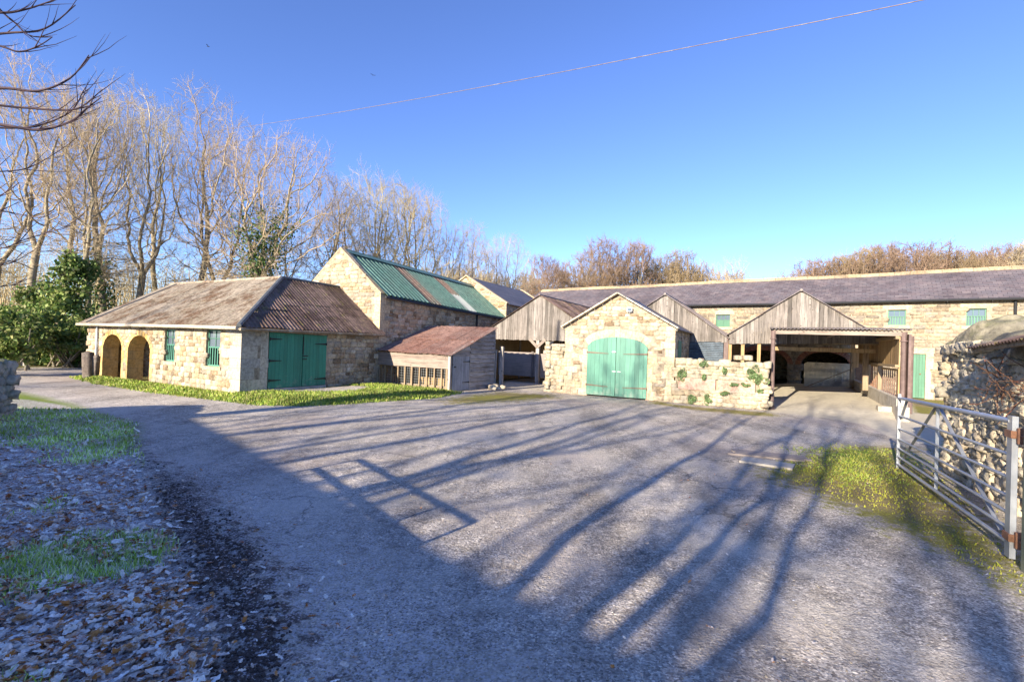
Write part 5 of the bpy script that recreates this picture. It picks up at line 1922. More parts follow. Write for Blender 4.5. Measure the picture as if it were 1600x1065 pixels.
# floodlight on the gable
fu, fv, fz = atv(985, 484, v0)
S_ = thing('floodlight', 'small pale floodlight fixed high on the gable of the stone store', 'lamp', W(fu, v0 - 0.0, fz), FROT)
m = MB(); m.box(-0.1, 0.1, -0.16, -0.08, -0.07, 0.07); m.box(-0.03, 0.03, -0.08, -0.005, -0.02, 0.02); m.build('housing', M['galv'], S_)
m = MB(); m.tube([(0, -0.05, -0.02), (0, -0.07, -0.12)], 0.03, 8); m.build('sensor', M['galv'], S_)
m = MB(); m.box(-0.08, 0.08, -0.166, -0.161, -0.05, 0.05); m.build('glass', M['glass'], S_)

# short wall at its left side
S = thing('wall_stub', 'short rough stone wall end against the left side of the store', 'wall', W(-7.15, v0 + 0.02), FROT)
rk = Rocks(71)
hl = lambda s: 1.95 - 0.05 * abs(s - 0.4)
rk.face((-0.78, 0.0, 0.0), (1, 0, 0), (0, 0, 1), (0, -1, 0), 0.76, 2.0, (0.15, 0.4), (0.1, 0.2), 0.1, top=hl)
rk.face((-0.78, 0.5, 0.0), (0, -1, 0), (0, 0, 1), (-1, 0, 0), 0.5, 2.0, (0.15, 0.4), (0.1, 0.2), 0.1, top=hl)
rk.build('facing_stone', M['rock_pale'], S)
m = MB(); m.box(-0.72, -0.02, 0.06, 0.5, -0.1, 1.88); m.build('mortar_core', M['mortar'], S)

# ================================================================== garden wall with troughs
u0, v0 = -2.98, 17.66
Lw = 2.92
S = thing('garden_wall', 'rubble stone wall with two pink stone panels and green cushion plants', 'wall', W(u0, v0), FROT)
topf = lambda s: 1.52 - 0.01 * s
tr = [(atv(1060, 600, v0)[0] - u0, atv(1119, 600, v0)[0] - u0), (atv(1122, 600, v0)[0] - u0, atv(1181, 600, v0)[0] - u0)]
def skip(cx, cz): return 0.5 < cz < 0.93 and tr[0][0] - 0.05 < cx < tr[1][1] + 0.05
rk = Rocks(81)
rk.face((0, 0, 0.0), (1, 0, 0), (0, 0, 1), (0, -1, 0), Lw, 1.34, (0.16, 0.42), (0.09, 0.17), 0.1, skip=skip)
rk.face((Lw, 0, 0.0), (0, 1, 0), (0, 0, 1), (1, 0, 0), 0.42, 1.34, (0.16, 0.4), (0.09, 0.17), 0.1)
rk.build('facing_stone', M['rock_pale'], S)
rk = Rocks(82)
xx = 0.05
while xx < Lw:
    w_ = rk.rng.uniform(0.16, 0.34)
    h = rk.rng.uniform(0.08, 0.13)
    rk.rock((xx + w_ / 2, 0.18, 1.34 + h), (w_ * 0.53, 0, rk.rng.normal(0, 0.01)), (0, 0.24, 0), (0, 0, h), 0.08)
    xx += w_
rk.build('coping_stone', M['rock_pale'], S)
m = MB(); m.box(0.03, Lw - 0.05, 0.05, 0.42, -0.1, 1.36); m.build('mortar_core', M['mortar'], S)
for (a, b) in tr:
    m = MB()
    m.box(a, b - 0.02, -0.06, 0.1, 0.5, 0.90)
    m.build('stone_trough', M['pink_stone'], S)


def leaf_cluster(n, rad, size, rng, flat=0.5, center=(0, 0, 0), hemi=True):
    d = rng.normal(size=(n, 3))
    d /= np.linalg.norm(d, axis=1, keepdims=True)
    if hemi: d[:, 2] = np.abs(d[:, 2])
    r = rng.uniform(0.75, 1.0, n)
    P = d * r[:, None] * np.array(rad) + np.array(center)
    s = rng.uniform(size * 0.6, size * 1.3, n)
    R_ = rand_rot(rng, n) * s[:, None, None]
    base = np.array([(-0.5, 0, 0), (0, -0.35, 0.1), (0.6, 0, 0), (0, 0.35, 0.1)])
    V, F = inst_mesh(base, np.array([[0, 1, 2, 3]]), R_, P)
    return V, F


rg = np.random.default_rng(91)
plants = [(1067, 584, 0.13, 0.26, 'tall green cushion plant at the left end of the garden wall top'),
          (1099, 569, 0.09, 0.10, 'small green plant on the wall top behind the left trough'),
          (1132, 577, 0.06, 0.13, 'narrow plant in the middle joint of the garden wall'),
          (1101, 586, 0.07, 0.10, 'small plant drooping just above the left trough'),
          (1178, 585, 0.17, 0.27, 'large green trailing plant at the right end of the wall'),
          (1192, 590, 0.12, 0.14, 'pale silvery plant beside the large trailing one'),
          (1080, 626, 0.12, 0.17, 'rounded green cushion low down under the left trough'),
          (1104, 624, 0.12, 0.16, 'leaning green cushion beside the rounded low one'),
          (1134, 615, 0.15, 0.07, 'flat green plant just under the join of the two troughs'),
          (1147, 600, 0.13, 0.05, 'flat plant trailing over the top edge of the right trough'),
          (1166, 601, 0.10, 0.07, 'bushy sprig hanging over the right trough'),
          (1187, 612, 0.09, 0.05, 'tiny plant below the right end of the right trough')]
for (px, py, rx, rz_, lab) in plants:
    u_, v_, z_ = atv(px, py, v0 - 0.08)
    Vl, Fl, of_ = [], [], 0
    for q in range(7):
        cc = (rg.normal(0, rx * 0.5), rg.uniform(-0.03, 0.03), rg.normal(0, rz_ * 0.5))
        k_ = rg.uniform(0.35, 0.75)
        V, F = leaf_cluster(int(110 * (rx + rz_) / 0.3), (rx * k_, 0.09 * k_ + 0.02, rz_ * k_), 0.04, rg, center=cc, hemi=False)
        Vl.append(V); Fl.append(F + of_); of_ += len(V)
    V, F = np.concatenate(Vl), np.concatenate(Fl)
    o = npmesh('wall_plant', V, F, M['clump'])
    o.location = W(u_, v0 - 0.09, max(z_, rz_ * 0.9))
    o.rotation_euler = (0, 0, FROT)
    tag(o, lab, 'plant', 'cushion plants growing on the garden wall')

# ================================================================== near right wall with rounded coping
wp = Vector((7.1, 7.8, 0))
wd_ = Vector((-0.433, -0.902, 0)).normalized()
wn_ = Vector((-0.902, 0.433, 0)).normalized()
wrot = math.atan2(wd_.y, wd_.x)
S = thing('high_stone_wall', 'tall rough stone wall with rounded weathered coping behind the metal gate', 'wall', wp, wrot)
# local: x along the wall towards the camera, local -y is ... outward
out = -1 if Vector((-math.sin(wrot), math.cos(wrot), 0)).dot(wn_) < 0 else 1
WL = 3.6
wt = lambda s: 1.98 + 0.10 * math.sin(min(s, 2.2) * 1.3)
rk = Rocks(101)
rk.face((0, 0, -0.05), (1, 0, 0), (0, 0, 1), (0, out, 0), WL, 2.1, (0.10, 0.30), (0.06, 0.15), 0.12, top=wt, jit=0.13, rot=0.12)
rk.face((0, 0, -0.05), (0, -out, 0), (0, 0, 1), (-1, 0, 0), 0.8, 2.1, (0.12, 0.32), (0.07, 0.16), 0.1, top=wt, jit=0.13, rot=0.12)
rk.face((0, -out * 0.8, -0.05), (1, 0, 0), (0, 0, 1), (0, -out, 0), WL, 2.1, (0.15, 0.4), (0.1, 0.2), 0.1, top=wt, jit=0.13)
rk.face((WL, 0, -0.05), (0, -out, 0), (0, 0, 1), (1, 0, 0), 0.8, 2.1, (0.15, 0.4), (0.1, 0.2), 0.1, top=wt, jit=0.13)
rk.build('facing_stone', M['rock'], S)
m = MB(); m.box(0.05, WL - 0.05, *sorted((-out * 0.06, -out * 0.74)), -0.1, 1.95); m.build('earth_core', M['mortar_dark'], S)
from mathutils import noise as mnoise
def dome(m, cx, cy, z0, rx, ry, rz__, seed, nx=34, ny=20, amp=0.05):
    b = len(m.v)
    for i in range(nx + 1):
        for j in range(ny + 1):
            a = -1 + 2 * i / nx
            e = PI * j / ny
            prof_ = max(0.0, 1 - abs(a) ** 3.2) ** 0.45
            px_, py_, pz_ = a * rx, -math.cos(e) * ry * (0.55 + 0.45 * prof_), math.sin(e) ** 0.8 * rz__ * prof_
            nn = mnoise.noise(Vector((px_ * 3 + seed, py_ * 3, pz_ * 3))) * amp + mnoise.noise(Vector((px_ * 9 + seed, py_ * 9, pz_ * 9))) * amp * 0.35
            m.v.append((cx + px_ + nn * 0.6, cy + py_ * (1 + nn), z0 + pz_ + nn - (0.10 if j in (0, ny) else 0)))
    for i in range(nx):
        for j in range(ny):
            q = b + i * (ny + 1) + j
            m.f.append((q, q + 1, q + ny + 2, q + ny + 1))
m = MB()
dome(m, 0.02, -out * 0.36, 1.98, 0.15, 0.42, 0.24, 1, 12, 16, 0.06)
dome(m, 0.22, -out * 0.38, 2.0, 0.13, 0.44, 0.33, 2, 12, 16, 0.06)
dome(m, 0.74, -out * 0.38, 1.98, 0.56, 0.46, 0.46, 4, 60, 30, 0.10)
dome(m, 1.62, -out * 0.38, 1.96, 0.36, 0.44, 0.26, 5, 30, 20, 0.07)
dome(m, 2.3, -out * 0.38, 1.96, 0.34, 0.44, 0.24, 6, 30, 20, 0.07)
dome(m, 3.05, -out * 0.38, 1.96, 0.42, 0.44, 0.25, 7, 30, 20, 0.07)
cop = m.build('coping', M['boulder'], S, True)
rk = Rocks(102)
for k in range(9):
    rk.rock((0.1 + k * 0.2, out * 0.0 - out * 0.03, 1.99 + rk.rng.uniform(-0.02, 0.03)), (0.13, 0, 0.01), (0, 0.13, 0), (0, 0, rk.rng.uniform(0.05, 0.09)), 0.12)
rk.build('bedding_stone', M['rock'], S)
S = thing('lean_to_roof', 'dark corrugated roof edge jutting from the face of the high stone wall', 'roof', wp, wrot)
corrugated('sheet', M['asb_dark'], S, (2.12, out * 0.47, 1.965), (3.8, out * 0.47, 2.06), (0, -out * 0.66, 0.22), lambda s: 0.48, pitch=0.075, amp=0.013, sheet_w=0.75, seed=50, loose=0.006, sides=6)
m = MB(); m.bar((2.14, out * 0.4, 1.95), (3.8, out * 0.4, 2.04), 0.04, 0.05); m.bar((2.2, out * 0.02, 2.09), (2.2, out * 0.43, 1.94), 0.04, 0.04); m.build('rafter', M['timber'], S)
# red-leaved briar under it
rg = np.random.default_rng(111)
P0, P1 = [], []
for k in range(26):
    p = np.array([rg.uniform(2.0, 3.5), out * rg.uniform(0.08, 0.25), rg.uniform(1.35, 1.7)])
    d = np.array([rg.normal(-0.3, 0.5), out * rg.uniform(0.1, 0.4), rg.normal(0.05, 0.35)])
    for s in range(4):
        q = p + d * 0.14
        P0.append(p); P1.append(q)
        d = d + rg.normal(0, 0.25, 3)
        p = q
P0, P1 = np.array(P0), np.array(P1)
V, F = tubes(P0, P1, np.full(len(P0), 0.006), np.full(len(P0), 0.005), 4)
S = thing('briar', 'reddish briar stems growing on the wall under the corrugated roof edge', 'plant', wp, wrot)
npmesh('stem', V, F, M['berry'], S)
V, F = inst_mesh(np.array([(-0.5, 0, 0), (0, -0.3, 0.1), (0.6, 0, 0), (0, 0.3, 0.1)]), np.array([[0, 1, 2, 3]]), rand_rot(rg, 420) * rg.uniform(0.012, 0.032, 420)[:, None, None], P1[rg.integers(0, len(P1), 420)] + rg.normal(0, 0.04, (420, 3)))
npmesh('foliage', V, F, M['berry'], S)

# ================================================================== metal field gate
ga = at(1578, 852, 0.12); ga = aty(1577, 852, 4.4)
A = Vector((ga.x, 4.4, 0)); far = aty(1402, 728, 8.0)
B = Vector((far.x, 8.0, 0))
gd = (B - A)
GL = gd.length
grot = math.atan2(gd.y, gd.x)
S = thing('field_gate', 'galvanised seven bar metal field gate standing open on the right', 'gate', A, grot)
sl_ = (0.035 - 0.13) / GL                       # it sags to the free end
def gz(x, z): return z + sl_ * x
z0g, z1g = 0.16, 1.27
fr = [0.0, 0.115, 0.24, 0.375, 0.53, 0.72, 1.0]
m = MB(); m.tube([(0.0, 0, gz(0, z1g)), (GL, 0, gz(GL, z1g - 0.02))], 0.027, 10); m.build('top_rail', M['galv'], S)
for f in fr[:-1]:
    z = z0g + (z1g - z0g) * f
    m = MB(); m.tube([(0.02, 0, gz(0, z)), (GL - 0.02, 0, gz(GL, z))], 0.021 if f == 0 else 0.0165, 8); m.build('rail', M['galv'], S)
m = MB(); m.box(-0.065, 0.035, -0.022, 0.022, z0g - 0.12, z1g + 0.05)
hs = m.build('hinge_stile', M['galv'], S)
m = MB()
for i in range(11): m.tube([(-0.015, -0.024, z0g + 0.02 + i * 0.105), (-0.015, -0.028, z0g + 0.02 + i * 0.105)], 0.008, 6)
m.build('bolt_hole', M['black'], hs)
m = MB(); m.box(GL - 0.04, GL + 0.01, -0.02, 0.02, gz(GL, z0g - 0.07), gz(GL, z1g + 0.05)); m.tube([(GL - 0.02, -0.02, gz(GL, 1.15)), (GL + 0.07, -0.03, gz(GL, 1.08)), (GL + 0.04, -0.02, gz(GL, 0.98))], 0.009, 6); m.build('closing_stile', M['galv'], S)
xm = GL * 0.53
for (xa, za, xb, zb) in ((xm, z1g, 0.25, z0g + 0.05), (xm + 0.06, z1g, GL - 0.1, z0g + 0.05), (xm + 0.03, z1g, xm + 0.03, z0g), (GL * 0.90, z1g, GL - 0.04, z0g + 0.75)):
    m = MB(); m.bar((xa, -0.025, gz(xa, za)), (xb, -0.025, gz(xb, zb)), 0.009, 0.036, up=(0, 1, 0)); m.build('brace', M['galv'], S)
for z in (z0g + 0.06, z1g - 0.12):
    m = MB()
    m.tube([(-0.3, -0.03, z), (-0.12, -0.03, z), (-0.085, -0.03, z + 0.0)], 0.016, 8)
    m.tube([(-0.1, -0.03, z - 0.07), (-0.1, -0.03, z + 0.07)], 0.03, 10)
    m.box(-0.085, 0.05, -0.036, 0.036, z - 0.025, z + 0.04)
    m.build('hinge', M['rust'], S)
gp = A - gd.normalized() * 0.33 + Vector((0.05, 0, 0))
m = MB()
m.box(-0.055, 0.055, -0.055, 0.055, -0.3, 1.60)
m.box(-0.03, 0.03, -0.03, 0.03, 1.60, 1.63)
o = m.build('gate_post', M['green_post']); o.location = gp; o.rotation_euler = (0, 0, grot)
tag(o, 'square greenish hanging post of the galvanised field gate', 'post')

# drain boards let into the yard
for k, (c0, c1, c2, c3, mt, lab) in enumerate([((1142, 710), (1262, 722), (1268, 714), (1180, 706), 'panel_grey', 'row of weathered timber boards lying flat in the yard'),
                                            ((1155, 722), (1238, 735), (1236, 726), (1165, 716), 'concrete', 'flat pale slab set in moss in front of the timber boards')]):
    P = [at(*c0), at(*c1), at(*c2), at(*c3)]
    a = P[0]; d = (P[1] - P[0]); e = (P[3] - P[0] + P[2] - P[1]) / 2
    rz_ = math.atan2(d.y, d.x)
    L_, D_ = d.length, abs(e.dot(Vector((-math.sin(rz_), math.cos(rz_), 0))))
    nb = 4 if k == 0 else 1
    zz = hz(a.x, a.y)
    m = MB()
    for i in range(nb):
        off = rnd.uniform(-0.12, 0.12) if k == 0 else 0
        m.box(off, L_ + off, D_ * i / nb + 0.01, D_ * (i + 1) / nb - 0.01, -0.05, 0.035 - rnd.uniform(0, 0.01) * (k == 0))
    o = m.build('drain_boards' if k == 0 else 'stone_slab', M[mt]); o.location = (a.x, a.y, zz); o.rotation_euler = (0, 0, rz_)
    tag(o, lab, 'boards' if k == 0 else 'slab')

# lane wall, far left
ew = Vector((-9.95, 9.6, 0))
wd2 = Vector((2.4, -6.1, 0)).normalized()
r2 = math.atan2(wd2.y, wd2.x)
S = thing('lane_wall', 'low mossy drystone wall end at the left of the lane', 'wall', ew, r2)
rk = Rocks(121)
rk.face((0, 0, 0), (1, 0, 0), (0, 0, 1), (0, 1, 0), 9.5, 1.0, (0.16, 0.42), (0.09, 0.2), 0.13, jit=0.1)
rk.face((0, -0.6, 0), (0, 1, 0), (0, 0, 1), (-1, 0, 0), 0.6, 1.0, (0.16, 0.42), (0.09, 0.2), 0.12, jit=0.1)
rk.face((9.5, -0.6, 0), (-1, 0, 0), (0, 0, 1), (0, -1, 0), 9.5, 1.0, (0.2, 0.5), (0.12, 0.24), 0.13, jit=0.1)
rk.build('facing_stone', M['rock_lane'], S)
rk = Rocks(122)
xx = -0.1
while xx < 9.4:
    w_ = rk.rng.uniform(0.1, 0.2)
    rk.rock((xx + w_, -0.3, 1.05 + rk.rng.uniform(-0.03, 0.03)), (w_, 0, 0.02), (0, 0.33, 0), (0, 0, rk.rng.uniform(0.12, 0.17)), 0.09)
    xx += w_ * 1.9
rk.build('coping_stone', M['rock_lane'], S)
m = MB(); m.box(0.05, 9.4, -0.52, -0.08, -0.1, 0.98); m.build('earth_core', M['mortar_dark'], S)

# far gateposts and rail by the hedge
for k, (px, py, h, lab) in enumerate([(24, 571, 1.35, 'left grey post of the distant gateway by the hedge'), (37, 571, 1.45, 'right grey post of the distant gateway by the hedge')]):
    p = at(px, py)
    m = MB(); m.box(-0.13, 0.13, -0.1, 0.1, 0, h); m.box(-0.15, 0.15, -0.12, 0.12, h, h + 0.05)
    o = m.build('gate_post', M['post_grey']); o.location = p
    tag(o, lab, 'post', 'posts of the distant gateway')
a, b = at(40, 571), at(134, 568)
dv = b - a
S = thing('rail_fence', 'dark timber rail fence under the hedge beyond the lane', 'fence', a, math.atan2(dv.y, dv.x))
m = MB()
for z in (0.35, 0.75, 1.1): m.box(0, dv.length, -0.03, 0.03, z, z + 0.1)
m.build('rail', M['post_grey'], S)
for i in range(5):
    m = MB(); m.box(dv.length * i / 4 - 0.06, dv.length * i / 4 + 0.06, -0.1, -0.035, 0, 1.25); m.build('post', M['post_grey'], S)

# overhead line
pa, pb = aty(1600, -32, 13), aty(275, 212, 46)
m = MB()
N_ = 40
pts = [pa.lerp(pb, i / N_) + Vector((0, 0, -1.0 * 4 * (i / N_) * (1 - i / N_))) for i in range(N_ + 1)]
pts = [p + Vector((0, 0, 0.55 * 4 * (i / N_) * (1 - i / N_))) for i, p in enumerate(pts)]
m.tube(pts, 0.012, 5)
o = m.build('overhead_line', M['gutter']); tag(o, 'thin overhead line crossing the sky above the yard', 'cable')

# birds far up
for k, (px, py, lab) in enumerate([(583, 118, 'dark bird high in the sky above the green roofed barn'), (325, 73, 'tiny dark bird high above the tallest trees')]):
    p = aty(px, py, 70)
    m = MB()
    m.add([(0, -0.25, 0), (0.05, 0.0, 0.04), (0, 0.22, 0), (-0.05, 0, 0.04), (0, 0, -0.05), (0.35, -0.05, 0.13), (0.36, 0.08, 0.12), (-0.35, -0.05, 0.13), (-0.36, 0.08, 0.12), (0.05, -0.1, 0.02), (-0.05, -0.1, 0.02)],
          [(0, 1, 3), (1, 2, 3), (0, 4, 1), (4, 2, 1), (0, 3, 4), (3, 2, 4), (9, 5, 6, 1), (10, 3, 8, 7)])
    o = m.build('bird', M['iron']); o.location = p; o.rotation_euler = (0, 0, 0.6 + k)
    tag(o, lab, 'bird')

# stone outbuilding behind the viewpoint; its roof throws the long shadow over the lane
oa = Vector((-15.6, 2.9, 0)); ob = Vector((-2.2, -10.2, 0))
dv = (ob - oa)
S = thing('roadside_barn', 'long stone barn on the near side of the lane that shades the verge', 'barn', oa, math.atan2(dv.y, dv.x))
OL = dv.length
OH = OUT_H
m = MB(); m.box(0, OL, -5.0, 0, -0.2, OH - 0.55); m.build('wall', M['stone'], S)
m = MB()
m.add([(-0.1, 0.2, OH - 0.62), (OL + 0.1, 0.2, OH - 0.62), (OL + 0.1, -2.5, OH), (-0.1, -2.5, OH)], [(0, 1, 2, 3)])
m.add([(-0.1, -5.2, OH - 0.62), (OL + 0.1, -5.2, OH - 0.62), (OL + 0.1, -2.5, OH), (-0.1, -2.5, OH)], [(3, 2, 1, 0)])
m.build('roof', M['slate_dark'], S, recalc=False)
# handrail near the lane whose shadow shows on the yard
pa, pb = Vector((-2.3, 7.3)), Vector((-0.32, 4.87))
HR = 1.35
k_ = HR / math.tan(SUN_EL)
q = Vector((SH.x, SH.y)) * k_
a, b = pa + q, pb + q
dv = b - a
S = thing('hurdle', 'wooden hurdle standing on the verge to the left of the viewpoint', 'fence', (a.x, a.y, 0), math.atan2(dv.y, dv.x))
for z in (HR, HR - 0.24, 0.2):
    m = MB(); m.box(0, dv.length, -0.02, 0.02, z - 0.022, z + 0.022); m.build('rail', M['timber'], S)
for i in range(6):
    xx = dv.length * i / 5
    m = MB(); m.box(xx - 0.018, xx + 0.018, -0.05, -0.022, 0, HR + 0.02); m.build('upright', M['timber'], S)
# ------------------------------------------------------------------ bare winter trees
def grow(seed, H, R, th, n_att=2400, step=0.32, kill=0.40, lean=(0, 0), forks=1, shape='round', droop=0.0, wob=0.05):
    """space colonisation skeleton: returns positions, parents"""
    rng = np.random.default_rng(seed)
    pts = []
    c = np.array([lean[0], lean[1], 0.0])
    nl = int(rng.integers(8, 12))
    lobes = []
    ga = rng.uniform(0, 6.28)
    for q in range(nl):
        z = 0.10 + 0.80 * (q + rng.uniform(-0.25, 0.25)) / (nl - 1)
        z = min(max(z, 0.08), 0.92)
        if shape == 'tall': prof = (z + 0.12) ** 0.55 * (1 - z ** 5) ** 0.5
        else: prof = (z + 0.25) ** 0.3 * (1 - z ** 3.2) ** 0.5
        a = ga + q * 2.4 + rng.uniform(-0.5, 0.5)
        rr_ = R * prof * rng.uniform(0.42, 0.66)
        lobes.append((rr_ * math.cos(a), rr_ * math.sin(a), z, R * rng.uniform(0.34, 0.5), rng.uniform(0.13, 0.2)))
    lobes.append((0, 0, 0.80, R * 0.42, 0.22))
    lobes.append((0, 0, 0.5, R * 0.4, 0.3))
    z_lo = th * 0.8
    while len(pts) < n_att:
        lb = lobes[int(rng.integers(0, len(lobes)))]
        d3 = rng.normal(size=3)
        d3 /= np.linalg.norm(d3)
        q3 = d3 * rng.random() ** 0.4
        z = lb[2] + q3[2] * lb[4]
        if z > 1.0 or z < 0.0: continue
        zz = z_lo + (H - z_lo) * z
        f = zz / H
        pts.append((c[0] * f + lb[0] + q3[0] * lb[3], c[1] * f + lb[1] + q3[1] * lb[3], zz))
    A = np.array(pts)
    P, par = [np.array([0.0, 0, -0.15])], [-1]
    n0 = int(th / step) + 1
    d = np.array([c[0], c[1], H]) / H
    w = rng.uniform(0, 6, 4)
    for i in range(1, n0 + 1):
        t = i * step
        P.append(np.array([c[0] * t / H + wob * math.sin(t * 0.9 + w[0]) * t * 0.5, c[1] * t / H + wob * math.sin(t * 0.8 + w[1]) * t * 0.5, t]))
        par.append(len(P) - 2)
    if forks > 1:
        base = len(P) - 1
        for k in range(forks):
            a = 2 * PI * k / forks + rng.uniform(-0.4, 0.4)
            q = base
            for s in range(5):
                P.append(P[q] + step * np.array([math.cos(a) * 0.5, math.sin(a) * 0.5, 0.86]))
                par.append(q)
                q = len(P) - 1
    near_d = np.full(len(A), 1e9)
    near_i = np.zeros(len(A), int)
    done = 0
    alive = np.ones(len(A), bool)
    kids = {}
    for it in range(150):
        if done == len(P): break
        N = np.array(P[done:])
        D = np.linalg.norm(A[:, None, :] - N[None], axis=2)
        k = D.argmin(1)
        dm = D[np.arange(len(A)), k]
        up = dm < near_d
        near_d[up] = dm[up]
        near_i[up] = k[up] + done
        done = len(P)
        alive &= near_d > kill
        if not alive.any(): break
        idx = np.nonzero(alive)[0]
        if it > 6:
            idx = idx[near_d[idx] < 3.0]
            if len(idx) == 0: break
        Pn = np.array(P)
        dirs = A[idx] - Pn[near_i[idx]]
        dirs /= np.linalg.norm(dirs, axis=1, keepdims=True)
        acc = np.zeros((len(P), 3))
        np.add.at(acc, near_i[idx], dirs)
        for i in np.unique(near_i[idx]):
            if kids.get(i, 0) >= 3: continue
            v = acc[i]
            l = np.linalg.norm(v)
            if l < 1e-3: continue
            v = v / l
            if par[i] >= 0:
                pd = Pn[i] - Pn[par[i]]
                v = v + pd / (np.linalg.norm(pd) + 1e-6) * 0.45
            v = v + rng.normal(0, 0.24, 3) + np.array([0, 0, 0.05 - droop])
            v /= np.linalg.norm(v)
            P.append(Pn[i] + v * step)
            par.append(int(i))
            kids[i] = kids.get(i, 0) + 1
        if len(P) > 14000: break
    return np.array(P), np.array(par)


def tree_meshes(seed, H, R, th, base_r=0.28, twigs=2, twl=0.75, thr=0.035, twr=0.0075, mats=('bark', 'twig'), **kw):
    P, par = grow(seed, H, R, th, **kw)
    rng = np.random.default_rng(seed + 1)
    n = len(P)
    ch = np.zeros(n, int)
    for i in range(1, n): ch[par[i]] += 1
    acc = np.zeros(n)
    e = 2.1
    tip = 0.010
    for i in range(n - 1, 0, -1):
        if ch[i] == 0: acc[i] = tip ** e
        acc[par[i]] += acc[i]
    r = acc ** (1 / e)
    sc = base_r / r[1]
    r = tip + (r - tip) * max(0.4, sc if sc < 3 else 3)
    r[0] = r[1] * 1.35
    # flare at the foot
    foot = P[:, 2] < 0.8
    r = np.where(foot & (r > 0.1), r * (1 + 0.45 * (0.8 - np.clip(P[:, 2], 0, 0.8))), r)
    i = np.arange(1, n)
    p0, p1 = P[par[i]], P[i]
    r1 = r[i]
    r0 = np.minimum(r[par[i]], r1 * 1.25)
    ext = (p1 - p0) * 0.06
    big = r1 > thr
    Vb, Fb = tubes(p0[big] - ext[big], p1[big] + ext[big], r0[big], r1[big], 7)
    sm_ = ~big
    V1, F1 = tubes(p0[sm_], p1[sm_], np.minimum(r0[sm_], thr), r1[sm_], 4)
    # fine twigs
    src = np.nonzero((r < thr * 0.9) & (np.arange(n) > 2))[0]
    src = np.repeat(src, twigs)
    base = P[src]
    pd = P[src] - P[par[src]]
    pd /= np.linalg.norm(pd, axis=1, keepdims=True) + 1e-6
    S0, S1, RR = [], [], []
    d = pd + rng.normal(0, 0.62, pd.shape) + np.array([0, 0, 0.22])
    d /= np.linalg.norm(d, axis=1, keepdims=True)
    L = rng.uniform(0.4, 1.2, len(src)) * twl
    st = base - pd * rng.uniform(0, 0.4, len(src))[:, None]
    q1 = st + d * (L * 0.5)[:, None]
    d2 = d + rng.normal(0, 0.25, d.shape) + np.array([0, 0, 0.15])
    d2 /= np.linalg.norm(d2, axis=1, keepdims=True)
    q2 = q1 + d2 * (L * 0.6)[:, None]
    d3 = d + rng.normal(0, 0.6, d.shape)
    d3 /= np.linalg.norm(d3, axis=1, keepdims=True)
    q3 = q1 + d3 * (L * 0.5)[:, None]
    d4 = d2 + rng.normal(0, 0.55, d.shape)
    d4 /= np.linalg.norm(d4, axis=1, keepdims=True)
    q4 = q2 + d4 * (L * 0.4)[:, None]
    d5 = d2 + rng.normal(0, 0.7, d.shape)
    d5 /= np.linalg.norm(d5, axis=1, keepdims=True)
    q5 = (q1 + q2) / 2 + d5 * (L * 0.45)[:, None]
    k = len(src)
    f = lambda x_: np.full(k, twr * x_)
    V2, F2 = tubes(np.concatenate([st, q1, q1, q2, (q1 + q2) / 2]), np.concatenate([q1, q2, q3, q4, q5]),
                   np.concatenate([f(1), f(.8), f(.65), f(.55), f(.55)]), np.concatenate([f(.8), f(.5), f(.35), f(.3), f(.3)]), 3)
    Vc = np.concatenate([V1, V2])
    Fc = np.concatenate([F1, F2 + len(V1)])
    return (Vb, Fb), (Vc, Fc), P, par, r


def make_tree(name, label, cat, loc, rz, sc, proto, mats=None, group=None):
    t = thing(name, label, cat, loc, rz, group)
    t.scale = (sc[0], sc[0], sc[1])
    for nm, me, mt in proto:
        o = bpy.data.objects.new(nm, me)
        COL.objects.link(o)
        o.parent = t
        if mats:
            o.material_slots[0].link = 'OBJECT'
            o.material_slots[0].material = M[mats[0] if nm == 'trunk' else mats[1]]
    return t


PROTO = {}


def proto(key, *a, **kw):
    bark, tw = kw.pop('mats', ('bark_pale', 'twig'))
    big, small, P, par, r = tree_meshes(*a, **kw)
    res = []
    for nm, (V, F), mt in (('trunk', big, bark), ('crown', small, tw)):
        o = npmesh(nm + '_' + key, V, F, M[mt], None, nm == 'trunk')
        me = o.data
        bpy.data.objects.remove(o)
        res.append((nm, me, mt))
    PROTO[key] = (res, P, par, r)


proto('ash_a', 101, 17.0, 4.0, 6.0, base_r=0.20, n_att=1700, kill=0.6, shape='tall', lean=(0.6, 0.2), forks=2)
proto('ash_b', 202, 17.0, 3.6, 6.5, base_r=0.18, n_att=1500, kill=0.6, shape='tall', lean=(-0.8, 0.4), forks=1)
proto('ash_c', 303, 17.0, 4.6, 5.0, base_r=0.22, n_att=1900, kill=0.62, shape='tall', lean=(0.3, -0.5), forks=3)
proto('sycamore', 404, 15.0, 6.0, 5.0, base_r=0.26, n_att=3000, kill=0.55, shape='round', lean=(1.5, 0.3), forks=3)
proto('round_a', 505, 13.0, 5.2, 3.6, base_r=0.22, n_att=2600, kill=0.55, shape='round', forks=3)
proto('round_b', 606, 13.0, 4.6, 3.8, base_r=0.2, n_att=2200, kill=0.55, shape='round', lean=(-0.6, 0), forks=2)
proto('leaner', 707, 14.0, 4.2, 5.0, base_r=0.2, n_att=2200, kill=0.48, shape='tall', lean=(3.2, -0.5), forks=2)
proto('bushy', 808, 9.0, 4.6, 1.4, base_r=0.2, n_att=3600, kill=0.42, shape='round', forks=4, twigs=3)
proto('dome_a', 911, 13.0, 5.4, 2.2, base_r=0.26, n_att=3600, kill=0.5, shape='round', forks=3, twigs=3, twr=0.017, twl=0.75)
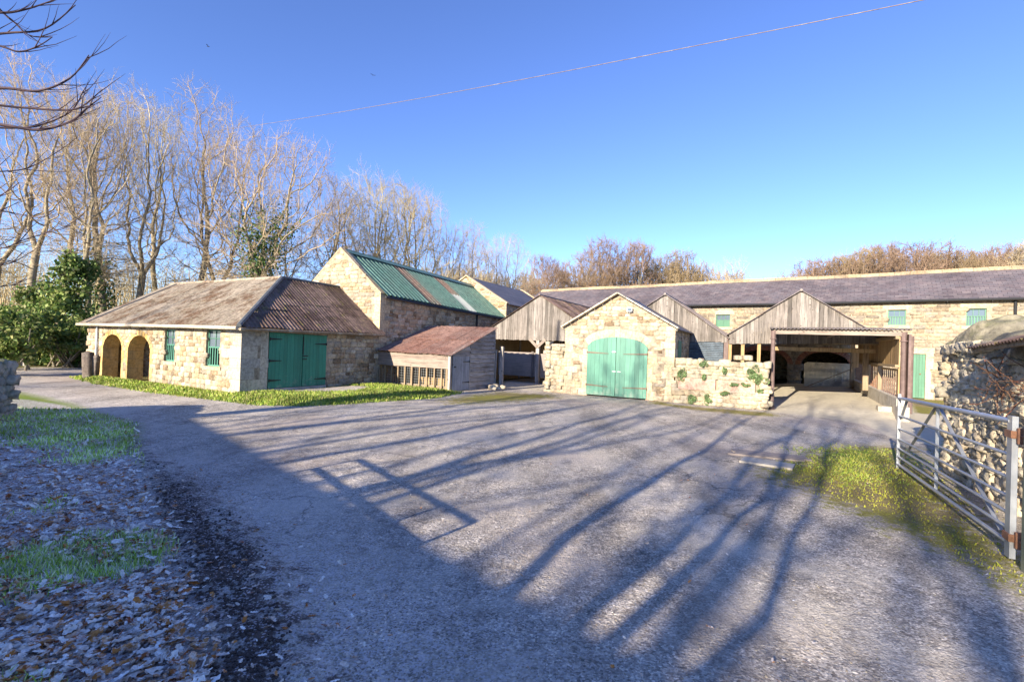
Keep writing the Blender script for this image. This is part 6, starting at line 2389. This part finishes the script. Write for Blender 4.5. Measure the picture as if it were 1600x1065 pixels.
proto('dome_b', 912, 13.0, 5.0, 2.6, base_r=0.24, n_att=3200, kill=0.5, shape='round', forks=2, twigs=3, twr=0.016, twl=0.75, lean=(0.5, 0))
proto('open_a', 901, 15.0, 5.5, 4.0, base_r=0.25, n_att=900, kill=0.68, step=0.45, shape='round', lean=(1.0, 0.3), forks=3, twigs=1, twl=0.8, twr=0.005)
proto('multi', 921, 10.0, 2.3, 1.6, base_r=0.16, n_att=700, kill=0.55, step=0.36, shape='tall', lean=(-0.3, 0.3), forks=4, twigs=1, twl=0.8, twr=0.008)
proto('open_b', 902, 16.0, 4.2, 5.0, base_r=0.22, n_att=800, kill=0.68, step=0.45, shape='tall', lean=(-1.0, 0.6), forks=2, twigs=1, twl=0.8, twr=0.005)
PH = dict(ash_a=17, ash_b=17, ash_c=17, sycamore=15, round_a=13, round_b=13, leaner=14, bushy=9, dome_a=13, dome_b=13)

BG = 'bare winter trees behind the farm buildings'
# photo column, distance, top row, prototype, turn, width factor, bark, twig, kind, label
TREES = [
    (8, 31, 88, 'ash_c', 0.3, 1.0, 'bark_pale', 'twig', 'tall bare tree at the extreme left edge behind the overhanging dark twigs'),
    (70, 30, 78, 'ash_a', 2.4, 1.0, 'bark_pale', 'twig_pink', 'very tall straight bare tree rising over the ivy covered bank'),
    (108, 35, 120, 'ash_b', 4.0, 0.95, 'bark_pale', 'twig', 'slender bare tree just right of the very tall straight one'),
    (150, 31, 128, 'ash_a', 5.2, 0.85, 'bark_pale', 'twig', 'bare tree with crossing limbs above the far end of the cart shed'),
    (186, 33, 112, 'leaner', 2.9, 0.9, 'bark_pale', 'twig_pink', 'tall bare tree whose leaning trunk starts behind the cart shed verge'),
    (228, 35, 122, 'ash_c', 1.2, 0.85, 'bark_pale', 'twig', 'bare forked tree rising behind the left part of the cart shed roof'),
    (262, 42, 150, 'ash_b', 0.9, 0.9, 'bark_pale', 'twig', 'thin bare tree in the gap left of the tall fan shaped crown'),
    (322, 37, 128, 'ash_b', 3.3, 1.05, 'bark_pale', 'twig_pink', 'tall bare tree with fan shaped crown above the middle of the cart shed'),
    (356, 39, 196, 'round_b', 1.0, 0.8, 'bark', 'twig', 'bare forked tree standing just left of the ivy clad tree'),
    (400, 36, 186, 'sycamore', 0.15, 0.98, 'bark_pale', 'twig_pink', 'wide spreading bare tree with thick ivy on its trunk'),
    (447, 40, 292, 'round_a', 2.0, 0.72, 'bark', 'twig', 'smaller crooked bare tree between the ivy clad tree and the green roof gable'),
    (505, 42, 280, 'leaner', 5.9, 0.95, 'bark', 'twig_pink', 'leaning bare tree with a dark ivy patch beside the green roof gable'),
    (566, 46, 276, 'round_b', 3.8, 0.95, 'bark', 'twig', 'bare tree behind the top of the green roof, left of the forked one'),
    (608, 46, 268, 'round_a', 0.4, 0.95, 'bark', 'twig', 'forked bare tree behind the middle of the green roof'),
    (665, 47, 282, 'sycamore', 2.2, 0.85, 'bark_pale', 'twig_gold', 'broad golden bare tree behind the rust streaks of the green roof'),
    (722, 52, 345, 'round_a', 4.4, 0.85, 'bark', 'twig_gold', 'low bare tree behind the far end of the green roof'),
    (752, 62, 372, 'ash_a', 1.5, 1.2, 'bark', 'twig', 'pale bare tree rising behind the slate barn gable'),
    (800, 60, 364, 'sycamore', 3.6, 0.8, 'bark_pale', 'twig', 'isolated V shaped bare tree right of the slate barn gable'),
    (857, 74, 396, 'dome_a', 5.5, 0.75, 'bark', 'twig_far', 'small rounded russet tree above the left end of the long roof'),
    (930, 76, 374, 'dome_b', 0.2, 1.0, 'bark', 'twig_far', 'left one of the two tall domed trees above the middle of the long roof'),
    (988, 77, 376, 'dome_a', 3.0, 0.85, 'bark', 'twig_far', 'right one of the two tall domed trees above the middle of the long roof'),
    (1058, 80, 392, 'dome_a', 1.0, 1.0, 'bark', 'twig_far_gold', 'golden rounded tree to the right of the two domed trees'),
    (1150, 70, 398, 'round_b', 5.0, 0.9, 'bark', 'twig', 'pale thin tree standing alone before the gap in the skyline'),
    (1290, 72, 402, 'dome_a', 2.0, 1.25, 'bark', 'twig_far', 'low russet tree at the left start of the right hand wood'),
    (1345, 70, 388, 'dome_a', 1.1, 0.8, 'bark', 'twig_far_gold', 'rounded golden tree left of the tallest russet crown'),
    (1398, 68, 374, 'dome_a', 4.1, 1.35, 'bark', 'twig_far', 'broad russet crown, tallest over the right part of the long roof'),
    (1462, 70, 388, 'dome_b', 2.2, 0.7, 'bark', 'twig', 'thin bare tree right of the broad russet crown'),
    (1508, 66, 384, 'dome_a', 4.9, 0.6, 'bark', 'twig_far_gold', 'golden bare tree above the roof over the second barn window'),
    (1552, 64, 378, 'dome_b', 0.8, 0.7, 'bark', 'twig_far', 'bare russet tree second from the right edge'),
    (1597, 62, 376, 'dome_a', 2.6, 0.75, 'bark', 'twig', 'bare tree cut by the right edge of the picture'),
]
ivy_spec = {400: (10.5, 0.42), 505: (8.8, 0.35), 186: (7.0, 0.3)}
for (px, Y, top, key, rz_, wf, bk, tw, lab) in TREES:
    d = aty(px, top, Y)
    gx, gy = d.x, d.y
    z0 = hz(gx, gy)
    H = d.z - z0
    s = H / PH[key] / 1.03
    t = make_tree('bare_tree', lab, 'tree', (gx, gy, z0), rz_, (s * wf, s), PROTO[key][0], (bk, tw), BG)
    if px in ivy_spec:
        hgt, rad = ivy_spec[px]
        P, r = PROTO[key][1], PROTO[key][3]
        rg = np.random.default_rng(px)
        sel = np.nonzero((P[:, 2] * s < hgt) & (r > 0.07))[0]
        n = 4200 if px == 400 else 1800
        c = P[rg.choice(sel, n)]
        # clumps hang off the trunk unevenly
        cl = rg.normal(0, 1, (60, 3)) * np.array([rad, rad, 0.9]) * 0.75
        c = c + cl[rg.integers(0, 60, n)] + rg.normal(0, 0.22, (n, 3))
        V, F = inst_mesh(np.array([(-0.5, 0, 0), (0, -0.42, 0.1), (0.6, 0, 0), (0, 0.42, 0.1)]), np.array([[0, 1, 2, 3]]), rand_rot(rg, n) * rg.uniform(0.09, 0.2, n)[:, None, None], c)
        npmesh('ivy', V, F, M['ivy'], t)

# trees behind the viewpoint that throw the branch shadows over the yard
SHG = 'bare trees on the near side of the lane'
for k, (x_, y_, key, rz_, s, wf) in enumerate(SHADOW_TREES):
    make_tree('roadside_tree', SH_LABELS[k], 'tree', (x_, y_, 0), rz_, (s * wf, s), PROTO[key][0], ('bark', 'twig'), SHG)

# far woodland as one mass: many small leafless crowns and stems
def brush(name, label, spots, mat, seed, twig_r=0.02, cat='woodland'):
    rng = np.random.default_rng(seed)
    A0, A1, R0, R1 = [], [], [], []
    for (x_, y_, z_, h, w, n) in spots:
        nst = 3
        b = np.array([x_, y_, z_])
        # stems
        for s in range(nst):
            top = b + np.array([rng.normal(0, w * 0.3), rng.normal(0, w * 0.3), h * rng.uniform(0.6, 0.95)])
            mid = (b + top) / 2 + rng.normal(0, w * 0.08, 3)
            A0 += [b, mid]; A1 += [mid, top]; R0 += [0.09, 0.06]; R1 += [0.06, 0.02]
        a = rng.uniform(0, 2 * PI, n)
        el = rng.uniform(-0.3, 1.3, n)
        start_h = rng.uniform(0.1, 0.8, n) * h
        c = b + np.stack([rng.normal(0, w * 0.2, n), rng.normal(0, w * 0.2, n), start_h], 1)
        L = rng.uniform(0.15, 0.42, n) * min(h, w * 2)
        d = np.stack([np.cos(a) * np.cos(el), np.sin(a) * np.cos(el), np.sin(el) + 0.25], 1)
        m1 = c + d * (L * 0.5)[:, None]
        e1 = m1 + (d + rng.normal(0, 0.3, d.shape)) * (L * 0.6)[:, None]
        e2 = m1 + (d + rng.normal(0, 0.6, d.shape)) * (L * 0.55)[:, None]
        e3 = e1 + (d + rng.normal(0, 0.6, d.shape)) * (L * 0.4)[:, None]
        for (p, q, r0_, r1_) in ((c, m1, 1.4, 1), (m1, e1, 1, .6), (m1, e2, 1, .5), (e1, e3, .6, .4)):
            A0 += list(p); A1 += list(q); R0 += [twig_r * r0_] * n; R1 += [twig_r * r1_] * n
    V, F = tubes(np.array(A0), np.array(A1), np.array(R0), np.array(R1), 3)
    return tag(npmesh(name, V, F, M[mat]), label, cat, None, 'stuff')


rg = np.random.default_rng(77)
spots = []
for k in range(120):
    Y = rg.uniform(33, 58)
    px = rg.uniform(-60, 760)
    p = aty(px, 520, Y)
    ytop = np.interp(px, [-60, 0, 150, 300, 420, 500, 640, 760], [380, 390, 405, 412, 425, 435, 425, 440]) + rg.uniform(-30, 22)
    top = aty(px, ytop, Y).z
    z_ = hz(p.x, p.y)
    spots.append((p.x, p.y, z_, max(2.0, top - z_), 2.4, 46))
brush('undergrowth', 'tan leafless brush and saplings filling the wood behind the cart shed', spots, 'brush', 5, 0.014, 'brushwood')
def woodland(name, label, place, mat, seed):
    """a skyline wood: leafless crowns of one kind baked into one mass"""
    rng = np.random.default_rng(seed)
    kinds = []
    for q in range(3):
        (Vb, Fb), (Vc, Fc), P, par, r = tree_meshes(seed * 10 + q, 10.0, 4.6, 1.6, base_r=0.2, twigs=2, twl=0.9, twr=0.028, thr=0.05, n_att=1100, kill=0.75, step=0.42, shape='round', forks=3)
        V = np.concatenate([Vb, Vc]); F = np.concatenate([Fb, Fc + len(Vb)])
        kinds.append((V, F))
    VV, FF, off = [], [], 0
    for (x_, y_, z_, h, w) in place:
        V, F = kinds[int(rng.integers(0, 3))]
        a = rng.uniform(0, 6.28)
        c, s_ = math.cos(a), math.sin(a)
        R_ = np.array([[c, -s_, 0], [s_, c, 0], [0, 0, 1]])
        Q = (V @ R_.T) * np.array([w / 4.6, w / 4.6, h / 10.0]) + np.array([x_, y_, z_])
        VV.append(Q); FF.append(F + off); off += len(Q)
    return tag(npmesh(name, np.concatenate(VV), np.concatenate(FF), M[mat]), label, 'woodland', None, 'stuff')


for (nm_lab, x0_, x1_, Y0_, Y1_, n_, xs_, ys_, mt_, sd_) in (
        ('golden leafless woodland on the skyline behind the middle of the long roof', 690, 1185, 78, 96, 34, [700, 780, 860, 940, 1000, 1060, 1100, 1190], [412, 420, 418, 414, 404, 398, 408, 432], 'twig_far_gold', 6),
        ('russet leafless woodland on the skyline above the right part of the long roof', 1225, 1740, 64, 88, 36, [1215, 1280, 1340, 1400, 1440, 1500, 1560, 1720], [428, 408, 394, 380, 394, 388, 382, 380], 'twig_far', 8)):
    place = []
    for k in range(n_):
        Y = rg.uniform(Y0_, Y1_)
        px = x0_ + (x1_ - x0_) * (k + rg.uniform(0, 1)) / n_
        p = aty(px, 480, Y)
        ytop = np.interp(px, xs_, ys_) + rg.uniform(0, 12)
        z_ = hz(p.x, p.y)
        h = max(3.0, aty(px, ytop, Y).z - z_)
        place.append((p.x, p.y, z_ - 0.3, h, min(4.6, h * 0.62) * rg.uniform(0.85, 1.15)))
    woodland('far_woodland', nm_lab, place, mt_, sd_)

# evergreen bank by the bend of the lane
def bush(name, label, cat, spec, mat, n, size, seed):
    rg = np.random.default_rng(seed)
    Vs, Fs, off = [], [], 0
    for (px, py, Y, rx, ry, rz_, fr) in spec:
        c = aty(px, py, Y)
        m = int(n * fr)
        cl = rg.normal(size=(34, 3)); cl /= np.linalg.norm(cl, axis=1, keepdims=True)
        cl = cl * rg.uniform(0.35, 1.0, (34, 1)) * np.array([rx, ry, rz_])
        P = cl[rg.integers(0, 34, m)] + rg.normal(0, 0.16, (m, 3)) * np.array([rx, ry, rz_])
        P = P + np.array(c)
        P[:, 2] = np.maximum(P[:, 2], 0.05)
        V, F = inst_mesh(np.array([(-0.5, 0, 0), (0, -0.36, 0.12), (0.6, 0, 0), (0, 0.36, 0.12)]), np.array([[0, 1, 2, 3]]), rand_rot(rg, m) * rg.uniform(size * 0.6, size * 1.4, m)[:, None, None], P)
        Vs.append(V); Fs.append(F + off); off += len(V)
    root = thing(name, label, cat, (0, 0, 0))
    c = aty(*spec[0][:3]); root.location = (c.x, c.y, 0)
    o = npmesh('foliage', np.concatenate(Vs) - np.array([c.x, c.y, 0]), np.concatenate(Fs), M[mat], root)
    P0, P1 = [], []
    for k in range(14):
        a = rg.uniform(0, 6.28)
        b = np.array([rg.normal(0, 0.4), rg.normal(0, 0.3), 0])
        e = b + np.array([math.cos(a) * 0.9, math.sin(a) * 0.6, rg.uniform(0.9, 2.0)])
        P0.append(b); P1.append(e)
    V, F = tubes(np.array(P0), np.array(P1), np.full(14, 0.05), np.full(14, 0.02), 5)
    npmesh('stem', V, F, M['bark'], root)
    return root


bush('ivy_thicket', 'tall dark ivy thicket climbing trees at the bend of the lane', 'bush',
     [(88, 500, 27, 2.0, 1.4, 1.8, 1.0), (108, 445, 27, 1.1, 1.0, 1.6, 0.6), (125, 418, 27.5, 0.8, 0.7, 0.8, 0.3), (70, 470, 28, 1.3, 1.1, 1.2, 0.5), (55, 520, 27, 1.6, 1.1, 1.2, 0.6)], 'ivy_light', 3600, 0.19, 1)
bush('laurel_bush', 'broad mid green evergreen bush touching the far end of the cart shed', 'bush',
     [(110, 528, 23.5, 2.2, 0.9, 0.8, 1.0), (70, 538, 24, 1.6, 0.9, 0.75, 0.7)], 'laurel', 5200, 0.15, 2)
bush('yellow_green_bush', 'bright yellow green bush over the low wall at the left edge', 'bush',
     [(22, 520, 21, 1.6, 0.9, 1.25, 1.0), (2, 545, 18, 1.0, 0.7, 0.8, 0.6), (45, 500, 23, 1.2, 0.8, 0.9, 0.5)], 'laurel', 4800, 0.15, 3)
bush('hedge', 'low clipped dark hedge behind the rail fence beyond the lane', 'hedge',
     [(85, 556, 24.0, 1.9, 0.6, 0.55, 1.0), (120, 556, 24.0, 0.9, 0.6, 0.5, 0.5)], 'hedge', 4200, 0.13, 4)

# overhanging near tree at the top left: trunk outside the frame, dark drooping boughs inside
def bough_tree():
    t = thing('overhanging_tree', 'dark drooping bare boughs reaching in at the top left corner', 'tree', (-10.5, 6.2, 0))
    O = Vector((-10.5, 6.2, 0))
    m = MB()
    m.tube([(0, 0, -0.1), (0.1, 0.05, 1.5), (0.0, 0.1, 3.2), (0.25, 0.0, 5.0), (0.1, 0, 7.5), (0.3, 0.1, 10)], [0.34, 0.27, 0.24, 0.2, 0.14, 0.05], 10)
    m.build('trunk', M['bark'], t, True)
    rg = random.Random(9)
    P0, P1, RA, RB = [], [], [], []
    def seg(a, b, ra, rb): P0.append(a); P1.append(b); RA.append(ra); RB.append(rb)
    def bough(pts, Y, r0, twig=True):
        W_ = [aty(px, py, Y + dy) - O for (px, py, dy) in pts]
        # root it on the trunk
        st = Vector((0.15, 0, W_[0].z - 0.6))
        W_ = [st, st.lerp(W_[0], 0.55) + Vector((0, 0, 0.15))] + W_
        # smooth
        fine = []
        for i in range(len(W_) - 1):
            p_1 = W_[max(i - 1, 0)]; p0_ = W_[i]; p1_ = W_[i + 1]; p2_ = W_[min(i + 2, len(W_) - 1)]
            for k in range(5):
                f = k / 5
                fine.append(0.5 * ((2 * p0_) + (p1_ - p_1) * f + (2 * p_1 - 5 * p0_ + 4 * p1_ - p2_) * f * f + (-p_1 + 3 * p0_ - 3 * p1_ + p2_) * f ** 3))
        fine.append(W_[-1])
        n = len(fine)
        for i in range(n - 1):
            f0, f1 = i / n, (i + 1) / n
            ra, rb = 0.62 * r0 * (1 - f0) ** 0.8 + 0.003, 0.62 * r0 * (1 - f1) ** 0.8 + 0.003
            seg(fine[i], fine[i + 1], ra, rb)
            if twig and f0 > 0.42 and rg.random() < 0.5:
                d = (fine[i + 1] - fine[i]).normalized()
                for q in range(1):
                    dd = (d * 0.9 + Vector((rg.uniform(-0.2, 0.5), rg.uniform(-0.5, 0.5), rg.uniform(-0.3, 0.75)))).normalized()
                    L_ = rg.uniform(0.15, 0.6)
                    a = fine[i]
                    for s in range(4):
                        b = a + dd * L_ / 4
                        seg(a, b, 0.0055 * (1 - s / 5), 0.0055 * (1 - (s + 1) / 5))
                        dd = (dd + Vector((0.03, rg.uniform(-0.15, 0.15), rg.uniform(-0.02, 0.22)))).normalized()
                        a = b
    for pts, Y, r0 in [([(-60, 10, 0), (0, 20, 0), (40, 15, 0), (85, 0, 0)], 5.2, 0.03),
                       ([(-60, 60, 0), (10, 52, 0), (70, 45, 0), (118, 8, 0.1)], 5.4, 0.028),
                       ([(-40, 5, 0), (10, 25, 0), (45, 55, 0), (82, 58, 0)], 5.3, 0.018),
                       ([(-60, 60, 0), (0, 72, 0), (30, 81, 0), (60, 72, 0), (82, 58, 0.1)], 5.1, 0.02),
                       ([(-80, 150, 0), (0, 138, 0), (60, 142, 0), (110, 122, 0), (139, 86, 0)], 5.5, 0.034),
                       ([(-80, 160, 0), (20, 167, 0), (90, 172, 0), (125, 168, 0), (160, 140, 0)], 5.6, 0.026),
                       ([(-80, 190, 0), (0, 195, 0), (60, 203, 0), (110, 190, 0), (135, 170, 0), (158, 152, 0)], 5.5, 0.034),
                       ([(-80, 200, 0), (20, 200, 0), (60, 196, 0), (110, 175, 0), (130, 142, 0)], 5.7, 0.022),
                       ([(-60, 270, 0), (0, 268, 0), (45, 262, 0), (92, 236, 0)], 5.9, 0.014),
                       ([(-60, 320, 0), (0, 305, 0), (30, 285, 0)], 5.9, 0.012),
                       ([(-60, 340, 0), (0, 330, 0), (60, 340, 0), (85, 330, 0)], 6.1, 0.013),
                       ([(-60, 385, 0), (0, 388, 0), (40, 374, 0), (110, 352, 0)], 6.3, 0.013),
                       ([(-60, 410, 0), (0, 414, 0), (25, 408, 0)], 6.2, 0.012),
                       ([(-60, 450, 0), (0, 448, 0), (30, 442, 0)], 6.2, 0.012)]:
        bough(pts, Y, r0)
    V, F = tubes(np.array([tuple(p) for p in P0]), np.array([tuple(p) for p in P1]), np.array(RA), np.array(RB), 6)
    npmesh('boughs', V, F, M['bark_dark'], t, True)


bough_tree()
